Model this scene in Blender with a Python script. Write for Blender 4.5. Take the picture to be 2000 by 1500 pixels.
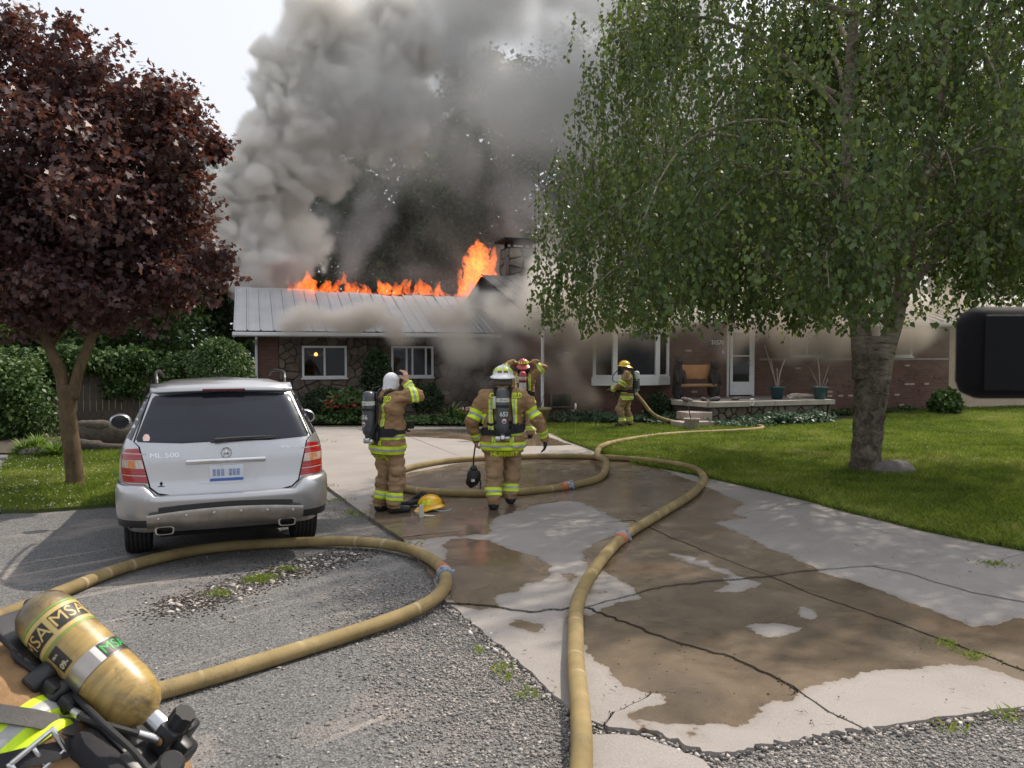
import bpy, bmesh, math, random
import numpy as np
from mathutils import Vector, Matrix
from mathutils.geometry import delaunay_2d_cdt
from mathutils.bvhtree import BVHTree

for _o in list(bpy.data.objects):
    bpy.data.objects.remove(_o)
SC = bpy.context.scene
COL = SC.collection
PI = math.pi

# ---------------------------------------------------------------- camera, world, sun, exposure
F_PX, HOR, CAM_H = 1570.0, 692.0, 2.0          # photograph is 2000 x 1500
PITCH = math.atan((750 - HOR) / F_PX)
cam_d = bpy.data.cameras.new('camera')
cam_d.sensor_width = 36.0
cam_d.lens = F_PX / 2000 * 36.0
cam_d.dof.use_dof = True
cam_d.dof.focus_distance = 12.0
cam_d.dof.aperture_fstop = 7.0
cam_d.clip_start, cam_d.clip_end = 0.05, 2000
cam = bpy.data.objects.new('camera', cam_d)
COL.objects.link(cam)
cam.location = (0, 0, CAM_H)
cam.rotation_euler = (PI / 2 - PITCH, 0, 0)
SC.camera = cam

SUN_DIR = Vector((0.50, 0.48, 0.90)).normalized()      # from the ground towards the sun
SUN_EL = math.asin(SUN_DIR.z)
SUN_AZ = math.atan2(SUN_DIR.x, SUN_DIR.y)
W = bpy.data.worlds.new('World')
SC.world = W
W.use_nodes = True
_n = W.node_tree.nodes
_l = W.node_tree.links
_n.clear()
_sky = _n.new('ShaderNodeTexSky')
_sky.sky_type = 'NISHITA'
_sky.sun_disc = False
_sky.sun_elevation = SUN_EL
_sky.sun_rotation = SUN_AZ
_sky.air_density = 1.2
_sky.dust_density = 6.0
_sky.ozone_density = 1.0
_hsv = _n.new('ShaderNodeHueSaturation')
_hsv.inputs['Saturation'].default_value = 0.22        # a milky, hazy summer sky
_hsv.inputs['Value'].default_value = 1.0
_mixw = _n.new('ShaderNodeMix')
_mixw.data_type = 'RGBA'
_mixw.inputs['Factor'].default_value = 0.55
_mixw.inputs['B'].default_value = (7.6, 7.9, 8.6, 1)  # even veil of thin cloud
_bg = _n.new('ShaderNodeBackground')
_bg.inputs['Strength'].default_value = 0.148
_wo = _n.new('ShaderNodeOutputWorld')
_l.new(_sky.outputs[0], _hsv.inputs['Color'])
_l.new(_hsv.outputs[0], _mixw.inputs['A'])
_l.new(_mixw.outputs['Result'], _bg.inputs['Color'])
_l.new(_bg.outputs[0], _wo.inputs['Surface'])

sun_d = bpy.data.lights.new('sun', 'SUN')
sun_d.energy = 4.6
sun_d.angle = math.radians(0.8)
sun_d.color = (1.0, 0.89, 0.76)
sun = bpy.data.objects.new('sun', sun_d)
COL.objects.link(sun)
sun.rotation_euler = SUN_DIR.to_track_quat('Z', 'Y').to_euler()

SC.view_settings.view_transform = 'Standard'
SC.view_settings.look = 'None'
SC.view_settings.exposure = 0.06
SC.view_settings.gamma = 1.0
SC.view_settings.use_curve_mapping = False
SC.render.engine = 'CYCLES'
SC.cycles.use_denoising = True
SC.cycles.use_adaptive_sampling = True
SC.cycles.adaptive_threshold = 0.02
SC.cycles.max_bounces = 10
SC.cycles.diffuse_bounces = 3
SC.cycles.glossy_bounces = 3
SC.cycles.transmission_bounces = 4
SC.cycles.transparent_max_bounces = 10
SC.cycles.volume_bounces = 9
SC.cycles.volume_step_rate = 1.0
SC.cycles.volume_max_steps = 256
SC.cycles.sample_clamp_indirect = 6.0

# ---------------------------------------------------------------- helpers
rng = np.random.default_rng(7)
R = random.Random(11)
_cp, _sp = math.cos(PITCH), math.sin(PITCH)


def ray(px, py):
    dx, dy = (px - 1000) / F_PX, (750 - py) / F_PX
    return Vector((dx, _cp + dy * _sp, -_sp + dy * _cp))


def G(px, py, z=0.0):
    """ground point seen at a picture position"""
    d = ray(px, py)
    t = (z - CAM_H) / d.z
    return Vector((d.x * t, d.y * t, z))


def P(px, py, Y):
    """point at distance Y seen at a picture position"""
    d = ray(px, py)
    t = Y / d.y
    return Vector((d.x * t, Y, CAM_H + d.z * t))


def tag(o, label=None, cat=None, group=None, kind=None):
    if label: o['label'] = label
    if cat: o['category'] = cat
    if group: o['group'] = group
    if kind: o['kind'] = kind
    return o


def empty(name, loc=(0, 0, 0), rotz=0.0, parent=None):
    o = bpy.data.objects.new(name, None)
    o.empty_display_size = 0.1
    COL.objects.link(o)
    o.location = loc
    o.rotation_euler = (0, 0, rotz)
    if parent: o.parent = parent
    return o


def thing(name, label, cat, loc=(0, 0, 0), rotz=0.0, group=None):
    return tag(empty(name, loc, rotz), label, cat, group)


def link(name, me, parent=None, loc=None):
    o = bpy.data.objects.new(name, me)
    COL.objects.link(o)
    if parent: o.parent = parent
    if loc is not None: o.location = loc
    return o


def copy_tree(o, parent=None):
    c = o.copy()
    COL.objects.link(c)
    c.parent = parent
    for ch in list(o.children):
        copy_tree(ch, c)
    return c


class MB:
    """collects verts and faces; build() links them as one mesh object"""

    def __init__(s):
        s.v, s.f, s.m = [], [], []
        s.mi = 0

    def add(s, vs, fs):
        b = len(s.v)
        s.v.extend([tuple(v) for v in vs])
        s.f.extend([tuple(i + b for i in f) for f in fs])
        s.m.extend([s.mi] * len(fs))
        return s

    def box(s, lo, hi, M=None, bev=0.0):
        x0, y0, z0 = lo
        x1, y1, z1 = hi
        if bev <= 0:
            vs = [(x0, y0, z0), (x1, y0, z0), (x1, y1, z0), (x0, y1, z0), (x0, y0, z1), (x1, y0, z1), (x1, y1, z1), (x0, y1, z1)]
            fs = [(0, 3, 2, 1), (4, 5, 6, 7), (0, 1, 5, 4), (1, 2, 6, 5), (2, 3, 7, 6), (3, 0, 4, 7)]
        else:
            bm = bmesh.new()
            bmesh.ops.create_cube(bm, size=1.0)
            for v in bm.verts:
                v.co = Vector((x0 + (v.co.x + .5) * (x1 - x0), y0 + (v.co.y + .5) * (y1 - y0), z0 + (v.co.z + .5) * (z1 - z0)))
            bmesh.ops.bevel(bm, geom=list(bm.edges), offset=bev, segments=2, affect='EDGES', profile=0.5)
            bm.verts.index_update()
            vs = [v.co.copy() for v in bm.verts]
            fs = [tuple(v.index for v in f.verts) for f in bm.faces]
            bm.free()
        if M is not None:
            vs = [M @ Vector(v) for v in vs]
        return s.add(vs, fs)

    def tube(s, pts, rad, n=8, cap=True, flat=1.0, up=None):
        pts = [Vector(p) for p in pts]
        if not hasattr(rad, '__len__'): rad = [rad] * len(pts)
        vs, fs = [], []
        prev = None
        for i, p in enumerate(pts):
            t = (pts[min(i + 1, len(pts) - 1)] - pts[max(i - 1, 0)])
            if t.length < 1e-9: t = Vector((0, 0, 1))
            t.normalize()
            if prev is None:
                a = Vector(up) if up is not None else (Vector((0, 0, 1)) if abs(t.z) < .9 else Vector((1, 0, 0)))
            else:
                a = prev
            a = (a - t * a.dot(t))
            if a.length < 1e-6: a = t.orthogonal()
            a.normalize()
            prev = a
            b = t.cross(a)
            for k in range(n):
                an = 2 * PI * k / n
                vs.append(p + a * (math.cos(an) * rad[i] * flat) + b * (math.sin(an) * rad[i]))
        for i in range(len(pts) - 1):
            for k in range(n):
                k2 = (k + 1) % n
                fs.append((i * n + k, i * n + k2, (i + 1) * n + k2, (i + 1) * n + k))
        if cap:
            fs.append(tuple(range(n - 1, -1, -1)))
            fs.append(tuple(range((len(pts) - 1) * n, len(pts) * n)))
        return s.add(vs, fs)

    def lathe(s, prof, n=24, M=None, cap=True):
        """prof: list of (r, z)"""
        vs, fs = [], []
        for r, z in prof:
            for k in range(n):
                a = 2 * PI * k / n
                vs.append(Vector((r * math.cos(a), r * math.sin(a), z)))
        for i in range(len(prof) - 1):
            for k in range(n):
                k2 = (k + 1) % n
                fs.append((i * n + k, i * n + k2, (i + 1) * n + k2, (i + 1) * n + k))
        if cap:
            fs.append(tuple(range(n - 1, -1, -1)))
            fs.append(tuple(range((len(prof) - 1) * n, len(prof) * n)))
        if M is not None: vs = [M @ v for v in vs]
        return s.add(vs, fs)

    def prism(s, poly, z0, z1, M=None):
        n = len(poly)
        vs = [Vector((p[0], p[1], z0)) for p in poly] + [Vector((p[0], p[1], z1)) for p in poly]
        fs = [tuple(range(n - 1, -1, -1)), tuple(range(n, 2 * n))]
        for k in range(n):
            k2 = (k + 1) % n
            fs.append((k, k2, n + k2, n + k))
        if M is not None: vs = [M @ v for v in vs]
        return s.add(vs, fs)

    def mesh(s, name, mats, smooth=False):
        me = bpy.data.meshes.new(name)
        me.from_pydata(s.v, [], s.f)
        for m in (mats if isinstance(mats, (list, tuple)) else [mats]):
            me.materials.append(m)
        if any(s.m):
            me.polygons.foreach_set('material_index', s.m)
        if smooth:
            me.shade_smooth()
            if smooth != 'all':
                try: me.set_sharp_from_angle(angle=math.radians(40))
                except Exception: pass
        me.update()
        return me

    def build(s, name, mats, parent=None, smooth=False, loc=None, kind=None):
        o = link(name, s.mesh(name, mats, smooth), parent, loc)
        if kind: o['kind'] = kind
        return o


def np_mesh(name, V, Fc, mats, smooth=False, attr=None, mat_idx=None):
    """V (n,3), Fc (m,k) equal sized polygons; attr: dict name -> per-vertex float"""
    V = np.ascontiguousarray(V, dtype=np.float32)
    Fc = np.ascontiguousarray(Fc, dtype=np.int32)
    me = bpy.data.meshes.new(name)
    m, k = Fc.shape
    me.vertices.add(len(V))
    me.vertices.foreach_set('co', V.ravel())
    me.loops.add(m * k)
    me.loops.foreach_set('vertex_index', Fc.ravel())
    me.polygons.add(m)
    me.polygons.foreach_set('loop_start', np.arange(0, m * k, k, dtype=np.int32))
    for mt in (mats if isinstance(mats, (list, tuple)) else [mats]):
        me.materials.append(mt)
    if mat_idx is not None:
        me.polygons.foreach_set('material_index', np.asarray(mat_idx, dtype=np.int32))
    me.update(calc_edges=True)
    me.validate()
    if attr:
        for an, av in attr.items():
            a = me.attributes.new(an, 'FLOAT', 'POINT')
            a.data.foreach_set('value', np.asarray(av, dtype=np.float32))
    if smooth: me.shade_smooth()
    return me


# ---------------------------------------------------------------- materials
class NT:
    def __init__(s, name):
        s.m = bpy.data.materials.new(name)
        s.m.use_nodes = True
        s.t = s.m.node_tree
        s.t.nodes.clear()
        s.out = s.t.nodes.new('ShaderNodeOutputMaterial')
        s._co = None

    def n(s, typ, **kw):
        nd = s.t.nodes.new(typ)
        for k, v in kw.items():
            if k.startswith('i_'):
                nd.inputs[k[2:].replace('_', ' ')].default_value = v
            else:
                setattr(nd, k, v)
        return nd

    def l(s, a, b):
        s.t.links.new(a, b)

    def co(s):
        if s._co is None:
            s._co = s.n('ShaderNodeTexCoord')
        return s._co.outputs['Object']

    def noise(s, scale, detail=4, rough=.55, dist=0.0, vec=None):
        nd = s.n('ShaderNodeTexNoise')
        nd.inputs['Scale'].default_value = scale
        nd.inputs['Detail'].default_value = detail
        nd.inputs['Roughness'].default_value = rough
        nd.inputs['Distortion'].default_value = dist
        s.l(vec if vec is not None else s.co(), nd.inputs['Vector'])
        return nd.outputs['Fac']

    def ramp(s, fac, stops):
        nd = s.n('ShaderNodeValToRGB')
        cr = nd.color_ramp
        while len(cr.elements) < len(stops): cr.elements.new(0.5)
        for e, (p, c) in zip(cr.elements, stops):
            e.position = p
            e.color = (c[0], c[1], c[2], 1) if hasattr(c, '__len__') else (c, c, c, 1)
        s.l(fac, nd.inputs['Fac'])
        return nd.outputs['Color']

    def mix(s, fac, a, b, mode='MIX'):
        nd = s.n('ShaderNodeMix', data_type='RGBA', blend_type=mode)
        for v, key in ((fac, 'Factor'), (a, 'A'), (b, 'B')):
            if hasattr(v, 'node'):
                s.l(v, nd.inputs[key])
            elif key == 'Factor':
                nd.inputs[key].default_value = v
            else:
                nd.inputs[key].default_value = (v[0], v[1], v[2], 1)
        return nd.outputs['Result']

    def math(s, op, a, b=0.0, c=None):
        nd = s.n('ShaderNodeMath', operation=op)
        for i, v in enumerate((a, b, c)):
            if v is None: continue
            if hasattr(v, 'node'): s.l(v, nd.inputs[i])
            else: nd.inputs[i].default_value = v
        return nd.outputs[0]

    def maprange(s, v, a, b, c=0.0, d=1.0):
        nd = s.n('ShaderNodeMapRange', interpolation_type='SMOOTHSTEP')
        s.l(v, nd.inputs[0])
        for i, x in enumerate((a, b, c, d)): nd.inputs[i + 1].default_value = x
        return nd.outputs[0]

    def bump(s, h, strength=.3, dist=.01):
        nd = s.n('ShaderNodeBump')
        nd.inputs['Strength'].default_value = strength
        nd.inputs['Distance'].default_value = dist
        s.l(h, nd.inputs['Height'])
        return nd.outputs['Normal']

    def attr(s, name):
        nd = s.n('ShaderNodeAttribute', attribute_name=name)
        return nd.outputs['Fac']

    def bsdf(s, col=None, rough=.8, metal=0.0, normal=None, spec=.5, coat=0.0, link_out=True, alpha=None, sheen=0.0):
        nd = s.n('ShaderNodeBsdfPrincipled')
        for v, key in ((col, 'Base Color'), (rough, 'Roughness'), (metal, 'Metallic')):
            if v is None: continue
            if hasattr(v, 'node'): s.l(v, nd.inputs[key])
            elif key == 'Base Color': nd.inputs[key].default_value = (v[0], v[1], v[2], 1)
            else: nd.inputs[key].default_value = v
        nd.inputs['Specular IOR Level'].default_value = spec
        nd.inputs['Coat Weight'].default_value = coat
        nd.inputs['Coat Roughness'].default_value = 0.05
        if normal is not None: s.l(normal, nd.inputs['Normal'])
        if link_out: s.l(nd.outputs[0], s.out.inputs['Surface'])
        return nd


def M(name, col, rough=.8, metal=0.0, var=.15, vs=6.0, bump=0.0, bs=60.0, spec=.5, coat=0.0, bd=.004):
    t = NT(name)
    n1 = t.noise(vs, 5, .6)
    lo = tuple(max(0, c * (1 - var)) for c in col)
    hi = tuple(min(1, c * (1 + var)) for c in col)
    c = t.ramp(n1, [(.3, lo), (.7, hi)])
    nm = t.bump(t.noise(bs, 4, .6), bump, bd) if bump else None
    t.bsdf(c, rough, metal, nm, spec, coat)
    return t.m


def leaf_mat(name, stops, rough=.5, trans=.35, tcol=None, spec=.4):
    t = NT(name)
    c = t.ramp(t.attr('tint'), stops)
    b = t.bsdf(c, rough, 0, None, spec, link_out=False)
    tr = t.n('ShaderNodeBsdfTranslucent')
    if tcol is None:
        t.l(c, tr.inputs['Color'])
    else:
        cc = t.mix(.5, c, tcol)
        t.l(cc, tr.inputs['Color'])
    mx = t.n('ShaderNodeMixShader')
    mx.inputs[0].default_value = trans
    t.l(b.outputs[0], mx.inputs[1])
    t.l(tr.outputs[0], mx.inputs[2])
    t.l(mx.outputs[0], t.out.inputs['Surface'])
    return t.m


MT = {}
MT['white_trim'] = M('white_trim', (.72, .74, .76), .5, var=.06)
MT['grey_trim'] = M('grey_trim', (.50, .50, .49), .5, var=.08)
MT['dark_glass'] = M('dark_glass', (.018, .022, .026), .06, var=.3, vs=2, spec=.6)
MT['black_rubber'] = M('black_rubber', (.012, .012, .013), .7, var=.2, vs=20, bump=.2)
MT['black_plastic'] = M('black_plastic', (.016, .016, .018), .42, var=.2, vs=12)
MT['black_cloth'] = M('black_cloth', (.018, .018, .021), .9, var=.3, vs=25, bump=.4, bs=300)
MT['steel'] = M('steel', (.55, .56, .58), .32, 1.0, var=.12, vs=15)
MT['chrome'] = M('chrome', (.75, .76, .78), .10, 1.0, var=.04)
MT['soil'] = M('soil', (.055, .042, .032), .95, var=.4, vs=7, bump=.8, bs=30, bd=.02)
MT['bark_dark'] = M('bark_dark', (.07, .055, .042), .95, var=.4, vs=9, bump=.8, bs=25, bd=.02)
MT['wood'] = M('wood', (.30, .17, .08), .7, var=.25, vs=4)
MT['grey_wood'] = M('grey_wood', (.10, .085, .07), .9, var=.35, vs=5, bump=.5, bs=30)


def catmull(pts, n=8, closed=False):
    pts = [Vector(p) for p in pts]
    out = []
    m = len(pts)
    rngi = range(m if closed else m - 1)
    for i in rngi:
        p0 = pts[(i - 1) % m] if closed or i > 0 else pts[0] * 2 - pts[1]
        p1, p2 = pts[i], pts[(i + 1) % m]
        p3 = pts[(i + 2) % m] if closed or i + 2 < m else p2 * 2 - p1
        for k in range(n):
            t = k / n
            out.append(.5 * ((2 * p1) + (p2 - p0) * t + (2 * p0 - 5 * p1 + 4 * p2 - p3) * t * t + (3 * p1 - p0 - 3 * p2 + p3) * t ** 3))
    if not closed: out.append(pts[-1])
    return out


def vnoise(Pn, scale, seed=0):
    """smooth value noise on an (n,3) array, about -1..1"""
    q = np.asarray(Pn, dtype=np.float64) * scale
    i = np.floor(q).astype(np.int64)
    f = q - i
    f = f * f * (3 - 2 * f)

    def h(ix, iy, iz):
        n = (ix * 374761393 + iy * 668265263 + iz * 2147483647 + seed * 974634777) & 0xffffffff
        n = ((n ^ (n >> 13)) * 1274126177) & 0xffffffff
        n = n ^ (n >> 16)
        return (n & 0xffff) / 32767.5 - 1
    r = 0
    for dx in (0, 1):
        wx = f[:, 0] if dx else 1 - f[:, 0]
        for dy in (0, 1):
            wy = f[:, 1] if dy else 1 - f[:, 1]
            for dz in (0, 1):
                wz = f[:, 2] if dz else 1 - f[:, 2]
                r = r + wx * wy * wz * h(i[:, 0] + dx, i[:, 1] + dy, i[:, 2] + dz)
    return r


def in_poly(x, y, poly):
    poly = np.asarray([(p[0], p[1]) for p in poly])
    c = np.zeros(len(x), bool)
    n = len(poly)
    for i in range(n):
        x0, y0 = poly[i]
        x1, y1 = poly[(i + 1) % n]
        if y0 == y1: continue
        cond = ((y0 > y) != (y1 > y)) & (x < (x1 - x0) * (y - y0) / (y1 - y0) + x0)
        c ^= cond
    return c


def poly_sdf(x, y, poly):
    """positive inside"""
    poly = np.asarray([(p[0], p[1]) for p in poly])
    d = np.full(len(x), 1e9)
    n = len(poly)
    for i in range(n):
        a = poly[i]
        b = poly[(i + 1) % n]
        e = b - a
        t = np.clip(((x - a[0]) * e[0] + (y - a[1]) * e[1]) / max(1e-12, e @ e), 0, 1)
        d = np.minimum(d, np.hypot(x - a[0] - t * e[0], y - a[1] - t * e[1]))
    return np.where(in_poly(x, y, poly), d, -d)


def text_mesh(txt, size, extrude=0.0, bold=0.0, align='CENTER'):
    """flat lettering as a mesh in its own XY plane"""
    cu = bpy.data.curves.new('lettering', 'FONT')
    cu.body = txt
    cu.size = size
    cu.extrude = extrude
    cu.offset = 0.0 if 'M' in txt else bold      # the outline offset spoils the letter M
    cu.align_x = align
    cu.align_y = 'CENTER'
    cu.resolution_u = 3
    o = bpy.data.objects.new('lettering', cu)
    COL.objects.link(o)
    me = bpy.data.meshes.new_from_object(o)
    bpy.data.objects.remove(o)
    bpy.data.curves.remove(cu)
    return me


def text_obj(name, txt, size, mat, parent, Mx, extrude=0.002, bold=0.0, align='CENTER', sx=1.0, wrap=None):
    me = text_mesh(txt, size, extrude, bold, align)
    me.materials.clear()
    me.materials.append(mat)
    if wrap is not None:
        bm = bmesh.new()
        bm.from_mesh(me)
        bmesh.ops.triangulate(bm, faces=list(bm.faces))
        for _k in range(3):
            bmesh.ops.subdivide_edges(bm, edges=[e for e in bm.edges if e.calc_length() > size * .16], cuts=1)
            bmesh.ops.triangulate(bm, faces=list(bm.faces))
        bm.to_mesh(me)
        bm.free()
    for v in me.vertices:
        p = Vector((v.co.x * sx, v.co.y, v.co.z))
        p = Mx @ p
        if wrap is not None: p = wrap(p)
        v.co = p
    return link(name, me, parent)


def surface_nets(Fd, lo, h):
    """closed surface where the field Fd (positive inside) crosses zero -> verts, quads"""
    nx, ny, nz = Fd.shape
    ins = Fd > 0
    cs = np.zeros((nx - 1, ny - 1, nz - 1), np.int8)
    for dx in (0, 1):
        for dy in (0, 1):
            for dz in (0, 1):
                cs += ins[dx:nx - 1 + dx, dy:ny - 1 + dy, dz:nz - 1 + dz]
    act = (cs > 0) & (cs < 8)
    idx = np.full(act.shape, -1, np.int64)
    c = np.argwhere(act)
    idx[act] = np.arange(len(c))
    acc = np.zeros((len(c), 3)); cnt = np.zeros(len(c))
    for ax in range(3):
        o1, o2 = [a for a in range(3) if a != ax]
        for u in (0, 1):
            for v in (0, 1):
                a = c.copy(); a[:, o1] += u; a[:, o2] += v
                b = a.copy(); b[:, ax] += 1
                fa = Fd[a[:, 0], a[:, 1], a[:, 2]]; fb = Fd[b[:, 0], b[:, 1], b[:, 2]]
                m = (fa > 0) != (fb > 0)
                t_ = np.where(m, fa / np.where(m, fa - fb, 1), 0)
                p = a.astype(float); p[:, ax] += t_
                acc[m] += p[m]; cnt[m] += 1
    V = acc / np.maximum(cnt, 1)[:, None] * h + np.array(lo)
    quads = []
    for ax in range(3):
        o1, o2 = (ax + 1) % 3, (ax + 2) % 3
        sl_a = [slice(1, -1)] * 3; sl_b = [slice(1, -1)] * 3
        sl_a[ax] = slice(0, -1); sl_b[ax] = slice(1, None)
        A_, B_ = ins[tuple(sl_a)], ins[tuple(sl_b)]
        for flip in (False, True):
            m = (A_ & ~B_) if not flip else (~A_ & B_)
            e = np.argwhere(m) + 1
            e[:, ax] -= 1
            q = []
            for (u, v) in ((0, 0), (-1, 0), (-1, -1), (0, -1)):
                k = e.copy(); k[:, o1] += u; k[:, o2] += v
                q.append(idx[k[:, 0], k[:, 1], k[:, 2]])
            q = np.stack(q, 1)
            if flip: q = q[:, ::-1]
            quads.append(q)
    Q = np.concatenate(quads)
    Q = Q[(Q >= 0).all(1)]
    return V, Q
# ================================================================= GROUND
def sheet_from_poly(name, poly, z, mat, step=None, attr_fn=None, parent=None, kind='structure', thick=0.0, relief=None):
    """flat (optionally thick) sheet with an inner point grid, so that attributes can be stored on it"""
    pts = [Vector((p[0], p[1])) for p in poly]
    nb = len(pts)
    xs = [p.x for p in pts]; ys = [p.y for p in pts]
    allp = list(pts)
    if step:
        gx, gy = np.meshgrid(np.arange(min(xs), max(xs), step), np.arange(min(ys), max(ys), step))
        gx = gx.ravel() + rng.uniform(-.2, .2, gx.size) * step
        gy = gy.ravel() + rng.uniform(-.2, .2, gy.size) * step
        s = poly_sdf(gx, gy, poly)
        ok = s > step * .35
        allp += [Vector((a, b)) for a, b in zip(gx[ok], gy[ok])]
    edges = [(i, (i + 1) % nb) for i in range(nb)]
    v2, e2, f2, _, _, _ = delaunay_2d_cdt(allp, edges, [list(range(nb))], 1, 1e-5)
    V = np.array([(p.x, p.y) for p in v2])
    zz = np.full(len(V), z)
    if relief is not None: zz = zz + relief(V[:, 0], V[:, 1])
    V3 = np.column_stack([V, zz])
    tris = [f for f in f2 if len(f) == 3]
    # drop triangles outside the outline
    cen = np.array([V[list(f)].mean(0) for f in tris])
    keep = in_poly(cen[:, 0], cen[:, 1], poly)
    tris = np.array([f for f, k in zip(tris, keep) if k])
    a = V3[tris]
    fl = np.cross(a[:, 1, :2] - a[:, 0, :2], a[:, 2, :2] - a[:, 0, :2]) < 0
    tris[fl] = tris[fl][:, ::-1]
    verts = [V3]
    faces = [tris]
    if thick:
        ring = np.array([(p.x, p.y) for p in pts])
        z_r = z + (relief(ring[:, 0], ring[:, 1]) if relief is not None else 0)
        top = np.column_stack([ring, np.zeros(nb) + z_r])
        bot = np.column_stack([ring, np.full(nb, z - thick)])
        b0 = len(V3)
        verts += [top, bot]
        ar = sum(pts[i].x * pts[(i + 1) % nb].y - pts[(i + 1) % nb].x * pts[i].y for i in range(nb))
        q = []
        for i in range(nb):
            j = (i + 1) % nb
            t = [(b0 + i, b0 + nb + i, b0 + nb + j), (b0 + i, b0 + nb + j, b0 + j)]
            if ar < 0: t = [x[::-1] for x in t]
            q += t
        faces.append(np.array(q))
    Vall = np.concatenate(verts)
    Fall = np.concatenate(faces)
    at = attr_fn(Vall) if attr_fn else None
    me = np_mesh(name, Vall, Fall, mat, attr=at)
    o = link(name, me, parent)
    if kind: o['kind'] = kind
    return o


def jag(px_line, amp=.012, step=.10, seed=1, px=True, z=0):
    """polyline on the ground with a broken, jagged course"""
    pts = [G(*p) for p in px_line] if px else [Vector((p[0], p[1], 0)) for p in px_line]
    r = random.Random(seed)
    out = []
    for i in range(len(pts) - 1):
        a, b = pts[i], pts[i + 1]
        n = max(1, int((b - a).length / step))
        nrm = Vector((-(b - a).y, (b - a).x, 0)).normalized()
        for k in range(n):
            p = a.lerp(b, k / n)
            if k or i: p = p + nrm * r.uniform(-amp, amp)
            out.append(Vector((p.x, p.y)))
    out.append(Vector((pts[-1].x, pts[-1].y)))
    return out


# ---- far ground
t = NT('rough_ground')
c = t.ramp(t.noise(.35, 6, .6), [(.3, (.035, .045, .015)), (.7, (.08, .085, .03))])
t.bsdf(c, .95)
gm = MB()
gm.add([(-260, -12, -.03), (260, -12, -.03), (260, 420, -.03), (-260, 420, -.03)], [(0, 1, 2, 3)])
gm.build('ground', t.m, kind='structure')

# ---- asphalt with loose chips
t = NT('asphalt_chips')
co = t.co()
vor = t.n('ShaderNodeTexVoronoi', feature='F1')
vor.inputs['Scale'].default_value = 85
t.l(co, vor.inputs['Vector'])
chip = t.ramp(vor.outputs['Color'], [(.15, .07), (.5, .19), (.8, .34), (1, .46)])
big = t.noise(.55, 6, .62, .6)
base = t.ramp(big, [(.30, (.105, .105, .105)), (.55, (.165, .160, .155)), (.75, (.225, .215, .205))])
c1 = t.mix(.55, base, t.mix(1.0, chip, base, 'MULTIPLY'))
c1 = t.mix(.40, c1, chip)
mp = t.n('ShaderNodeMapping')
mp.inputs['Rotation'].default_value = (0, 0, math.radians(-47))
mp2 = t.n('ShaderNodeMapping')
mp2.inputs['Scale'].default_value = (.35, 5.0, 1)
t.l(co, mp.inputs['Vector']); t.l(mp.outputs[0], mp2.inputs['Vector'])
streak = t.maprange(t.noise(1.6, 5, .6, .5, mp2.outputs[0]), .54, .72)
patch = t.maprange(t.noise(.45, 3, .5), .40, .55)
dust = t.math('MULTIPLY', streak, patch)
c2 = t.mix(t.math('MULTIPLY', dust, .62), c1, (.40, .36, .32))
near = t.maprange(t.noise(.9, 4, .6, .3), .52, .66)
c3 = t.mix(t.math('MULTIPLY', near, .35), c2, (.36, .31, .27))
hgt = t.math('ADD', vor.outputs['Distance'], t.math('MULTIPLY', t.noise(240, 2), .6))
t.bsdf(c3, .88, 0, t.bump(hgt, .75, .010), .35)
MT['asphalt'] = t.m
asph = [G(-900, 1010), G(-350, 1000), G(6, 1002), G(60, 1002), G(225, 990), G(345, 958), G(430, 890), G(420, 846), G(520, 836), G(1130, 1010),
        Vector((14, 12, 0)), Vector((14, -6, 0)), Vector((-16, -6, 0))]
am = MB()
am.add([(p.x, p.y, 0) for p in [G(-900, 1010), G(2, 1004), G(225, 990), G(345, 958), G(425, 900), G(425, 840), G(1000, 836), Vector((14, 13, 0)), Vector((14, -8, 0)), Vector((-16, -8, 0))]],
       [tuple(range(9, -1, -1))])
am.v = [(v[0], v[1], 0.0) for v in am.v]
am.build('asphalt', MT['asphalt'], kind='structure')
pm = MB()
pm.add([(p.x, p.y, -.004) for p in [G(-700, 1000, -.004), G(6, 1000, -.004), G(-1, 960, -.004), G(4, 925, -.004), G(24, 885, -.004), G(22, 800, -.004), G(-10, 800, -.004), G(-500, 860, -.004)]], [tuple(range(7, -1, -1))])
pm.build('path', MT['asphalt'], kind='structure')

# ---- concrete driveway : slabs with broken joints and wet areas
t = NT('concrete')
wet = t.attr('wet')
n_edge = t.noise(9, 5, .65)
w0 = t.math('ADD', wet, t.math('MULTIPLY_ADD', n_edge, .13, -.065))
w0 = t.math('ADD', w0, t.math('MULTIPLY_ADD', t.noise(2.6, 5, .6), .22, -.11))
wmask = t.maprange(w0, -.006, .016)
damp = t.maprange(w0, -.07, .0, 0, .30)
n1 = t.noise(1.1, 6, .6, .3)
dry = t.ramp(n1, [(.28, (.182, .152, .130)), (.5, (.235, .200, .173)), (.72, (.282, .244, .213))])
grain = t.noise(120, 5, .8)
dry = t.mix(.34, dry, t.ramp(grain, [(.3, .14), (.62, .45)]))
rust_dapple = t.maprange(t.noise(.38, 4, .6, .4), .50, .66)  # rust tones, plus orange dapples of light painted into the wet colour
n2 = t.noise(1.7, 6, .65, .5)
wetc = t.ramp(n2, [(.30, (.072, .050, .031)), (.5, (.138, .099, .062)), (.70, (.210, .157, .104))])
wetc = t.mix(t.math('MULTIPLY', rust_dapple, .75), wetc, (.175, .092, .042))
wetc = t.mix(.22, wetc, t.ramp(grain, [(.3, .02), (.65, .22)]))
wear = t.attr('dirt')
dry = t.mix(wear, dry, (.16, .125, .095))
speck = t.maprange(t.noise(26, 3, .6), .66, .72)
dry = t.mix(t.math('MULTIPLY', speck, .5), dry, (.14, .12, .10))
dry = t.mix(damp, dry, (.165, .135, .11))
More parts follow.
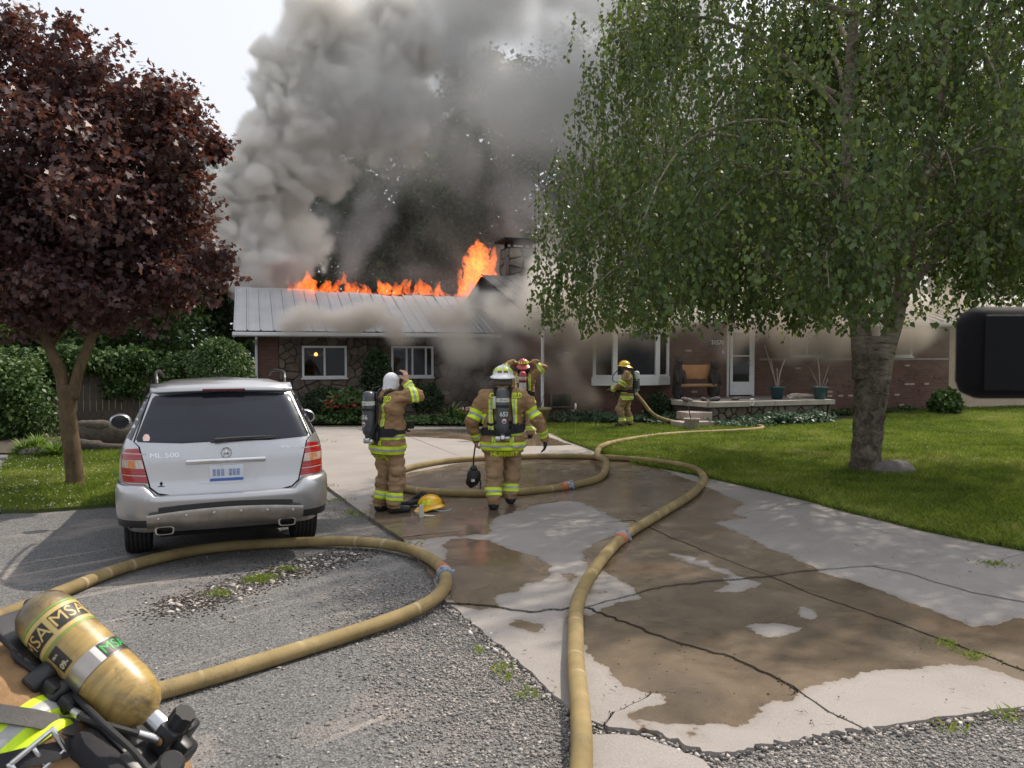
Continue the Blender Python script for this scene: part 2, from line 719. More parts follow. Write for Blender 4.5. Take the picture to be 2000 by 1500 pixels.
col = t.mix(wmask, dry, wetc)
pud = t.maprange(t.noise(.8, 3, .5), .35, .62, .30, .10)
rgh = t.n('ShaderNodeMix', data_type='FLOAT')
t.l(wmask, rgh.inputs[0]); rgh.inputs[2].default_value = .85; t.l(pud, rgh.inputs[3])
bmp = t.math('MULTIPLY', t.math('ADD', t.math('MULTIPLY', t.noise(60, 4, .7), .6), t.math('MULTIPLY', grain, .5)), t.math('MULTIPLY_ADD', wmask, -.86, 1.0))
t.bsdf(col, rgh.outputs[0], 0, t.bump(bmp, .6, .006), .5)
MT['concrete'] = t.m

WET_PX = [
    [(715, 1022), (740, 1046), (790, 1057), (880, 1050), (958, 1040), (964, 1012), (1000, 1003), (1050, 986), (1100, 979), (1135, 982), (1165, 995), (1200, 1012), (1235, 1024), (1210, 1040), (1160, 1060), (1136, 1080), (1140, 1095), (1160, 1108), (1190, 1120), (1215, 1135), (1232, 1150), (1245, 1166), (1200, 1180), (1150, 1195), (1110, 1200), (1115, 1235), (1150, 1280), (1185, 1300), (1210, 1330), (1250, 1345), (1320, 1365), (1255, 1380), (1210, 1400), (1240, 1405), (1310, 1412), (1360, 1416), (1440, 1416), (1480, 1395), (1505, 1372), (1545, 1370), (1585, 1345), (1640, 1322), (1720, 1308), (1800, 1300), (1890, 1296), (1960, 1310), (2060, 1350), (2120, 1260), (2000, 1205), (1900, 1222), (1840, 1195), (1760, 1165), (1690, 1140), (1620, 1120), (1560, 1095), (1500, 1070), (1440, 1040), (1395, 1022), (1460, 1012), (1425, 1000), (1455, 985), (1400, 960), (1340, 935), (1260, 905), (1150, 890), (1080, 892), (900, 905), (800, 925), (730, 960), (720, 990)],
    [(870, 1060), (890, 1050), (950, 1055), (985, 1070), (1040, 1085), (1075, 1105), (1080, 1120), (1060, 1135), (1020, 1140), (1010, 1155), (970, 1165), (972, 1185), (930, 1186), (890, 1180), (870, 1165), (880, 1120), (868, 1090), (870, 1075)],
    [(690, 838), (1000, 838), (1062, 850), (1120, 870), (1000, 872), (900, 858), (790, 853)],
    [(1100, 1120), (1125, 1118), (1128, 1135), (1105, 1140)], [(1160, 1158), (1192, 1150), (1198, 1160), (1166, 1168)],
    [(985, 1212), (1015, 1206), (1060, 1218), (1050, 1232), (1015, 1228)], [(1235, 1414), (1280, 1412), (1290, 1424), (1262, 1432), (1238, 1426)],
    [(1335, 1424), (1368, 1420), (1378, 1440), (1345, 1446)], [(800, 1100), (835, 1085), (862, 1108), (850, 1140), (815, 1125)]]
DRY_PX = [[(1455, 1220), (1480, 1217), (1530, 1217), (1570, 1228), (1545, 1240), (1495, 1247), (1470, 1235)],
          [(1558, 1188), (1575, 1184), (1592, 1190), (1597, 1200), (1575, 1208)],
          [(1385, 1105), (1420, 1112), (1440, 1125), (1485, 1138), (1440, 1155), (1400, 1153), (1425, 1140), (1405, 1122)],
          [(1300, 1078), (1345, 1085), (1395, 1103), (1370, 1105), (1330, 1095)]]
ZS = .040
wet_polys = [[G(x, y, ZS) for x, y in q] for q in WET_PX]
dry_polys = [[G(x, y, ZS) for x, y in q] for q in DRY_PX]
rust_polys = [[G(x, y, ZS) for x, y in q] for q in
              [[(600, 845), (690, 842), (700, 880), (640, 890), (590, 880)]]]


def conc_attr(V):
    x, y = V[:, 0], V[:, 1]
    s = np.full(len(x), -9.0)
    for q in wet_polys: s = np.maximum(s, poly_sdf(x, y, q))
    for q in dry_polys: s = np.minimum(s, -poly_sdf(x, y, q))
    d = np.zeros(len(x))
    return {'wet': np.clip(s, -.5, .5), 'dirt': d}


J1a = jag([(740, 837), (793, 854), (888, 891)], .006, .25, 3)
J1b = jag([(888, 891), (1080, 962), (1235, 1022)], .006, .25, 4)
J1c = jag([(1235, 1022), (1300, 1052), (1413, 1100), (1504, 1134)], .014, .12, 5)
J1d = jag([(1504, 1134), (1601, 1174), (1738, 1220), (1829, 1254), (1915, 1285), (2000, 1320), (2180, 1395)], .012, .10, 6)
T0 = jag([(570, 893), (616, 890), (760, 889), (888, 891)], .004, .3, 7)
T1a = jag([(782, 1058), (870, 1048), (960, 1040), (1100, 1034), (1235, 1022)], .004, .3, 8)
T1b = jag([(1235, 1022), (1310, 1022), (1400, 1016), (1500, 1000), (1590, 988)], .006, .25, 9)
T2a = jag([(871, 1185), (934, 1188), (985, 1196), (1037, 1203), (1110, 1197), (1145, 1195)], .018, .06, 10)
T2b = jag([(1145, 1195), (1213, 1177), (1293, 1154), (1401, 1143), (1481, 1135), (1504, 1134)], .016, .07, 11)
T2c = jag([(1504, 1134), (1573, 1123), (1704, 1114)], .012, .1, 12)
T2d = jag([(1704, 1114), (1829, 1108), (1943, 1103), (2010, 1085)], .012, .1, 13)
T2e = jag([(1704, 1114), (1772, 1128), (1829, 1146), (1900, 1166), (2000, 1185), (2200, 1230)], .012, .1, 14)
D1a = jag([(1145, 1195), (1208, 1220), (1276, 1248), (1362, 1277), (1430, 1294), (1516, 1334), (1560, 1362)], .016, .06, 15)
D1b = jag([(1560, 1362), (1578, 1374), (1618, 1402), (1687, 1436)], .014, .06, 16)
D2 = jag([(1179, 1428), (1202, 1402), (1253, 1379), (1270, 1364), (1373, 1365), (1459, 1368), (1544, 1370), (1560, 1362)], .010, .05, 17)
L1 = jag([(507, 838), (570, 893)], .006, .3, 18)
L2 = jag([(570, 893), (625, 945), (700, 1002), (782, 1058)], .008, .15, 19)
L3 = jag([(782, 1058), (830, 1115), (871, 1185)], .012, .10, 20)
L4 = jag([(1179, 1428), (1130, 1412), (1050, 1338), (975, 1268), (900, 1207), (888, 1194)], .012, .07, 21)
FR1 = jag([(1687, 1436), (1610, 1447), (1500, 1466), (1420, 1481), (1385, 1483), (1330, 1462), (1268, 1440), (1215, 1436), (1179, 1428)], .024, .028, 22)
FR2 = jag([(2180, 1365), (2000, 1393), (1850, 1412), (1687, 1436)], .012, .06, 23)
LAWN_PX = [(1052, 838), (1100, 862), (1165, 886), (1240, 910), (1380, 938), (1500, 966), (1590, 988), (1640, 1003), (1800, 1043), (1900, 1064), (2010, 1085), (2200, 1125), (2500, 1165)]
LW1 = jag(LAWN_PX[6::-1], .02, .3, 24)
LW2 = jag(LAWN_PX[10:5:-1], .02, .3, 25)
LW3 = jag(LAWN_PX[10:], .02, .3, 26)
TOP1 = jag([(507, 838), (740, 837)], .004, .5, 27)
TOP2 = jag([(740, 837), (1052, 838)], .004, .5, 28)
rv = lambda q: list(reversed(q))


def join(*ls):
    out = []
    for l in ls:
        for p in l:
            if not out or (p - out[-1]).length > 1e-4: out.append(p)
    if (out[0] - out[-1]).length < 1e-4: out.pop()
    return out


def inset(poly, d):
    n = len(poly)
    ar = sum(poly[i].x * poly[(i + 1) % n].y - poly[(i + 1) % n].x * poly[i].y for i in range(n))
    s = 1 if ar > 0 else -1
    out = []
    for i in range(n):
        a, b, c = poly[i - 1], poly[i], poly[(i + 1) % n]
        e1 = (b - a).normalized(); e2 = (c - b).normalized()
        n1 = Vector((-e1.y, e1.x)) * s; n2 = Vector((-e2.y, e2.x)) * s
        m = (n1 + n2)
        if m.length < .3: m = n1
        m.normalize()
        out.append(b + m * min(d / max(.5, m.dot(n1)), 2 * d))
    return out


slabs = [(join(TOP1, J1a, rv(T0), rv(L1)), .0), (join(T0, J1b, rv(T1a), rv(L2)), .003), (join(T1a, J1c, rv(T2b), rv(T2a), rv(L3)), .0),
         (join(T2a, D1a, rv(D2), L4), -.012), (join(D2, D1b, FR1), -.004), (join(T2b, J1d, FR2, rv(D1b), rv(D1a)), -.006),
         (join(J1c, T2c, T2d, LW2, rv(T1b)), .002), (join(T2c, T2e, [Vector(G(2200, 1230).xy), Vector(G(2180, 1395).xy)], rv(J1d)), -.004),
         (join(T2d, LW3[:6], [Vector(G(2200, 1125).xy), Vector(G(2200, 1230).xy)], rv(T2e)), .002),
         (join(TOP2, rv(LW1), rv(T1b), rv(J1b), rv(J1a)), .002)]
drive = tag(empty('driveway'), kind='structure')
JW = [.004, .005, .008, .010, .008, .010, .006, .009, .006, .004]
for k, (q, dz) in enumerate(slabs):
    q2 = inset(q, JW[k])
    ymin = min(p.y for p in q2)
    st = .07 if ymin < 6 else (.12 if ymin < 9 else .22)
    ph = R.uniform(0, 6)
    rel = lambda x, y, ph=ph: .006 * np.sin(x * 1.3 + ph) * np.cos(y * 1.1 + ph)
    o = sheet_from_poly('slab', q2, ZS + dz, MT['concrete'], st, conc_attr, drive, kind=None, thick=.12, relief=rel)
# the broken-off piece in front
q = jag([(1150, 1442), (1205, 1440), (1262, 1448), (1318, 1470), (1372, 1492), (1390, 1510), (1300, 1530), (1150, 1530), (1150, 1442)], .01, .05, 31)[:-1]
sheet_from_poly('slab', q, .022, MT['concrete'], .08, conc_attr, drive, kind=None, thick=.10)
# dark earth in the joints
jm = MB()
jm.add([(p.x, p.y, .012) for p in [G(515, 840), G(1040, 840), G(1590, 991), G(2190, 1128), G(2170, 1385), G(1690, 1430), G(1400, 1474), G(1190, 1422), G(900, 1200), G(880, 1182), G(790, 1058)]], [tuple(range(10, -1, -1))])
jm.build('soil', MT['soil'], kind='structure')

# ---- brick edging along the flower bed
edm = M('edging_brick', (.36, .33, .31), .85, var=.25, vs=3, bump=.3)
edg = tag(empty('brick_edging'), 'row of pale pavers between driveway and flower bed', 'edging')
a, b = G(560, 836, .05), G(1048, 836, .05)
bmb = MB().box((-.095, -.055, -.05), (.095, .055, .015), bev=.008)
bmesh_e = bmb.mesh('paver', edm)
L = (b - a).length
for k in range(int(L / .205)):
    p = a.lerp(b, (k + .5) * .205 / L)
    o = link('paver', bmesh_e, edg, p + Vector((0, 0.10, R.uniform(-.006, .006))))
    o.rotation_euler = (0, R.uniform(-.03, .03), R.uniform(-.05, .05))

# ---- loose gravel: real stones where they are near
def stones(name, centers, sizes, mats, zoff=0.0, tints=None, flat=.65, seed=5):
    r = np.random.default_rng(seed)
    n = len(centers)
    # octahedron-like with 8 jittered corners (cube) -> 12 tris
    cube = np.array([(-1, -1, -1), (1, -1, -1), (1, 1, -1), (-1, 1, -1), (-1, -1, 1), (1, -1, 1), (1, 1, 1), (-1, 1, 1)], float) * .58
    fq = np.array([(0, 3, 2, 1), (4, 5, 6, 7), (0, 1, 5, 4), (1, 2, 6, 5), (2, 3, 7, 6), (3, 0, 4, 7)])
    v = cube[None] * (1 + r.uniform(-.45, .35, (n, 8, 3)))
    v[:, :, 2] *= flat
    v[:, :, 0] *= r.uniform(.8, 1.5, (n, 1))
    an = r.uniform(0, 2 * PI, n)
    tl = r.uniform(-.5, .5, n)
    ca, sa, ct, stt = np.cos(an)[:, None], np.sin(an)[:, None], np.cos(tl)[:, None], np.sin(tl)[:, None]
    x = v[:, :, 0] * ct - v[:, :, 2] * stt
    zz = v[:, :, 0] * stt + v[:, :, 2] * ct
    y = v[:, :, 1]
    v = np.stack([x * ca - y * sa, x * sa + y * ca, zz], -1) * (sizes[:, None, None] * .5)
    v += centers[:, None, :]
    v[:, :, 2] += sizes[:, None] * .12 + zoff
    F4 = (fq[None] + (np.arange(n) * 8)[:, None, None]).reshape(-1, 4)
    ti = np.repeat(r.random(n) if tints is None else tints, 8)
    me = np_mesh(name, v.reshape(-1, 3), F4, mats, attr={'tint': ti})
    return me


t = NT('gravel_stone')
c = t.ramp(t.attr('tint'), [(0, (.085, .082, .080)), (.35, (.19, .178, .168)), (.7, (.33, .30, .275)), (.92, (.46, .42, .385)), (1, (.58, .55, .52))])
c = t.mix(.3, c, t.mix(1, c, t.ramp(t.noise(60, 4), [(.3, .5), (.7, 1.3)]), 'MULTIPLY'))
t.bsdf(c, .85)
MT['gravel'] = t.m
pl = []
edge_line = [G(*p) for p in [(871, 1185), (900, 1207), (975, 1268), (1050, 1338), (1130, 1412), (1179, 1428), (1268, 1440), (1330, 1462), (1400, 1483), (1500, 1466), (1687, 1436), (2000, 1393), (2300, 1350)]]
conc_all = [s[0] for s in slabs] + [q]


def dist_line(x, y, line):
    d = np.full(len(x), 1e9)
    for i in range(len(line) - 1):
        a, b = np.array(line[i])[:2], np.array(line[i + 1])[:2]
        e = b - a
        tt = np.clip(((x - a[0]) * e[0] + (y - a[1]) * e[1]) / (e @ e), 0, 1)
        d = np.minimum(d, np.hypot(x - a[0] - tt * e[0], y - a[1] - tt * e[1]))
    return d


n = 380000
x = rng.uniform(-3.2, 4.6, n); y = rng.uniform(3.0, 8.6, n)
dl = dist_line(x, y, edge_line)
inside = np.zeros(n, bool)
for q_ in conc_all: inside |= poly_sdf(x, y, q_) > -.005
pn = vnoise(np.column_stack([x, y, np.zeros(n)]), 1.3, 3) * .5 + .5
prob = np.clip(1.15 - dl / 1.0, 0.0, 1) * (.40 + .75 * pn) + .02 + .06 * (pn > .72)
prob *= np.clip(1.25 - (y - 3) / 6.5, .15, 1)
ok = (~inside) & (rng.random(n) < prob)
x, y, dl = x[ok], y[ok], dl[ok]
sz = rng.gamma(3.2, .0031, len(x)) + .0055
sz = np.minimum(sz, .034)
tint = np.clip(rng.normal(.42, .20, len(x)), 0, 1)
me = stones('gravel', np.column_stack([x, y, np.zeros(len(x))]), sz, MT['gravel'], tints=tint)
tag(link('gravel', me), kind='stuff')
# the strip of earth with pale stones
strip = [G(*p) for p in [(335, 1192), (400, 1168), (520, 1128), (600, 1105), (700, 1082)]]
n = 480
k = rng.random(n) ** .9 * (len(strip) - 1)
i0 = np.minimum(k.astype(int), len(strip) - 2)
S = np.array([tuple(p) for p in strip])
c0 = S[i0] + (S[i0 + 1] - S[i0]) * (k - i0)[:, None]
c0[:, :2] += rng.normal(0, .11, (n, 2))
c0[:, 1] += rng.normal(0, .12, n)
sz = np.minimum(rng.gamma(2.0, .009, n) + .008, .075)
me = stones('pebbles', c0, sz, MT['gravel'], tints=np.clip(rng.normal(.80, .2, n), .2, 1), flat=.35, seed=9)
tag(link('pebbles', me), kind='stuff')
n = 3600
k = rng.random(n) * (len(strip) - 1)
i0 = np.minimum(k.astype(int), len(strip) - 2)
c0 = S[i0] + (S[i0 + 1] - S[i0]) * (k - i0)[:, None]
c0[:, :2] += rng.normal(0, .16, (n, 2))
dk = M('dirt_crumb', (.05, .038, .03), .95, var=.4, vs=30)
me = stones('dirt', c0, np.minimum(rng.gamma(2.0, .006, n) + .006, .03), dk, flat=.4, seed=10)
tag(link('dirt', me), kind='stuff')

# crumbs of concrete and grit along the broken edges and in the cracks
def along(line, per_m, sd, z0, z1, smax, seed, name, mat, mean):
    r = np.random.default_rng(seed)
    S_ = np.array([(p[0], p[1]) for p in line]); L_ = np.linalg.norm(np.diff(S_, axis=0), axis=1)
    n = int(L_.sum() * per_m); k = np.searchsorted(np.cumsum(L_) / L_.sum(), r.random(n)); k = np.minimum(k, len(L_) - 1)
    q0 = S_[k] + (S_[k + 1] - S_[k]) * r.random(n)[:, None] + r.normal(0, sd, (n, 2))
    me = stones(name, np.column_stack([q0, r.uniform(z0, z1, n)]), np.minimum(r.gamma(2.2, mean / 2.2, n) + .003, smax), mat, tints=np.clip(r.normal(.62, .22, n), 0, 1), seed=seed)
    return tag(link(name, me), kind='stuff')


along(edge_line, 420, .035, .0, .018, .045, 51, 'rubble', MT['gravel'], .014)
for q9, per in ((T2a, 260), (T2b, 260), (D1a, 220), (D1b, 220), (D2, 120), (J1c, 160), (J1d, 200), (T2c, 80)):
    along(q9, per, .012, ZS - .022, ZS - .004, .016, len(q9) + per, 'grit', dk, .006)

# ---- twigs and leaf litter on the concrete
n = 420
px = rng.uniform(700, 1990, n); py = rng.uniform(900, 1420, n)
V_, F_ = [], []
for i in range(n):
    p = G(px[i], py[i], ZS)
    if not any(in_poly(np.array([p.x]), np.array([p.y]), q_)[0] for q_ in conc_all[:-1]): continue
    a = R.uniform(0, PI); l = R.choice([.006, .009, .012, .018, .035]); w = R.uniform(.002, .007)
    if l > .03: w = .002
    d = Vector((math.cos(a), math.sin(a), 0)); e = Vector((-d.y, d.x, 0))
    b = len(V_)
    z = Vector((0, 0, .010))
    V_ += [p - d * l + z * .6, p + e * w + z, p + d * l + z * .7, p - e * w + z * 1.1]
    F_.append((b, b + 3, b + 2, b + 1))
dm = MB(); dm.add(V_, F_)
dm.build('litter', M('litter', (.06, .045, .03), .9, var=.5, vs=2), kind='stuff')

# ---- lawns
t = NT('lawn_soil')
c = t.ramp(t.noise(1.2, 6, .65), [(.3, (.045, .065, .016)), (.55, (.085, .115, .027)), (.75, (.125, .145, .04))])
c = t.mix(.35, c, t.ramp(t.noise(60, 4, .7), [(.3, (.012, .03, .006)), (.7, (.12, .18, .05))]))
t.bsdf(c, .9, 0, t.bump(t.noise(70, 4, .7), 1.0, .03))
MT['lawn'] = t.m
lawn_r = [G(*p) for p in LAWN_PX] + [Vector((34, 10, 0)), Vector((34, 33, 0)), Vector((16, 29.5, 0)), Vector((9.3, 23.3, 0)), Vector((5.0, 21.9, 0)), Vector((1.0, 22.6, 0))]
lawn_l = [G(*p) for p in [(3, 1003), (60, 1003), (225, 990), (345, 958), (425, 900), (425, 846), (330, 853), (230, 858), (110, 862), (60, 878), (26, 888), (4, 925), (-2, 960)]]
for q_ in (lawn_r, lawn_l):
    mb = MB()
    mb.prism([(p.x, p.y) for p in (q_ if q_ is lawn_r else q_)], -.02, .048)
    mb.build('lawn', MT['lawn'], kind='structure')

t = NT('grass_blade')
c = t.ramp(t.attr('tint'), [(0, (.075, .115, .016)), (.45, (.165, .235, .030)), (.8, (.255, .315, .045)), (1, (.38, .36, .13))])
b_ = t.bsdf(c, .55, 0, None, .3, link_out=False)
tr = t.n('ShaderNodeBsdfTranslucent'); t.l(c, tr.inputs['Color'])
mx = t.n('ShaderNodeMixShader'); mx.inputs[0].default_value = .4
t.l(b_.outputs[0], mx.inputs[1]); t.l(tr.outputs[0], mx.inputs[2]); t.l(mx.outputs[0], t.out.inputs['Surface'])
MT['grass'] = t.m


def blades(name, pts, h, w, mat, lean=.5, tint=None, z0=.045, seed=2):
    r = np.random.default_rng(seed)
    n = len(pts)
    an = r.uniform(0, 2 * PI, n)
    d = np.column_stack([np.cos(an), np.sin(an), np.zeros(n)])
    ln = r.uniform(.1, lean, n)[:, None] * h[:, None]
    a2 = r.uniform(0, 2 * PI, n)
    dl_ = np.column_stack([np.cos(a2), np.sin(a2), np.zeros(n)]) * ln
    base = np.column_stack([pts, np.full(n, z0)])
    up = np.array([0, 0, 1.0])
    v = np.empty((n, 4, 3))
    v[:, 0] = base - d * w[:, None]
    v[:, 1] = base + d * w[:, None]
    v[:, 2] = base + dl_ * .35 + d * w[:, None] * .7 + up * (h * .6)[:, None]
    v[:, 3] = base + dl_ + up * h[:, None]
    F3 = (np.array([(0, 1, 2), (0, 2, 3)])[None] + (np.arange(n) * 4)[:, None, None]).reshape(-1, 3)
    return np_mesh(name, v.reshape(-1, 3), F3, mat, attr={'tint': np.repeat(r.random(n) if tint is None else tint, 4)})


def scatter_px(poly, n, ymax=1e9):
    """points in a ground outline, denser near the camera"""
    q = np.array([(p.x, p.y) for p in poly])
    lo, hi = q.min(0), q.max(0)
    out = []
    have = 0
    while have < n:
        m = n * 3
        x = rng.uniform(lo[0], hi[0], m); y = rng.uniform(lo[1], hi[1], m)
        keep = (rng.random(m) < np.clip((10.5 / np.maximum(y, 4)) ** 1.6, 0, 1)) & (np.abs(x) < y * .72 + .5)
        x, y = x[keep], y[keep]
        s = poly_sdf(x, y, poly) > -.03
        out.append(np.column_stack([x[s], y[s]])); have += s.sum()
    return np.concatenate(out)[:n]


for q_, n in ((lawn_r, 230000), (lawn_l, 60000)):
    pts = scatter_px(q_, n)
    far = np.clip(pts[:, 1] / 10, .8, 2.2)
    ti = np.clip(.52 + .34 * vnoise(np.column_stack([pts, np.zeros(n)]), .55, 4) + .26 * vnoise(np.column_stack([pts, np.zeros(n)]), 2.3, 5) + rng.normal(0, .17, n), 0, 1)
    h = rng.uniform(.035, .085, n) * (1 + .25 * vnoise(np.column_stack([pts, np.zeros(n)]), 1.5, 8))
    me = blades('grass', pts, h, rng.uniform(.0022, .004, n) * far, MT['grass'], .9, ti)
    tag(link('grass', me), kind='stuff')
# uneven fringe that hangs over the concrete
pts = []
for i in range(1, 12):
    a, b = G(*LAWN_PX[i]), G(*LAWN_PX[i + 1]) if i + 1 < len(LAWN_PX) else G(*LAWN_PX[i])
    m = int((b - a).length * 420)
    k = rng.random(m)
    q0 = np.outer(1 - k, a[:2]) + np.outer(k, b[:2])
    q0[:, 1] -= np.abs(rng.normal(0, .035, m)) - .01
    pts.append(q0)
pts = np.concatenate(pts)
me = blades('grass', pts, rng.uniform(.03, .09, len(pts)), rng.uniform(.003, .006, len(pts)), MT['grass'], 1.1, np.clip(rng.normal(.35, .2, len(pts)), 0, 1), seed=6)
tag(link('grass', me), kind='stuff')
# clover heads in the grass
wf = M('clover_head', (.62, .62, .55), .8, var=.1)
for q_, n in ((lawn_l, 900), (lawn_r, 1500)):
    pts = scatter_px(q_, n)
    if q_ is lawn_r:
        pts = pts[(pts[:, 1] > 14)]
    me = stones('clover', np.column_stack([pts, np.full(len(pts), .085)]), rng.uniform(.012, .026, len(pts)), wf, flat=1.0, seed=3)
    tag(link('clover', me), kind='stuff')
# weeds along the concrete edges and in the joint
weeds = []
for (px_, py_, s_, n_) in [(1846, 1253, .05, 60), (1900, 1276, .05, 60), (1945, 1101, .08, 150), (975, 1300, .04, 45), (990, 1316, .03, 30), (940, 1265, .03, 25), (1030, 1350, .04, 40), (632, 948, .10, 160), (690, 1000, .12, 120), (660, 975, .10, 90), (500, 1128, .06, 160), (525, 1122, .05, 80), (560, 1108, .05, 70), (430, 1155, .06, 80), (1860, 1415, .04, 30), (1975, 1395, .05, 40), (620, 862, .25, 160), (800, 1060, .1, 60)]:
    p = G(px_, py_, .05)
    q0 = np.column_stack([rng.normal(p.x, s_, n_), rng.normal(p.y, s_ * .8, n_)])
    weeds.append(q0)
pts = np.concatenate(weeds)
me = blades('weeds', pts, rng.uniform(.02, .06, len(pts)), rng.uniform(.002, .005, len(pts)), MT['grass'], 1.3, np.clip(rng.normal(.6, .2, len(pts)), 0, 1), z0=.02, seed=8)
tag(link('weeds', me), kind='stuff')

# ---- flower bed soil
sm = MB()
sm.add([(p[0], p[1], .03) for p in [(-7.6, 22.9), (1.0, 22.75), (1.0, 30), (-14, 30), (-14, 16), (-6.6, 16)]], [tuple(range(6))])
sm.build('flower_bed', MT['soil'], kind='structure')

# ================================================================= FIRE HOSES
t = NT('hose_jacket')
co = t.co()
c = t.ramp(t.noise(2.5, 5, .6), [(.3, (.175, .130, .055)), (.6, (.285, .215, .098)), (.8, (.39, .305, .155))])
w = t.n('ShaderNodeAttribute', attribute_name='along').outputs['Fac']
rib = t.math('SINE', t.math('MULTIPLY', w, 420.0))
c = t.mix(t.maprange(rib, .2, 1.0, 0, .06), c, (.20, .13, .05))
cr = t.maprange(t.noise(1.2, 2, .5, 0, None), .5, .6)
rings = t.math('SINE', t.math('MULTIPLY_ADD', w, 19.0, t.math('MULTIPLY', t.noise(1.0, 2), 9.0)))
c = t.mix(t.math('MULTIPLY', t.maprange(rings, .93, .99, 0, .38), cr), c, (.62, .52, .36))
c = t.mix(t.maprange(t.noise(7, 6, .75), .50, .74, 0, .7), c, (.13, .105, .07))
t.bsdf(c, .78, 0, t.bump(t.math('ADD', t.math('MULTIPLY', rib, .3), t.math('MULTIPLY', t.noise(60, 4), 2.0)), .25, .003), .3)
MT['hose'] = t.m
HR = .056


def hose(name, label, pts, zs, rad, group, nsub=10, couplings=(), rads=None):
    path = catmull([Vector((p.x, p.y, z)) for p, z in zip(pts, zs)], nsub)
    n = 14
    mb = MB()
    rr = [rad] * len(path) if rads is None else list(np.interp(np.linspace(0, 1, len(path)), np.linspace(0, 1, len(rads)), rads))
    mb.tube(path, rr, n, flat=.94, up=(0, 0, 1))
    al = [0.0]
    for i in range(1, len(path)): al.append(al[-1] + (path[i] - path[i - 1]).length)
    me = mb.mesh(name, MT['hose'], 'all')
    a = me.attributes.new('along', 'FLOAT', 'POINT')
    a.data.foreach_set('value', np.repeat(np.array(al, np.float32), n))
    o = tag(link(name, me), label, 'hose', group)
    for (cx, cy) in couplings:
        i = min(range(1, len(path) - 1), key=lambda i: abs((path[i] - CAM).normalized().dot(ray(cx, cy).normalized()) - 1))
        p = path[i]; d = (path[i + 1] - path[i - 1]).normalized()
        q4 = d.to_track_quat('Z', 'Y').to_matrix().to_4x4(); q4.translation = p
        cm = MB()
        cm.mi = 0
        cm.lathe([(rad * 1.02, -.17), (rad * 1.10, -.165), (rad * 1.12, -.07), (rad * 1.02, -.065)], 20, q4)
        cm.mi = 1
        cm.lathe([(rad * 1.03, -.066), (rad * 1.24, -.06), (rad * 1.24, -.035), (rad * 1.13, -.03), (rad * 1.13, .015), (rad * 1.26, .02), (rad * 1.26, .05), (rad * 1.03, .055)], 20, q4)
        cm.mi = 2
        cm.lathe([(rad * 1.02, .06), (rad * 1.09, .064), (rad * 1.09, .085), (rad * 1.02, .09)], 20, q4)
        cm.mi = 1
        for k in range(4):
            an = k * PI / 2 + .4
            cm.box((-.014, -.014, -.02), (.014, .014, .018), q4 @ Matrix.Translation((math.cos(an) * rad * 1.28, math.sin(an) * rad * 1.28, .03)), .003)
        cm.build('coupling', [MT['band_orange'], MT['coupling'], MT['band_blue']], o, True)
    return o


CAM = Vector((0, 0, CAM_H))
MT['coupling'] = M('coupling_metal', (.34, .35, .38), .45, .8, var=.35, vs=30)
MT['band_orange'] = M('tape_orange', (.42, .12, .05), .6, var=.3, vs=30)
MT['band_blue'] = M('tape_blue', (.08, .13, .24), .6, var=.3, vs=30)
z0 = ZS + HR * .94
A = [(1118, 1640), (1135, 1500), (1134, 1400), (1124, 1260), (1138, 1150), (1210, 1055), (1290, 1003), (1355, 962), (1374, 930), (1330, 908), (1200, 894), (1060, 891), (900, 898), (800, 914), (764, 936), (800, 956), (900, 963), (1000, 962), (1110, 949), (1172, 932), (1184, 910), (1166, 888), (1190, 866), (1300, 849), (1430, 842), (1486, 837), (1476, 831), (1410, 829), (1350, 829)]
zA = [.06, .06, z0] + [z0] * 18 + [z0 + .10, z0 + .02] + [z0 - .02] * 6
pts = [G(x, y, z) for (x, y), z in zip(A, zA)]
zA[20] = z0 + .07
nozzle_end = Vector((3.32, 22.05, 1.02))
p_up = [Vector((3.95, 21.75, .30)), Vector((3.55, 21.9, .72)), nozzle_end]
hose('fire_hose', 'yellow hose looping across the concrete to the firefighter at the big window', pts + p_up, zA + [.30, .72, 1.02], HR, 'yellow fire hoses', couplings=((1215, 1050), (1110, 948)))
B = [(-420, 1330), (-150, 1250), (20, 1196), (130, 1152), (250, 1106), (400, 1072), (560, 1060), (700, 1058), (790, 1070), (850, 1098), (871, 1132), (850, 1168), (780, 1204), (600, 1264), (330, 1345), (120, 1396), (-60, 1450), (-300, 1540)]
zB = [HR] * 7 + [HR + .02, z0 - .01, z0, z0, z0 - .01, HR + .02] + [HR] * 5
hose('fire_hose', 'yellow hose in a wide bend on the grey chippings behind the car', [G(x, y, z) for (x, y), z in zip(B, zB)], zB, HR, 'yellow fire hoses', couplings=((872, 1122),))
# ================================================================= HOUSE
HA = math.radians(18)
H0 = Vector((-8.2, 26.0, 0))
HM = Matrix.Translation(H0) @ Matrix.Rotation(HA, 4, 'Z')
HI = HM.inverted()


def hl(px, py, ly):
    """house coordinates (along, deep, up) of the point of the front plane at depth ly seen at a picture position"""
    a = HI @ CAM
    b = HI @ (CAM + ray(px, py))
    t = (ly - a.y) / (b.y - a.y)
    return a + (b - a) * t


house = thing('ranch_house', 'low brick and fieldstone ranch house with its ridge on fire', 'house', H0, HA)

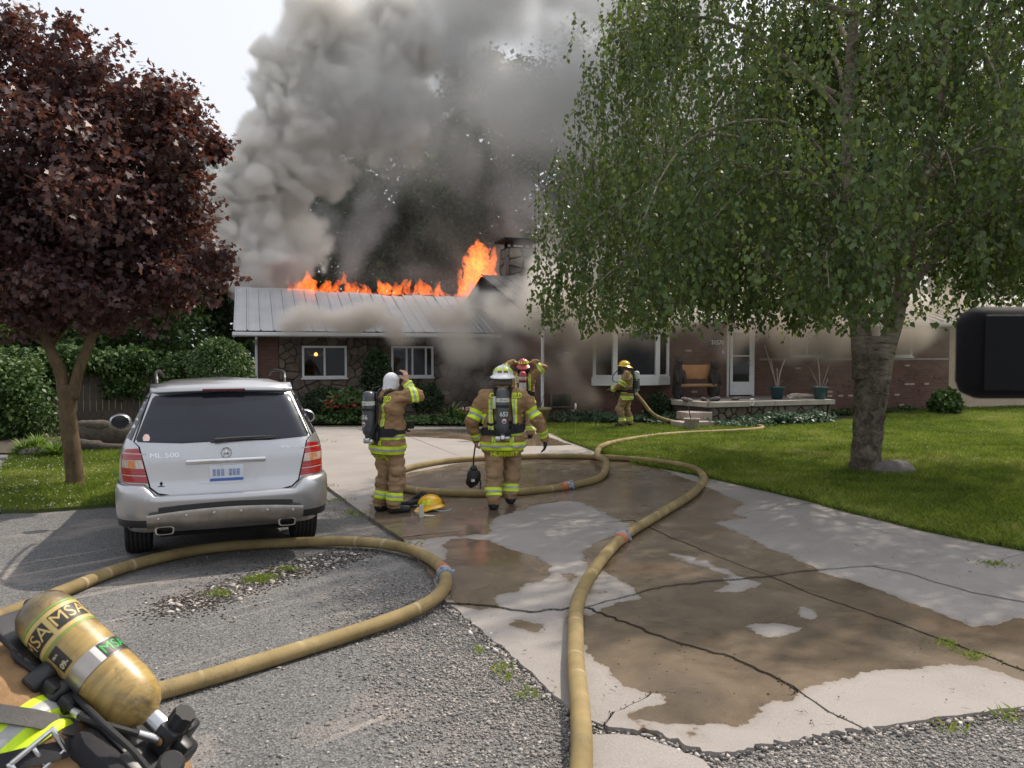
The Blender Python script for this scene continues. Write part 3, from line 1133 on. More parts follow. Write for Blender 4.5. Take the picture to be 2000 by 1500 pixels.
# --- materials
def brick_mat(name, c1, c2, mortar):
    t = NT(name)
    co = t.co()
    sep = t.n('ShaderNodeSeparateXYZ'); t.l(co, sep.inputs[0])
    cmb = t.n('ShaderNodeCombineXYZ')
    t.l(t.math('ADD', sep.outputs[0], sep.outputs[1]), cmb.inputs[0]); t.l(sep.outputs[2], cmb.inputs[1])
    br = t.n('ShaderNodeTexBrick')
    br.inputs['Scale'].default_value = 1.0
    br.inputs['Brick Width'].default_value = .215
    br.inputs['Row Height'].default_value = .072
    br.inputs['Mortar Size'].default_value = .007
    br.inputs['Color1'].default_value = (*c1, 1); br.inputs['Color2'].default_value = (*c2, 1); br.inputs['Mortar'].default_value = (*mortar, 1)
    br.inputs['Bias'].default_value = -.1
    t.l(cmb.outputs[0], br.inputs['Vector'])
    c = t.mix(.5, br.outputs['Color'], t.mix(1, br.outputs['Color'], t.ramp(t.noise(1.1, 6, .65), [(.3, .55), (.7, 1.4)]), 'MULTIPLY'))
    t.bsdf(c, .9, 0, t.bump(br.outputs['Fac'], -.6, .008), .3)
    return t.m


MT['brick'] = brick_mat('brick', (.165, .080, .060), (.105, .060, .050), (.135, .115, .10))
MT['brick_pale'] = M('brick_pale', (.40, .33, .29), .9, var=.2, vs=9)
t = NT('field_stone')
oi = t.n('ShaderNodeObjectInfo')
c = t.ramp(oi.outputs['Random'], [(0, (.105, .088, .072)), (.3, (.175, .135, .10)), (.55, (.215, .175, .14)), (.8, (.15, .125, .11)), (1, (.25, .20, .155))])
c = t.mix(1, c, t.ramp(t.noise(4, 6, .7), [(.3, .6), (.72, 1.25)]), 'MULTIPLY')
t.bsdf(c, .9, 0, t.bump(t.noise(14, 6, .7), .9, .03), .3)
MT['stone'] = t.m
MT['mortar'] = M('mortar', (.085, .075, .065), .95, var=.3, vs=10, bump=.5, bs=50)
t = NT('metal_roof')
c = t.ramp(t.noise(.7, 5, .6), [(.3, (.50, .51, .53)), (.7, (.62, .63, .65))])
t.bsdf(c, .42, .35, None, .5)
MT['roof'] = t.m
MT['char'] = M('charred', (.012, .010, .009), .95, var=.6, vs=8, bump=1, bs=20, bd=.03)


def voronoi_cells(x0, x1, z0, z1, n, seed, holes=(), gap=.016):
    r = random.Random(seed)
    pts = []
    tries = 0
    dmin = .62 * math.sqrt((x1 - x0) * (z1 - z0) / n)
    while len(pts) < n and tries < 20000:
        tries += 1
        p = (r.uniform(x0, x1), r.uniform(z0, z1))
        if all((p[0] - q[0]) ** 2 + ((p[1] - q[1]) * 1.15) ** 2 > dmin ** 2 for q in pts): pts.append(p)
    cells = []
    for i, p in enumerate(pts):
        poly = [(x0, z0), (x1, z0), (x1, z1), (x0, z1)]
        for j, q in enumerate(pts):
            if i == j: continue
            mx, mz = (p[0] + q[0]) / 2, (p[1] + q[1]) / 2
            nx, nz = q[0] - p[0], q[1] - p[1]
            l = math.hypot(nx, nz)
            if l > dmin * 5: continue
            nx /= l; nz /= l
            mx -= nx * gap; mz -= nz * gap
            poly = clip_poly(poly, mx, mz, nx, nz)
            if not poly: break
        if poly and len(poly) > 2: cells.append(poly)
    for (a, b, c_, d) in holes:
        out = []
        for poly in cells:
            # cut the rectangle out by keeping the four sides' pieces
            for (mx, mz, nx, nz, more) in ((a, 0, 1, 0, ()), (b, 0, -1, 0, ()), (0, c_, 0, 1, ((a, 0, -1, 0), (b, 0, 1, 0))), (0, d, 0, -1, ((a, 0, -1, 0), (b, 0, 1, 0)))):
                q = clip_poly(poly, mx, mz, nx, nz)
                for m4 in more:
                    if q: q = clip_poly(q, *m4)
                if q and len(q) > 2 and parea(q) > .004: out.append(q)
        cells = out
    return cells


def parea(q):
    return abs(sum(q[i][0] * q[(i + 1) % len(q)][1] - q[(i + 1) % len(q)][0] * q[i][1] for i in range(len(q)))) / 2


def clip_poly(poly, mx, mz, nx, nz):
    out = []
    n = len(poly)
    for i in range(n):
        a, b = poly[i], poly[(i + 1) % n]
        da = (a[0] - mx) * nx + (a[1] - mz) * nz
        db = (b[0] - mx) * nx + (b[1] - mz) * nz
        if da <= 0: out.append(a)
        if (da < 0 < db) or (db < 0 < da):
            t_ = da / (da - db)
            out.append((a[0] + (b[0] - a[0]) * t_, a[1] + (b[1] - a[1]) * t_))
    return out


def stone_pieces(parent, cells, to3, depth=.05, seed=1, mat='stone'):
    """each cell one stone; to3(x, z, out) gives the point"""
    r = random.Random(seed)
    for q in cells:
        # round the corners a little
        c = (sum(p[0] for p in q) / len(q), sum(p[1] for p in q) / len(q))
        pts = []
        for i in range(len(q)):
            a, b, d = q[i - 1], q[i], q[(i + 1) % len(q)]
            for (u, v, w) in ((a, b, .16), (d, b, .16)):
                pts.append((b[0] + (u[0] - b[0]) * w, b[1] + (u[1] - b[1]) * w))
        n = len(pts)
        dp = depth * r.uniform(.6, 1.3)
        mb = MB()
        o0 = [to3(p[0], p[1], 0) for p in pts]
        o1 = [to3(p[0], p[1], dp * .7) for p in pts]
        o2 = [to3(c[0] + (p[0] - c[0]) * .84, c[1] + (p[1] - c[1]) * .84, dp * r.uniform(.9, 1.15)) for p in pts]
        vs = o0 + o1 + o2
        fs = []
        for k in range(n):
            k2 = (k + 1) % n
            fs += [(k, k2, n + k2, n + k), (n + k, n + k2, 2 * n + k2, 2 * n + k)]
        fs.append(tuple(range(2 * n, 3 * n)))
        mb.add(vs, fs)
        mb.build('stone', MT[mat], parent)


def wall_with_holes(name, x0, x1, z0, z1, y, thick, holes, mat, parent):
    """front face at depth y (towards the viewer), openings cut through"""
    mb = MB()
    xs = sorted({x0, x1, *[h[0] for h in holes], *[h[1] for h in holes]})
    zs = sorted({z0, z1, *[h[2] for h in holes], *[h[3] for h in holes]})
    for i in range(len(xs) - 1):
        for j in range(len(zs) - 1):
            cx, cz = (xs[i] + xs[i + 1]) / 2, (zs[j] + zs[j + 1]) / 2
            if any(h[0] < cx < h[1] and h[2] < cz < h[3] for h in holes): continue
            mb.add([(xs[i], y, zs[j]), (xs[i + 1], y, zs[j]), (xs[i + 1], y, zs[j + 1]), (xs[i], y, zs[j + 1])], [(0, 1, 2, 3)])
    for (a, b, c_, d) in holes:
        mb.add([(a, y, c_), (b, y, c_), (b, y, d), (a, y, d), (a, y + thick, c_), (b, y + thick, c_), (b, y + thick, d), (a, y + thick, d)],
               [(0, 4, 5, 1), (1, 5, 6, 2), (2, 6, 7, 3), (3, 7, 4, 0)])
    # returns at both ends and the top
    mb.add([(x0, y, z0), (x0, y, z1), (x0, y + thick, z1), (x0, y + thick, z0)], [(0, 1, 2, 3)])
    mb.add([(x1, y, z0), (x1, y, z1), (x1, y + thick, z1), (x1, y + thick, z0)], [(3, 2, 1, 0)])
    return mb.build(name, mat, parent)


def frame_mb(mb, x0, x1, z0, z1, y, w=.07, d=.07):
    mb.box((x0, y, z0), (x1, y + d, z0 + w)); mb.box((x0, y, z1 - w), (x1, y + d, z1))
    mb.box((x0, y, z0 + w), (x0 + w, y + d, z1 - w)); mb.box((x1 - w, y, z0 + w), (x1, y + d, z1 - w))
    return mb


def window(parent, x0, x1, z0, z1, y, splits=(.5,), w=.07, sill=True):
    mb = MB()
    frame_mb(mb, x0, x1, z0, z1, y - .03, w, .10)
    if sill: mb.box((x0 - .03, y - .075, z0 - .05), (x1 + .03, y + .0, z0 - .002))
    win = mb.build('window', MT['white_trim'], parent)
    for f in splits:
        xm = x0 + (x1 - x0) * f
        MB().box((xm - .03, y - .015, z0 + w + .002), (xm + .03, y + .05, z1 - w - .002)).build('mullion', MT['white_trim'], win)
    edges = [x0 + w] + [x0 + (x1 - x0) * f for f in splits] + [x1 - w]
    for a, b in zip(edges[:-1], edges[1:]):
        p = MB().box((a + .004, y + .022, z0 + w + .004), (b - .004, y + .030, z1 - w - .004))
        p.build('pane', MT['dark_glass'], win)
    return win


LW_Y, RW_Y = 0.0, -4.95
LX1 = 8.75
# --- left wing
w1 = (hl(590, 737, 0), hl(677, 675, 0)); w2 = (hl(764, 738, 0), hl(846, 677, 0))
WIN_L = [(w1[0].x, w1[1].x, 1.22, 2.28), (w2[0].x, w2[1].x, 1.22, 2.28)]
wallL = wall_with_holes('wall', 0, LX1, 0, 2.6, LW_Y, .25, WIN_L, MT['mortar'], house)
bx = .62
wl = MB()
wl.box((-.02, -.045, 0), (bx, -.002, 2.58))
wl.build('brick_pier', MT['brick'], house)
cells = voronoi_cells(bx + .03, LX1 - .02, .02, 2.56, 190, 4, [(a - .02, b + .02, c_ - .06, d + .02) for a, b, c_, d in WIN_L])
stone_pieces(wallL, cells, lambda x, z, o: (x, -.005 - o, z), .05, 5)
for k, (a, b, c_, d) in enumerate(WIN_L):
    win = window(house, a, b, c_, d, -.02, (.5,) if k == 0 else (.36, .5, .82))
# gable end (left side) and rear
ge = MB()
ge.add([(-.02, .02, 0), (-.02, 8.0, 0), (-.02, 8.0, 2.6), (-.02, 4.0, 4.25), (-.02, .02, 2.6)], [(0, 4, 3, 2, 1)])
ge.build('gable_wall', MT['brick'], house)
rb = MB()
rb.box((-.02, 8.0, 0), (23.0, 8.2, 2.6))
rb.box((23.05, RW_Y + .05, 0), (23.3, 8.0, 2.9))
rb.build('rear_wall', MT['brick'], house)
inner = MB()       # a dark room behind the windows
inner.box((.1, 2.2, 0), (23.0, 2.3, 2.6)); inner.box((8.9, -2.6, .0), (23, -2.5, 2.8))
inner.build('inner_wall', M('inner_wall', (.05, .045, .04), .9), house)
# side wall of the right wing that faces the recess
sw = MB()
sw.box((7.98, RW_Y + .252, 0), (8.22, -.002, 2.95))
sw.build('side_wall', MT['brick'], house)
# --- roof of the left wing: ribbed metal sheets, each its own piece
EX, RY = -.75, 4.2
e0 = Vector((EX, -.62, 2.74)); r0 = Vector((EX, RY, 4.45))
roofL = MB()
roofL.add([(EX, -.60, 2.68), (LX1 + .6, -.60, 2.68), (LX1 + .6, RY, 4.39), (EX, RY, 4.39), (EX, 9.0, 2.68), (LX1 + .6, 9.0, 2.68)], [(0, 1, 2, 3), (3, 2, 5, 4)])
roofL = roofL.build('roof', MT['char'], house)
pw = .405
np_ = int((LX1 + .6 - EX) / pw) + 1
sl = (r0 - e0)
nrm = Vector((0, -sl.z, sl.y)).normalized()
burn_x0 = 2.0
pmat_char = MT['char']
for k in range(np_):
    xa = EX + k * pw; xb = xa + pw
    top = 1.0
    if xa > burn_x0: top = 1 - min(.14, .05 + (xa - burn_x0) * .013) - R.uniform(0, .06)
    nseg = 5
    mb = MB()
    prof = [(0, .004), (.018, .038), (.042, .038), (.06, .004), (.2, .004), (.215, .014), (.235, .004), (.395, .004)]
    rows = []
    for i in range(nseg + 1):
        f = i / nseg * top
        curl = (.05 * (i / nseg) ** 4 * R.uniform(.3, 1.5)) if xa > burn_x0 else 0
        for (u, h) in prof:
            ff = f + (R.uniform(-.012, .012) if (i == nseg and xa > burn_x0) else 0)
            rows.append(Vector((xa + u, 0, 0)) + Vector((0, e0.y, e0.z)) + Vector((0, sl.y, sl.z)) * ff + nrm * (h + curl))
    m_ = len(prof)
    fs = [(i * m_ + j, i * m_ + j + 1, (i + 1) * m_ + j + 1, (i + 1) * m_ + j) for i in range(nseg) for j in range(m_ - 1)]
    mb.add(rows, fs)
    mb.build('roof_panel', MT['roof'], roofL)
rc = MB()
rc.add([Vector((EX, RY - .16, 4.40)), Vector((burn_x0, RY - .16, 4.40)), Vector((burn_x0, RY, 4.475)), Vector((EX, RY, 4.475)), Vector((EX, RY + .16, 4.40)), Vector((burn_x0, RY + .16, 4.40))], [(0, 1, 2, 3), (3, 2, 5, 4)])
rc.build('ridge_cap', MT['roof'], roofL)
# charred rafters standing out of the hole
for k in range(26):
    x = burn_x0 + .3 + k * .27
    if x > LX1 + .4: break
    mb = MB()
    h = R.uniform(-.05, .10)
    mb.tube([(x, RY - .9, 4.02), (x + R.uniform(-.05, .05), RY + R.uniform(-.1, .1), 4.38 + h)], .035, 5)
    mb.build('rafter', MT['char'], roofL)
tr_ = MB()
tr_.box((EX, -.66, 2.55), (LX1 + .6, -.62, 2.70)); tr_.box((EX - .03, -.62, 2.56), (EX, 0.0, 2.70))
tr_.add([(EX, -.62, 2.60), (LX1 + .6, -.62, 2.60), (LX1 + .6, 0, 2.60), (EX, 0, 2.60)], [(0, 3, 2, 1)])
tr_.build('soffit', MT['grey_trim'], house)
gt = MB()
gt.box((EX - .02, -.79, 2.58), (LX1 + .6, -.665, 2.70), bev=.02)
gt.build('gutter', MT['white_trim'], house)
bg = MB()
bg.add([(EX, -.60, 2.66), (EX, RY, 4.37), (EX, RY, 4.22), (EX, -.60, 2.52), (EX + .04, -.60, 2.66), (EX + .04, RY, 4.37), (EX + .04, RY, 4.22), (EX + .04, -.60, 2.52)],
       [(0, 3, 2, 1), (4, 5, 6, 7), (0, 1, 5, 4), (3, 7, 6, 2), (0, 4, 7, 3), (1, 2, 6, 5)])
bg.build('barge_board', MT['grey_trim'], house)
dsp = MB()
dsp.tube([(-.06, -.72, 2.60), (-.06, -.66, 2.50), (-.06, -.10, 2.30), (-.06, -.09, .1)], .042, 8)
dsp.build('downspout', MT['white_trim'], house)
# --- right wing
px_win = hl(1157, 700, RW_Y).x
bw0, bw1 = px_win, hl(1305, 700, RW_Y).x
dr0, dr1 = hl(1419, 700, RW_Y).x, hl(1472, 700, RW_Y).x
sw_a = (hl(1543, 690, RW_Y).x, hl(1606, 690, RW_Y).x); sw_b = (hl(1716, 690, RW_Y).x, hl(1780, 690, RW_Y).x)
WIN_R = [(bw0 + .03, bw1 - .03, 1.10, 2.78), (dr0, dr1, .66, 2.90), (sw_a[0], sw_a[1], 1.93, 2.85), (sw_b[0], sw_b[1], 1.93, 2.85)]
wallR = wall_with_holes('wall', 8.0, 23.3, 0, 2.98, RW_Y, .25, WIN_R, MT['brick'], house)
# pale bricks that stand proud of the wall
bme = MB().box((-.10, -.018, -.032), (.10, .02, .032)).mesh('brick', MT['brick_pale'])
bme2 = MB().box((-.10, -.018, -.032), (.10, .02, .032)).mesh('brick', MT['brick'])
for k in range(150):
    x = 8.1 + round(R.uniform(0, 15.0) / .215) * .215; z = .1 + round(R.uniform(0, 2.7) / .072) * .072
    if any(a - .13 < x < b + .13 and c_ - .1 < z < d + .1 for a, b, c_, d in WIN_R): continue
    o = link('brick', bme if R.random() < .28 else bme2, wallR, Vector((x, RW_Y - .004 - R.uniform(0, .015), z)))
ldg = MB()
ldg.box((dr1 + .2, RW_Y - .05, 1.80), (23.32, RW_Y - .001, 1.87))
ldg.build('ledge', M('limestone', (.27, .24, .215), .85, var=.15, vs=5), house)
# bay window
bay = MB()
by = RW_Y - .34
ba, bb = bw0 + .58, bw1 - .56
zt, zb, zs_ = 2.80, 1.32, 1.06
outl = [(bw0, RW_Y - .004), (ba, by), (bb, by), (bw1, RW_Y - .004)]
bay.prism([(bw0 - .04, RW_Y - .002), (bw0 - .04, RW_Y - .06), (ba - .03, by - .05), (bb + .03, by - .05), (bw1 + .04, RW_Y - .06), (bw1 + .04, RW_Y - .002)], zs_, zb)
bay.prism([(bw0 - .04, RW_Y - .002), (bw0 - .04, RW_Y - .06), (ba - .03, by - .05), (bb + .03, by - .05), (bw1 + .04, RW_Y - .06), (bw1 + .04, RW_Y - .002)], zt - .10, zt + .06)
for (x, y) in ((ba, by), (bb, by)):
    bay.box((x - .075, y - .035, zb), (x + .075, y + .06, zt - .10))
bay.box((bw0, RW_Y - .07, zb), (bw0 + .09, RW_Y - .002, zt - .1)); bay.box((bw1 - .09, RW_Y - .07, zb), (bw1, RW_Y - .002, zt - .1))
bay_o = bay.build('bay_window', MT['white_trim'], house)
for (a, b) in zip(outl[:-1], outl[1:]):
    mb = MB()
    A_, B_ = Vector((a[0], a[1], 0)), Vector((b[0], b[1], 0))
    d_ = (B_ - A_).normalized(); nn = Vector((-d_.y, d_.x, 0))
    lo = A_ + d_ * .02 + nn * .03; hi = B_ - d_ * .02 + nn * .03
    mb.add([lo + Vector((0, 0, zb)), hi + Vector((0, 0, zb)), hi + Vector((0, 0, zt - .1)), lo + Vector((0, 0, zt - .1))], [(0, 1, 2, 3)])
    mb.build('pane', MT['dark_glass'], bay_o)
    for z_ in (zb, zt - .16):
        fr = MB()
        lo2, hi2 = A_ + d_ * .05, B_ - d_ * .05
        fr.add([lo2 + nn * k + Vector((0, 0, z_ + e)) for e in (0.001, .059) for k in (-.008, .026)] + [hi2 + nn * k + Vector((0, 0, z_ + e)) for e in (0.001, .059) for k in (-.008, .026)],
               [(0, 4, 6, 2), (2, 6, 7, 3), (3, 7, 5, 1), (1, 5, 4, 0)])
        fr.build('sash', MT['white_trim'], bay_o)
for (a, b) in (sw_a, sw_b):
    window(house, a, b, 1.93, 2.85, RW_Y - .02, (.5,), .06)
# front door: white storm door in its frame
dm_ = MB()
y_ = RW_Y - .05
dm_.box((dr0, y_, .66), (dr0 + .07, y_ + .15, 2.90)); dm_.box((dr1 - .07, y_, .66), (dr1, y_ + .15, 2.90)); dm_.box((dr0 + .07, y_, 2.82), (dr1 - .07, y_ + .15, 2.90))
door_f = dm_.build('door_frame', MT['white_trim'], house)
da, db = dr0 + .08, dr1 - .10
dl_ = MB()
dl_.box((da, y_ - .05, .70), (db, y_ - .01, 1.12)); dl_.box((da, y_ - .05, 1.12), (da + .09, y_ - .01, 2.80)); dl_.box((db - .12, y_ - .05, 1.12), (db, y_ - .01, 2.80))
dl_.box((da + .09, y_ - .05, 2.70), (db - .12, y_ - .01, 2.80)); dl_.box((da + .09, y_ - .048, 1.93), (db - .12, y_ - .012, 1.97))
dl_.box((da + .10, y_ - .058, .78), (db - .13, y_ - .05, 1.06))
dr_o = dl_.build('door', MT['white_trim'], house)
MB().box((da + .09, y_ - .034, 1.12), (db - .12, y_ - .026, 2.70)).build('pane', MT['dark_glass'], dr_o)
hb = MB()
hb.box((db - .10, y_ - .062, 1.62), (db - .04, y_ - .05, 1.82), bev=.008); hb.tube([(db - .07, y_ - .06, 1.73), (db - .07, y_ - .12, 1.73), (db - .22, y_ - .12, 1.73)], .012, 6)
hb.build('handle', MT['steel'], dr_o)
# house number plate
pl_ = MB()
nx0, nx1 = hl(1386, 672, RW_Y).x, hl(1414, 672, RW_Y).x
pl_.box((nx0, RW_Y - .035, 2.24), (nx1, RW_Y - .002, 2.50), bev=.006)
pl_o = pl_.build('number_plate', MT['black_plastic'], house)
text_obj('digits', '31570', .20, MT['white_trim'], pl_o, Matrix.Translation(((nx0 + nx1) / 2, RW_Y - .04, 2.37)) @ Matrix.Rotation(PI / 2, 4, 'X'), .004, .004, sx=.92)
MB().box((dr0 - .16, RW_Y - .03, 2.02), (dr0 - .12, RW_Y - .002, 2.12), bev=.006).build('doorbell', MT['white_trim'], house)
# roof of the right wing
e1, r1 = Vector((7.3, RW_Y - .65, 3.12)), Vector((7.3, -.6, 4.72))
rr = MB()
rr.add([(7.3, e1.y, 3.06), (24.1, e1.y, 3.06), (24.1, r1.y, 4.66), (7.3, r1.y, 4.66), (24.1, 4.2, 3.06), (7.3, 4.2, 3.06)], [(0, 1, 2, 3), (3, 2, 4, 5)])
roofR = rr.build('roof', MT['char'], house)
sl2 = r1 - e1
n2 = Vector((0, -sl2.z, sl2.y)).normalized()
prof = [(0, .004), (.018, .038), (.042, .038), (.06, .004), (.2, .004), (.215, .014), (.235, .004), (.395, .004)]
mb = MB()
rows = []
for f in (0, 1):
    for (u, h) in prof: rows.append(Vector((u, 0, 0)) + sl2 * f + n2 * h)
mb.add(rows, [(j, j + 1, 8 + j + 1, 8 + j) for j in range(7)])
MT['roof_brown'] = M('roof_brown', (.16, .145, .13), .6, var=.2, vs=2)
pan = mb.mesh('roof_panel', MT['roof_brown'])
for k in range(41): link('roof_panel', pan, roofR, e1 + Vector((k * pw, 0, 0)))
so = MB()
so.box((7.3, RW_Y - .70, 2.94), (24.1, RW_Y - .66, 3.09))
so.add([(7.3, RW_Y - .66, 2.98), (24.1, RW_Y - .66, 2.98), (24.1, RW_Y, 2.98), (7.3, RW_Y, 2.98)], [(0, 3, 2, 1)])
gw_ = MB(); gw_.add([(7.98, RW_Y - .0, 2.94), (7.98, -.6, 2.94), (7.98, -.6, 4.66), (7.98, RW_Y, 3.25)], [(0, 3, 2, 1)]); gw_.build('gable_wall', MT['brick'], house)
so.build('soffit', MT['grey_trim'], house)
MB().box((7.28, RW_Y - .83, 2.98), (24.1, RW_Y - .705, 3.10), bev=.02).build('gutter', MT['white_trim'], house)
d2 = MB()
d2.tube([(7.92, RW_Y - .76, 3.0), (7.92, RW_Y - .70, 2.85), (7.92, RW_Y - .12, 2.65), (7.92, RW_Y - .10, .1)], .05, 8)
d2.build('downspout', MT['white_trim'], house)
# chimney of field stones with a flat cap
ch0, ch1 = hl(988, 560, .3).x, hl(1040, 560, .3).x
cm_ = MB()
cm_.box((ch0, -.1, 3.0), (ch1, .9, 5.75))
chim = cm_.build('chimney', MT['mortar'], house)
cells = voronoi_cells(ch0 + .01, ch1 - .01, 3.2, 5.74, 22, 21)
stone_pieces(chim, cells, lambda x, z, o: (x, -.102 - o, z), .08, 22)
cells = voronoi_cells(-.08, .88, 3.2, 5.74, 18, 23)
stone_pieces(chim, cells, lambda y, z, o: (ch0 - .002 - o, y, z), .08, 24)
cp = MB()
cp.box((ch0 - .02, -.1, 5.752), (ch1 + .02, .9, 5.80)); cp.box((ch0 + .1, 0, 5.80), (ch0 + .2, .1, 6.02)); cp.box((ch1 - .2, .7, 5.80), (ch1 - .1, .8, 6.02)); cp.box((ch0 + .1, .7, 5.8), (ch0 + .2, .8, 6.02)); cp.box((ch1 - .2, 0, 5.8), (ch1 - .1, .1, 6.02))
cp.box((ch0 - .22, -.25, 6.02), (ch1 + .16, 1.0, 6.10))
cp.build('chimney_cap', MT['char'], house)
# little lit lamp hanging behind the first window
lampx = hl(617, 692, 0.35)
lm = NT('lamp_glow'); em = lm.n('ShaderNodeEmission'); em.inputs['Color'].default_value = (1, .28, .06, 1); em.inputs['Strength'].default_value = 9
lm.l(em.outputs[0], lm.out.inputs['Surface'])
t = NT('window_glass')
gl = t.n('ShaderNodeBsdfGlossy'); gl.inputs['Roughness'].default_value = .04; gl.inputs['Color'].default_value = (.6, .6, .6, 1)
tp = t.n('ShaderNodeBsdfTransparent'); tp.inputs['Color'].default_value = (.72, .74, .74, 1)
fr_ = t.n('ShaderNodeFresnel'); fr_.inputs['IOR'].default_value = 1.5
mx = t.n('ShaderNodeMixShader'); t.l(t.math('MULTIPLY', fr_.outputs[0], .8), mx.inputs[0]); t.l(tp.outputs[0], mx.inputs[1]); t.l(gl.outputs[0], mx.inputs[2]); t.l(mx.outputs[0], t.out.inputs['Surface'])
MT['clear_glass'] = t.m
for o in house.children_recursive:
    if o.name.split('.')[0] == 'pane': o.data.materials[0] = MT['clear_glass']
lamp = thing('hanging_lamp', 'small orange glowing lamp hanging behind the left window', 'lamp', HM @ lampx, HA)
MB().lathe([(.02, -.05), (.055, -.03), (.06, .01), (.04, .04), (.01, .06)], 12).build('bulb', lm.m, lamp, True)
lc = MB(); lc.tube([(0, 0, .06), (0, 0, .45)], .006, 5); lc.tube([(-.28, .02, .14), (-.2, .02, -.02), (0, .0, -.075), (.2, .02, -.02), (.28, .02, .14)], .012, 5)
lc.build('bracket', MT['grey_trim'], lamp)
cu = M('curtain', (.11, .11, .115), .9, var=.2, vs=3)
# --- beige outbuilding at the far right
og = thing('garage', 'beige rendered garage wall beyond the right end of the brick house', 'garage', HM @ Vector((23.32, 0, 0)), HA)
gm_ = M('beige_render', (.45, .37, .27), .9, var=.12, vs=2, bump=.2)
MB().box((.05, RW_Y + .5, 0), (9, 3.5, 3.0)).build('wall', gm_, og)
g2 = MB(); g2.add([(-.2, RW_Y - .1, 2.98), (9.4, RW_Y - .1, 2.98), (9.4, -.6, 4.5), (-.2, -.6, 4.5), (-.2, 4, 2.98), (9.4, 4, 2.98)], [(0, 1, 2, 3), (3, 2, 5, 4)])
g2.build('roof', MT['roof_brown'], og)

# --- porch
PZ = .66
porch = thing('porch', 'raised stone porch with a pale slab edge below the white door', 'porch', H0, HA)
pp = [(11.45, RW_Y - .03), (11.46, -6.45), (11.75, -7.9), (16.05, -7.74), (16.05, RW_Y - .03)]
MB().prism(pp[::-1], PZ - .13, PZ).build('floor', M('porch_floor', (.21, .19, .17), .9, var=.2, vs=3), porch)
pe = MB()
lime = M('porch_edge', (.40, .36, .31), .85, var=.15, vs=4, bump=.2)
for (a, b) in ((pp[1], pp[2]), (pp[2], (13.9, -7.82)), ((13.92, -7.82), pp[3])):
    A_, B_ = Vector((*a, 0)), Vector((*b, 0)); d_ = (B_ - A_).normalized(); nn = Vector((d_.y, -d_.x, 0))
    mb = MB(); mb.prism([(A_ + nn * .06)[:2], (B_ + nn * .06)[:2], (B_ - nn * .3)[:2], (A_ - nn * .3)[:2]], PZ - .12, PZ + .012)
    mb.build('edge_slab', lime, porch)
bs_ = MB(); bs_.prism([(11.5, RW_Y - .03), (11.5, -6.4), (11.8, -7.82), (16.0, -7.66), (16.0, RW_Y - .03)][::-1], 0, PZ - .132)
base_o = bs_.build('stone_base', MT['mortar'], porch)
cells = voronoi_cells(11.82, 15.98, .0, PZ - .15, 30, 31)
stone_pieces(base_o, cells, lambda x, z, o: (x, -7.822 + (x - 11.8) * .038 - o, z), .05, 32)
stp = thing('porch_steps', 'two grey stone steps at the left corner of the porch', 'steps', HM @ Vector((11.35, -8.2, 0)), HA)
MB().box((-.75, -.25, 0), (.25, .35, .20), bev=.02).build('step', MT['brick_pale'], stp)
MB().box((-.35, .12, .2), (.42, .75, .42), bev=.02).build('step', MT['brick_pale'], stp)
# ================================================================= TREES AND PLANTS
LEAF_G = leaf_mat('birch_leaf', [(0, (.040, .072, .024)), (.45, (.082, .135, .038)), (.8, (.135, .195, .052)), (1, (.23, .26, .075))], .42, .42, (.20, .25, .03), .5)
LEAF_R = leaf_mat('maple_leaf', [(0, (.033, .020, .024)), (.45, (.066, .037, .038)), (.8, (.120, .064, .055)), (1, (.20, .110, .070))], .45, .30, (.26, .075, .03), .4)
LEAF_D = leaf_mat('forest_leaf', [(0, (.014, .032, .012)), (.5, (.030, .060, .020)), (.85, (.055, .092, .028)), (1, (.09, .12, .035))], .6, .3)
LEAF_H = leaf_mat('hedge_leaf', [(0, (.030, .062, .016)), (.5, (.070, .130, .032)), (.85, (.12, .185, .048)), (1, (.20, .24, .07))], .5, .3)
LEAF_B = leaf_mat('bright_leaf', [(0, (.07, .14, .02)), (.5, (.13, .22, .03)), (1, (.22, .30, .05))], .5, .45)
LEAF_V = leaf_mat('bluish_leaf', [(0, (.035, .075, .040)), (.5, (.070, .125, .066)), (1, (.12, .19, .10))], .5, .25)

RHOMB = (np.array([(0, 0), (-.36, .38), (0, 1), (.36, .38)]), [(0, 1, 2, 3)])
BIRCH = (np.array([(0, 0), (-.34, .22), (-.30, .48), (0, 1.0), (.30, .48), (.34, .22)]), [(0, 5, 4, 3, 2, 1)])
_mp = [(0, 0), (-.16, .10), (-.50, .06), (-.36, .30), (-.62, .56), (-.30, .52), (0, 1.0), (.30, .52), (.62, .56), (.36, .30), (.50, .06), (.16, .10)]
MAPLE = (np.array(_mp), [tuple(range(len(_mp) - 1, -1, -1))])
OVAL = (np.array([(0, 0), (-.26, .25), (-.30, .55), (0, 1), (.30, .55), (.26, .25)]), [(0, 5, 4, 3, 2, 1)])


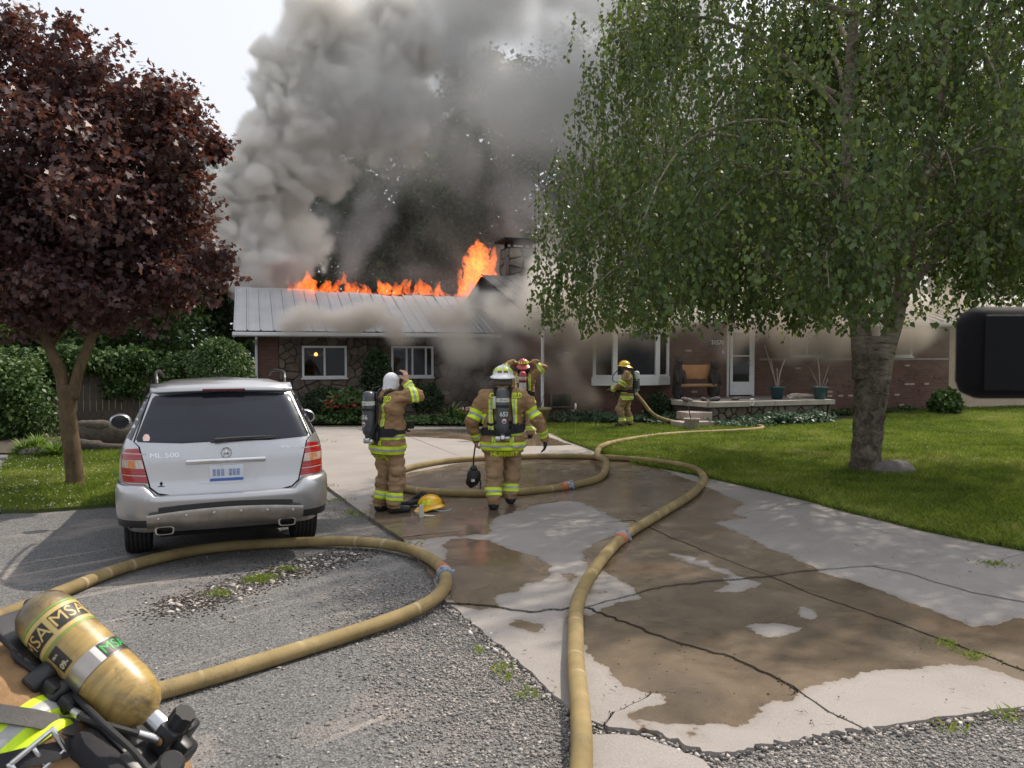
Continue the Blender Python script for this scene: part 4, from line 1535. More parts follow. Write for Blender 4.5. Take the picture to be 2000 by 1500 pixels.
def leaves_mesh(name, pos, tip, nrm, size, shape, mat, tint, fold=.25, droop=.0):
    """pos (n,3) stalk point, tip direction, face normal, size (n,)"""
    tip = tip / (np.linalg.norm(tip, axis=1, keepdims=True) + 1e-9)
    nrm = nrm - tip * (nrm * tip).sum(1, keepdims=True)
    nrm = nrm / (np.linalg.norm(nrm, axis=1, keepdims=True) + 1e-9)
    side = np.cross(tip, nrm)
    s2, fl = shape
    n, k = len(pos), len(s2)
    V = (pos[:, None] + size[:, None, None] * (side[:, None] * s2[None, :, 0, None] + tip[:, None] * s2[None, :, 1, None]
                                               + nrm[:, None] * (np.abs(s2[None, :, 0, None]) * fold - droop * s2[None, :, 1, None] ** 2)))
    fl = np.array(fl)
    Fc = (fl[None] + (np.arange(n) * k)[:, None, None]).reshape(-1, fl.shape[1])
    return np_mesh(name, V.reshape(-1, 3), Fc, mat, attr={'tint': np.repeat(tint, k)})


def rand_unit(n, r):
    v = r.normal(size=(n, 3))
    return v / np.linalg.norm(v, axis=1, keepdims=True)


def crown_points(clumps, n, r, shell=.45):
    """clumps: (cx,cy,cz,rx,ry,rz); leaf points weighted to the outside of each clump"""
    C = np.array(clumps, float)
    w = (C[:, 3] * C[:, 4] * C[:, 5]) ** (2 / 3)
    k = r.choice(len(C), n, p=w / w.sum())
    u = rand_unit(n, r)
    rad = 1 - shell * r.random(n) ** 1.6
    off = u * rad[:, None] * C[k, 3:6]
    return C[k, :3] + off, u, k


def clumps_in(center, radii, n, r, size=(.28, .5), bottom=-1.0):
    out = []
    while len(out) < n:
        u = rand_unit(1, r)[0] * r.random() ** .33
        if u[2] < bottom: continue
        s = r.uniform(*size)
        out.append((center[0] + u[0] * radii[0] * (1 - s * .6), center[1] + u[1] * radii[1] * (1 - s * .6), center[2] + u[2] * radii[2] * (1 - s * .6), radii[0] * s, radii[1] * s, radii[2] * s * .8))
    return out


def crown(name, clumps, n, size, mat, seed, shape=RHOMB, parent=None, ctr=None, tint_sd=.2, up=.3, shell=.45, down=.0, noise=None):
    r = np.random.default_rng(seed)
    p, u, k = crown_points(clumps, n, r, shell)
    p = p + r.normal(0, .12, p.shape) * size * 2
    if noise: p = p + noise * np.column_stack([vnoise(p, 1.6, 1), vnoise(p, 1.6, 2), vnoise(p, 1.6, 3)])
    nr = u * .7 + rand_unit(n, r) * .8 + np.array([0, 0, up])
    tp = rand_unit(n, r) + u * .5 + np.array([0, 0, -down])
    ct = r.random(len(clumps)) * .3
    tint = np.clip(.30 + ct[k] + r.normal(0, tint_sd, n), 0, 1)
    me = leaves_mesh(name, p, tp, nr, size * r.uniform(.6, 1.35, n), shape, mat, tint)
    return link(name, me, parent)


def limb(mb, pts, r0, r1, n=8, jit=.0, seed=1, sub=5):
    path = catmull(pts, sub)
    rr = random.Random(seed)
    m = len(path)
    path = [p + Vector((rr.uniform(-jit, jit), rr.uniform(-jit, jit), 0)) for p in path]
    mb.tube(path, [r0 + (r1 - r0) * (i / (m - 1)) ** .8 for i in range(m)], n)
    return path


# ---------------------------------------------------------------- birch on the right lawn
t = NT('birch_bark')
co = t.co()
mp = t.n('ShaderNodeMapping'); mp.inputs['Scale'].default_value = (1, 1, 5.5); t.l(co, mp.inputs['Vector'])
n1 = t.noise(3.2, 6, .7, .4, mp.outputs[0]); n2 = t.noise(5.0, 6, .72, 1.2)
hgt = t.n('ShaderNodeSeparateXYZ'); t.l(co, hgt.inputs[0])
pale = t.ramp(n1, [(.34, (.05, .040, .030)), (.42, (.23, .19, .14)), (.6, (.38, .33, .265))])
dark = t.ramp(n2, [(.30, (.026, .021, .017)), (.46, (.10, .082, .064)), (.66, (.25, .21, .165))])
k_ = t.math('ADD', t.maprange(hgt.outputs[2], .2, 3.2, .0, .5), t.math('MULTIPLY', t.noise(2.2, 5, .7), .9))
c = t.mix(t.maprange(t.math('ADD', k_, t.math('MULTIPLY_ADD', t.maprange(hgt.outputs[0], .05, .36), t.maprange(hgt.outputs[2], 1.1, 1.9, 0, .5), -.08)), .55, .90), dark, pale)
t.bsdf(c, .9, 0, t.bump(t.math('ADD', n1, t.math('MULTIPLY', n2, 1.6)), 1.0, .035), .3)
MT['birch_bark'] = t.m
BX, BY = 5.95, 13.45
birch = thing('birch_tree', 'big drooping birch tree on the lawn with a pale peeling trunk', 'tree', (BX, BY, 0))
tb = MB()
rr_ = random.Random(5)


def rough_trunk(path, radii, n=22, amp=.06, seed=3):
    mb = MB()
    mb.tube(path, radii, n)
    vs = np.array([tuple(v) for v in mb.v])
    nz = vnoise(vs * np.array([1, 1, .45]), 7.0, seed) * .6 + vnoise(vs, 15.0, seed + 1) * .4
    m = len(path)
    for i in range(m):
        c_ = np.array(path[i])
        for k in range(n):
            j = i * n + k
            vs[j] += (vs[j] - c_) * nz[j] * amp * 2.2
    mb.v = [tuple(v) for v in vs]
    return mb


p1 = catmull([Vector((-.02, 0, -.06)), Vector((-.01, 0, .12)), Vector((.0, 0, .5)), Vector((.06, 0, 1.2)), Vector((.10, 0, 1.8)), Vector((.10, .0, 2.3))], 12)
rad = list(np.interp(np.linspace(0, 1, len(p1)), [0, .08, .2, .5, .8, 1], [.36, .29, .245, .235, .27, .30]))
tk = rough_trunk(p1, rad, 26, .085)
pl1 = catmull([Vector((-.04, 0, 1.6)), Vector((-.10, .0, 2.2)), Vector((-.16, .1, 2.9)), Vector((-.3, .1, 4.2)), Vector((-.3, .2, 6.5)), Vector((-.1, .2, 9.5))], 10)
m2 = rough_trunk(pl1, list(np.linspace(.20, .06, len(pl1))), 18, .05, 5)
pl2 = catmull([Vector((.15, -.05, 1.55)), Vector((.27, -.08, 2.1)), Vector((.42, -.1, 2.7)), Vector((.7, 0, 4.0)), Vector((1.2, .1, 6.5)), Vector((1.3, .2, 9.0))], 10)
m3 = rough_trunk(pl2, list(np.linspace(.185, .05, len(pl2))), 18, .05, 7)
tk.add(m2.v, m2.f); tk.add(m3.v, m3.f)
tk.build('trunk', MT['birch_bark'], birch, 'all')
br = MB()
brr = np.random.default_rng(33)
hang_from = []
for k in range(46):
    st = pl1 if k % 2 else pl2
    i = int(brr.uniform(.30, .97) * (len(st) - 1))
    s = st[i]
    an = brr.uniform(0, 2 * PI)
    reach = brr.uniform(3.0, 5.6) * (1 - .45 * max(0, (s.z - 5) / 6))
    top = s.z + brr.uniform(.6, 1.9)
    d = Vector((math.cos(an), math.sin(an) * .95, 0))
    pts = [s, s + d * reach * .35 + Vector((0, 0, (top - s.z) * .75)), s + d * reach * .72 + Vector((0, 0, top - s.z)), s + d * reach + Vector((0, 0, top - s.z - .9))]
    path = limb(br, pts, .045 + .02 * brr.random(), .010, 6, .02, k)
    hang_from += path[4:]
    for q_ in range(5):
        b0 = path[int(brr.uniform(.3, .95) * (len(path) - 1))]
        a2 = an + brr.uniform(-1.3, 1.3)
        d2_ = Vector((math.cos(a2), math.sin(a2), 0)); l2 = brr.uniform(.8, 1.9)
        pp2 = limb(br, [b0, b0 + d2_ * l2 * .5 + Vector((0, 0, .15)), b0 + d2_ * l2 + Vector((0, 0, -.35))], .014, .006, 5, .01, k * 7 + q_, 4)
        hang_from += pp2[2:]
# low limbs that droop at the left edge, and the bare twigs near the chimney
for (pts) in ([(-.2, .0, 3.6), (-2.2, -.6, 4.9), (-4.2, -1.0, 4.4), (-5.3, -1.2, 3.4)], [(-.2, 0, 3.2), (-2.4, .3, 4.0), (-4.4, .2, 3.9), (-5.4, 0, 3.3)], [(-.1, 0, 3.9), (-1.8, -1.8, 5.2), (-3.6, -3.0, 4.8), (-4.4, -3.8, 3.6)],
              [(.4, 0, 3.4), (1.9, -2.0, 4.5), (3.1, -3.6, 4.2), (3.8, -4.4, 3.4)], [(.4, 0, 3.4), (.4, -2.4, 4.7), (.2, -4.2, 4.4), (.0, -5.0, 3.6)]):
    path = limb(br, [Vector(p) for p in pts], .038, .010, 6, .02, 5)
    hang_from += path[4:]
br.build('branches', MT['birch_bark'], birch, 'all', kind='stuff')
hf = np.array([tuple(p) for p in hang_from])


def birch_shape(p):
    """outer limit of the crown as a function of height"""
    rel = p[:, 2]
    rmax = np.interp(rel, [1.8, 2.6, 4, 6, 8, 10, 12, 13], [5.6, 5.75, 5.7, 5.6, 5.55, 5.1, 4.0, 2.0])
    return np.hypot(p[:, 0], p[:, 1]) / rmax


nt = 5600
st0 = hf[brr.integers(0, len(hf), nt)] + brr.normal(0, .28, (nt, 3))
extra = 3500         # fill the dome evenly as well
u = rand_unit(extra, brr); u[:, 2] = np.abs(u[:, 2]) * 1.0 - .2
ex = np.column_stack([u[:, 0] * 5.6, u[:, 1] * 5.6, 4.2 + u[:, 2] * 8.5]) * 1.0
ex[:, :2] *= brr.uniform(.72, 1.0, (extra, 1))
st0 = np.concatenate([st0, ex]); nt = len(st0)
sh = birch_shape(st0)
st0[:, :2] *= np.where(sh > 1, 1 / np.maximum(sh, 1e-6), 1)[:, None]
ln = brr.uniform(.5, 1.5, nt)
fx_ = np.column_stack([st0[:, :2], np.zeros(nt)])
floor_ = 1.95 + .75 * (vnoise(fx_, .75, 12) * .5 + .5) + .55 * (vnoise(fx_, 2.1, 13) * .5 + .5)
ln = np.minimum(ln, np.maximum(st0[:, 2] - floor_, .0))
ok = ln > .18
st0, ln = st0[ok], ln[ok]; nt = len(st0)
# keep clear of the sky gap on the left top side beyond the dome
seg = 26
tt = (np.arange(seg) + .5) / seg
drift = brr.normal(0, .16, (nt, 3)); drift[:, 2] = 0
pos = st0[:, None] + tt[None, :, None] * (np.array([0, 0, -1.0])[None, None] * ln[:, None, None]) + (tt[None, :, None] ** 1.5) * drift[:, None] + brr.normal(0, .030, (nt, seg, 3))
gate = np.clip(1.02 + 1.0 * vnoise(st0, .75, 21) + .6 * vnoise(st0, 1.7, 22), .04, 1)
keep = brr.random((nt, seg)) < (np.clip(ln / 1.1, .3, 1) * gate)[:, None]
pos = pos[keep]
n = len(pos)
out = pos * np.array([1, 1, 0]); out /= np.linalg.norm(out, axis=1, keepdims=True) + 1e-6
tipd = rand_unit(n, brr) * .75 + np.array([0, 0, -1.0])
nr = out * .6 + rand_unit(n, brr) * .9 + np.array([0, 0, .25])
cl = vnoise(pos, .9, 14)
tint = np.clip(.35 + .26 * cl + .12 * vnoise(pos, 2.4, 15) + brr.normal(0, .17, n), 0, 1)
me = leaves_mesh('leaves', pos, tipd, nr, brr.uniform(.045, .095, n) * (1 + .35 * (brr.random(n) < .25)), BIRCH, LEAF_G, tint, .25)
lv = link('crown', me, birch)
lv['kind'] = 'stuff'
tw = MB()
for i in range(0, nt, 3):
    a = Vector(st0[i]); b = a + Vector((0, 0, -ln[i])) + Vector(drift[i])
    tw.tube([a, (a + b) / 2 + Vector(drift[i]) * -.12, b], [.005, .004, .003], 3, cap=False)
tw.build('twigs', MT['bark_dark'], birch, kind='stuff')
rk = MB()
bm = bmesh.new(); bmesh.ops.create_icosphere(bm, subdivisions=3, radius=1)
vs = np.array([tuple(v.co) for v in bm.verts])
vs = vs * (1 + .12 * vnoise(vs, 2.2, 4))[:, None] * np.array([.36, .26, .17])
rk.add(vs, [tuple(v.index for v in f.verts) for f in bm.faces]); bm.free()
rock_mesh = rk.mesh('boulder', M('boulder_stone', (.16, .145, .135), .9, var=.3, vs=6, bump=.6, bs=25), 'all')
o = tag(link('boulder', rock_mesh, None, G(1745, 930) + Vector((.05, .1, .09))), 'rounded grey boulder resting against the foot of the birch', 'boulder', 'garden boulders')
o2 = tag(link('boulder', rock_mesh, None, G(72, 893) + Vector((0, 0, .10))), 'pale boulder at the grass tuft beside the side path', 'boulder', 'garden boulders')
o2.scale = (.9, .9, .8); o2.rotation_euler = (0, 0, 1.0)

# ---------------------------------------------------------------- copper maple on the left
MX, MY = -6.52, 11.9
maple = thing('maple_tree', 'dark red copper maple on the left lawn behind the silver car', 'tree', (MX, MY, 0))
t = NT('maple_bark')
co = t.co()
mp = t.n('ShaderNodeMapping'); mp.inputs['Scale'].default_value = (1, 1, .35); t.l(co, mp.inputs['Vector'])
n1 = t.noise(16, 6, .7, .5, mp.outputs[0])
c = t.ramp(n1, [(.3, (.055, .038, .022)), (.55, (.13, .085, .045)), (.75, (.20, .135, .07))])
c = t.mix(.35, c, t.ramp(t.noise(3, 5, .7), [(.35, (.035, .03, .02)), (.65, (.17, .13, .07))]))
t.bsdf(c, .9, 0, t.bump(n1, .8, .02), .3)
p1 = catmull([Vector((.03, 0, -.06)), Vector((.02, 0, .1)), Vector((0, 0, .4)), Vector((-.06, 0, 1.0)), Vector((-.06, 0, 1.55))], 10)
tk = rough_trunk(p1, list(np.interp(np.linspace(0, 1, len(p1)), [0, .08, .25, 1], [.24, .165, .125, .12])), 18, .035, 9)
pa = catmull([Vector((-.10, 0, 1.35)), Vector((-.17, 0, 1.75)), Vector((-.36, 0, 2.2)), Vector((-.62, .1, 2.75)), Vector((-.8, 0, 4.0)), Vector((-.8, .1, 6.2))], 8)
pb = catmull([Vector((.0, 0, 1.35)), Vector((.12, 0, 1.8)), Vector((.34, 0, 2.35)), Vector((.52, 0, 3.1)), Vector((1.0, .1, 4.2)), Vector((1.2, .1, 5.6))], 8)
for pth, r0, sd in ((pa, .10, 11), (pb, .088, 12)):
    m2 = rough_trunk(pth, list(np.linspace(r0, .03, len(pth))), 14, .03, sd)
    tk.add(m2.v, m2.f)
tk.build('trunk', t.m, maple, 'all')
br = MB()
mr = np.random.default_rng(17)
for k in range(34):
    st = pa if k % 2 else pb
    s = st[int(mr.uniform(.35, .95) * (len(st) - 1))]
    an = mr.uniform(0, 2 * PI); l = mr.uniform(.9, 1.9)
    d = Vector((math.cos(an), math.sin(an), 0))
    limb(br, [s, s + d * l * .5 + Vector((0, 0, .5)), s + d * l + Vector((0, 0, .7))], .035, .008, 5, .02, k, 4)
br.build('branches', t.m, maple, 'all', kind='stuff')
cl = []
mx_ = lambda px: (px - 1000) / F_PX * MY - MX
mz_ = lambda py: 2 + (HOR - py) / F_PX * MY
# clumps read off the outline of the crown (picture column, row, radius in metres)
extra_cl = []
for (px, py, rx, rz, ny) in [(40, 120, 1.2, .8, 3), (150, 190, 1.2, .8, 3), (250, 170, .9, .6, 3), (292, 250, .8, .7, 3), (357, 215, .45, .45, 2), (374, 290, .45, .35, 2), (210, 300, 1.3, .8, 3), (100, 330, 1.4, .9, 3), (337, 370, .5, .5, 3),
                              (280, 420, 1.2, .8, 4), (150, 450, 1.5, .9, 4), (20, 430, 1.2, 1.0, 3), (367, 425, .40, .40, 2), (362, 535, .55, .45, 3), (292, 540, .8, .6, 3), (180, 560, 1.2, .6, 4), (80, 570, 1.2, .6, 4), (392, 520, .42, .32, 2), (-60, 300, 1.3, 1.2, 3), (-60, 520, 1.2, .8, 3), (240, 600, .7, .35, 3), (60, 630, .5, .3, 2), (377, 265, .35, .25, 1), (20, 70, .5, .35, 1)]:
    for k in range(9):
        u_ = rand_unit(1, mr)[0]
        s_ = mr.uniform(.16, .30)
        extra_cl.append((mx_(px) + u_[0] * rx * .92, u_[1] * rx * 1.1, mz_(py) + u_[2] * rz * .92, s_, s_, s_ * .6))
    for k in range(ny):
        cl.append((mx_(px) + mr.normal(0, .08), mr.uniform(-1.5, 1.5) * min(1, rx), mz_(py) + mr.normal(0, .06), rx * mr.uniform(.75, 1.0), rx * mr.uniform(.8, 1.0), rz * mr.uniform(.75, 1.0)))
o = crown('crown', [(c[0], c[1], c[2], c[3] * f_, c[4] * f_, c[5] * f_) for c in cl for f_ in (.80,)] + extra_cl, 52000, .086, LEAF_R, 19, MAPLE, maple, up=.5, shell=.75, down=.5, noise=.20)
o['kind'] = 'stuff'

# ---------------------------------------------------------------- woods behind the house: every tree its own trunk and crown
def forest_tree(x, y, h, rw, mat, label, seed, base=.28, n=5200, leaf=.30, name='forest_tree', conic=False, group='trees behind the house', ncl=26):
    tr = thing(name, label, 'tree', (x, y, 0), 0, group)
    r = np.random.default_rng(seed)
    mb = MB()
    limb(mb, [Vector((0, 0, -.1)), Vector((r.normal(0, .1), 0, h * .3)), Vector((r.normal(0, .25), 0, h * .62)), Vector((0, 0, h * .93))], .018 * h + .06, .03, 8, .03, seed)
    cl = []
    if conic:
        for k in range(ncl):
            f = (k + .5) / ncl
            for a in range(3):
                an = r.uniform(0, 2 * PI); rr = rw * (1 - f) * .62
                cl.append((math.cos(an) * rr, math.sin(an) * rr, h * (base + (1 - base) * f), rw * (1 - f) * .5 + .15, rw * (1 - f) * .5 + .15, .5))
    else:
        cl = clumps_in((0, 0, h * (base + 1) / 2), (rw, rw, h * (1 - base) / 2), ncl, r, (.22, .42))
        for k in range(9):
            c_ = cl[int(r.integers(0, len(cl)))]
            z0_ = h * r.uniform(.3, .6)
            limb(mb, [Vector((0, 0, z0_)), Vector((c_[0] * .5, c_[1] * .5, (z0_ + c_[2]) / 2 + .4)), Vector(c_[:3])], .007 * h, .02, 5, .03, seed + k, 4)
    mb.build('trunk', MT['bark_dark'], tr, 'all')
    o = crown('crown', cl, n, leaf, mat, seed + 5, RHOMB, tr, tint_sd=.18, noise=.4)
    o['kind'] = 'stuff'
    return tr


FT = [(-22, 52, 17, 5.2, LEAF_D, 'rounded green tree whose top shows beside the maple and smoke'),
      (-15.5, 44, 12.5, 4.2, LEAF_D, 'dense dark tree behind the left end of the burning roof'),
      (-9.5, 46, 15.5, 4.8, LEAF_D, 'dark tree standing behind the left half of the burning ridge'),
      (-5.0, 43, 16.0, 4.4, LEAF_D, 'broad dark tree behind the middle of the burning ridge'),
      (-.5, 47, 20, 5.0, LEAF_D, 'tall dark tree behind the tall flame'),
      (3.8, 44, 20.5, 4.6, LEAF_D, 'tall open tree with sky gaps behind the chimney'),
      (8.5, 46, 21, 5.2, LEAF_D, 'tall tree behind the brick wing, left of the birch crown'),
      (14, 45, 20, 5.2, LEAF_D, 'tree mostly hidden behind the birch crown'),
      (20, 47, 19, 5.5, LEAF_D, 'tree behind the right part of the brick wing'),
      (27, 48, 19, 6, LEAF_D, 'tree beyond the beige garage roof'),
      (-27, 38, 12, 5.2, LEAF_D, 'dark tree far left behind the maple crown'),
      (-19, 33, 8.5, 4.0, LEAF_D, 'low dark tree between maple and house corner')]
for k, (x, y, h, rw, m, lab) in enumerate(FT):
    forest_tree(x, y, h, rw, m, lab, 100 + k, .2 if k < 4 else .24, 14000 if k != 5 else 7000, .29, ncl=34)
forest_tree(-4.3, 60, 28.5, 3.0, LEAF_D, 'pointed conifer top showing above the smoke', 140, .3, 4500, .36, 'conifer_tree', True)
forest_tree(-17.0, 23.5, 4.6, 2.2, LEAF_B, 'bright green tree in sunlight at the far left edge', 150, .15, 5200, .16, 'bright_tree', group='trees on the left')
forest_tree(-12.6, 26.5, 5.4, 2.6, LEAF_H, 'dark bushy tree behind the hedge and the clipped shrub', 151, .05, 9000, .17, 'bushy_tree', group='trees on the left')
forest_tree(-16.3, 28, 7.0, 3.0, LEAF_D, 'dark tree behind the hedge under the maple crown', 152, .05, 8000, .2, 'bushy_tree', group='trees on the left')
forest_tree(-21, 25.5, 6.0, 3.2, LEAF_D, 'dark tree at the end of the side path', 153, .05, 8000, .2, 'bushy_tree', group='trees on the left')
# a far wood closes the horizon
r = np.random.default_rng(77)
cl = []
for k in range(260):
    a = r.uniform(-1.25, 1.25)
    d = r.uniform(62, 85)
    h = r.uniform(6, 14) if a < -.14 else r.uniform(13, 26)
    cl.append((math.sin(a) * d, math.cos(a) * d, h * .5, r.uniform(3, 5), 3.5, h * .55))
for k in range(120):
    cl.append((r.uniform(-11, 14), r.uniform(53, 58), r.uniform(3, 19), r.uniform(1.6, 2.8), 1.5, r.uniform(1.4, 2.4)))
o = crown('far_wood', cl, 60000, .75, LEAF_D, 78, RHOMB, None, noise=.6)
tag(o, kind='stuff')

# ---------------------------------------------------------------- hedge, fence, shrubs
def bush(name, label, cat, loc, rx, ry, rz, n, leaf, mat, seed, shape=OVAL, group=None, rough=.10, fill=True, down=0):
    b = thing(name, label, cat, loc, 0, group)
    r = np.random.default_rng(seed)
    u = rand_unit(n, r)
    u[:, 2] = np.where(u[:, 2] < -.7, -u[:, 2], u[:, 2])
    nz = 1 + rough * (vnoise(u, 3.0, seed) + .6 * vnoise(u, 7, seed + 1))
    rad = (1 - .3 * r.random(n) ** 1.8) * nz
    p = u * rad[:, None] * np.array([rx, ry, rz]) + np.array([0, 0, rz * .92])
    p[:, 2] = np.maximum(p[:, 2], .02)
    nr = u * 1.0 + rand_unit(n, r) * .7 + np.array([0, 0, .3])
    tp = rand_unit(n, r) + u * .6 + np.array([0, 0, -down])
    tint = np.clip(.42 + .15 * vnoise(u, 4, 3) + r.normal(0, .18, n), 0, 1)
    o = link('foliage', leaves_mesh('foliage', p, tp, nr, leaf * r.uniform(.6, 1.3, n), shape, mat, tint), b)
    o['kind'] = 'stuff'
    if fill:
        mb = MB()
        for k in range(7):
            an = k * .9 + seed
            limb(mb, [Vector((0, 0, -.05)), Vector((math.cos(an) * rx * .3, math.sin(an) * ry * .3, rz * .7)), Vector((math.cos(an) * rx * .65, math.sin(an) * ry * .65, rz * 1.35))], .03 * max(rx, .4), .008, 5, 0, k, 3)
        mb.build('stems', MT['bark_dark'], b, kind='stuff')
    return b


hedge = thing('hedge', 'leafy hedge with creeper in front of a grey board fence on the left', 'hedge', (-11.2, 17.6, 0))
r = np.random.default_rng(41)
cl = []
for k in range(60):
    f = r.random()
    x = -3.9 + f * 3.9; y = r.uniform(-.5, .5) + f * 1.6
    z = r.uniform(.2, 1.75)
    cl.append((x, y, z, .55, .5, .45))
o = crown('foliage', cl, 17000, .105, LEAF_H, 42, OVAL, hedge, noise=.15, down=.5, shell=.5); o['kind'] = 'stuff'
fence = thing('board_fence', 'grey weathered board fence behind the hedge and creeper', 'fence', (0, 0, 0))
bdm = MB().box((-.07, -.011, 0), (.07, .011, 1.75)).mesh('board', MT['grey_wood'])
fa, fb = Vector((-13.8, 19.2, 0)), Vector((-8.4, 22.9, 0))
dv = (fb - fa); fl_ = dv.length
for k in range(int(fl_ / .15)):
    o = link('board', bdm, fence, fa + dv * ((k + .5) * .15 / fl_) + Vector((0, 0, R.uniform(-.03, .03))))
    o.rotation_euler = (0, 0, math.atan2(dv.y, dv.x) + R.uniform(-.04, .04))
for z_ in (.4, 1.4):
    mb = MB(); mb.box((0, .02, z_), (fl_, .06, z_ + .09), Matrix.Translation(fa) @ Matrix.Rotation(math.atan2(dv.y, dv.x), 4, 'Z')); mb.build('rail', MT['grey_wood'], fence)
cr_ = thing('creeper', 'creeper hanging in a thick leafy band over the fence top', 'creeper', fa)
cl = []
for k in range(46):
    f = r.random()
    cl.append((dv.x * f, dv.y * f - .1, 1.82 + r.normal(0, .07), .42, .32, .26))
for k in range(38):
    f = r.random()
    cl.append((dv.x * f, dv.y * f - .25, 1.82 - r.uniform(.2, .9), .22, .12, .3))
o = crown('foliage', cl, 15000, .11, LEAF_H, 43, OVAL, cr_, noise=.12, down=.8); o['kind'] = 'stuff'

bush('clipped_shrub', 'round clipped shrub at the left corner of the house', 'shrub', (P(431, 700, 21.5).x, 21.5, .55), .86, .8, .97, 6500, .085, LEAF_H, 51, rough=.06)
bush('columnar_shrub', 'tall rounded evergreen shrub between the two left windows', 'shrub', (P(736, 700, 25.0).x, 25.0, 0), .46, .46, 1.12, 7000, .085, LEAF_D, 52, RHOMB, rough=.05)
bush('rounded_bush', 'dark rounded bush under the first left window', 'shrub', (P(640, 790, 24.3).x, 24.3, 0), .80, .55, .50, 4200, .075, LEAF_D, 53, group='rounded bushes by the house')
bush('rounded_bush', 'dark rounded bush under the second left window', 'shrub', (P(836, 790, 24.6).x, 24.6, .1), .46, .45, .50, 3200, .07, LEAF_D, 54, group='rounded bushes by the house')
bush('rounded_bush', 'low round bush at the wall beside the porch steps', 'shrub', (P(1285, 790, 23.6).x, 23.6, 0), .38, .36, .44, 2600, .07, LEAF_D, 55, group='rounded bushes by the house')
bush('flowering_bush', 'leafy bush with red blossoms beside the columnar evergreen', 'shrub', (P(680, 800, 23.6).x, 23.6, 0), .62, .5, .48, 2600, .12, LEAF_H, 56, rough=.2)
bush('potted_shrub', 'leafy shrub in front of the beige garage corner', 'shrub', (P(1848, 790, 26.3).x, 26.3, 0), .45, .42, .40, 1500, .16, LEAF_H, 57, rough=.25)
fl = MB()
rd = M('red_blossom', (.48, .03, .05), .6, var=.3, vs=30)
for k in range(60):
    u = Vector((R.gauss(0, 1), R.gauss(0, 1) - .6, abs(R.gauss(0, .8)))).normalized()
    c_ = Vector((P(680, 800, 23.6).x, 23.6, .45)) + Vector((u.x * .66, u.y * .55, u.z * .45))
    m4 = Matrix.Translation(c_) @ Matrix.Rotation(R.uniform(0, 3), 4, 'Z') @ Matrix.Rotation(R.uniform(-1, 1), 4, 'X')
    fl.lathe([(.01, -.01), (.05, .012), (.03, .02)], 6, m4)
tag(fl.build('blossoms', rd), kind='stuff')


def spray_plant(name, label, cat, loc, n, ln, w, mat, seed, group=None, up=1.0, bend=.6):
    """rosette of arching leaves (hosta, fern, ornamental grass)"""
    b = thing(name, label, cat, loc, 0, group)
    r = random.Random(seed)
    V, Fc, ti = [], [], []
    for i in range(n):
        an = r.uniform(0, 2 * PI); l = ln * r.uniform(.6, 1.15); th = r.uniform(.25, 1.1) * up
        d = Vector((math.cos(an), math.sin(an), 0)); s = Vector((-d.y, d.x, 0)) * w * r.uniform(.7, 1.2)
        p0 = d * .03
        prof_ = [(.0, .25), (.35, 1.0), (.7, .8), (1.0, .08)]
        b0 = len(V)
        tv = r.random()
        for (f, ww) in prof_:
            p = p0 + d * (l * f * math.cos(th * (1 - f * .2))) + Vector((0, 0, l * (math.sin(th) * f - bend * f * f * .6) + .02))
            V += [p - s * ww, p + s * ww]; ti += [tv, tv]
        for k in range(3): Fc.append((b0 + 2 * k, b0 + 2 * k + 1, b0 + 2 * k + 3, b0 + 2 * k + 2))
    me = np_mesh('leaves', np.array([tuple(v) for v in V]), np.array(Fc), mat, attr={'tint': ti})
    o = link('leaves', me, b)
    o['kind'] = 'stuff'
    return b


for k, (px, py, Y, lab) in enumerate([(655, 820, 23.3, 'hosta clump with broad leaves at the edging, left of the white-hooded firefighter'), (612, 822, 23.4, 'hosta clump with broad leaves beside the car roof corner'), (698, 822, 23.2, 'hosta clump nearest the left firefighter air bottle'),
                                      (808, 818, 23.5, 'low leafy clump right of the white-hooded firefighter'), (838, 822, 23.3, 'low leafy clump under the second rounded bush')]):
    spray_plant('hosta', lab, 'plant', (P(px, py, Y).x, Y, .02), 55, .42, .075, LEAF_H, 60 + k, 'hostas along the edging')
for k, (px, Y, lab) in enumerate([(880, 23.6, 'fern with arching fronds left of the stone recess'), (905, 23.4, 'second fern beside the white-helmeted firefighter shoulder')]):
    spray_plant('fern', lab, 'plant', (P(px, 800, Y).x, Y, .02), 34, .85, .05, LEAF_B if k else LEAF_H, 70 + k, 'ferns in the flower bed', 1.25, .5)
spray_plant('yellow_green_plant', 'tall pale green plant below the first left window', 'plant', (P(664, 752, 24.5).x, 24.5, .55), 40, .55, .06, LEAF_B, 75, None, 1.3, .3)
for k, (px, Y, s) in enumerate([(75, 15.6, .55), (110, 15.3, .45), (48, 15.5, .45)]):
    spray_plant('grass_tuft', ['bright ornamental grass tuft behind the maple trunk', 'smaller grass tuft right beside the maple trunk', 'grass tuft at the side path boulder'][k], 'grass tuft', (P(px, 880, Y).x, Y, .03), 260, s, .012, LEAF_B, 80 + k, 'ornamental grass tufts', 1.4, .5)


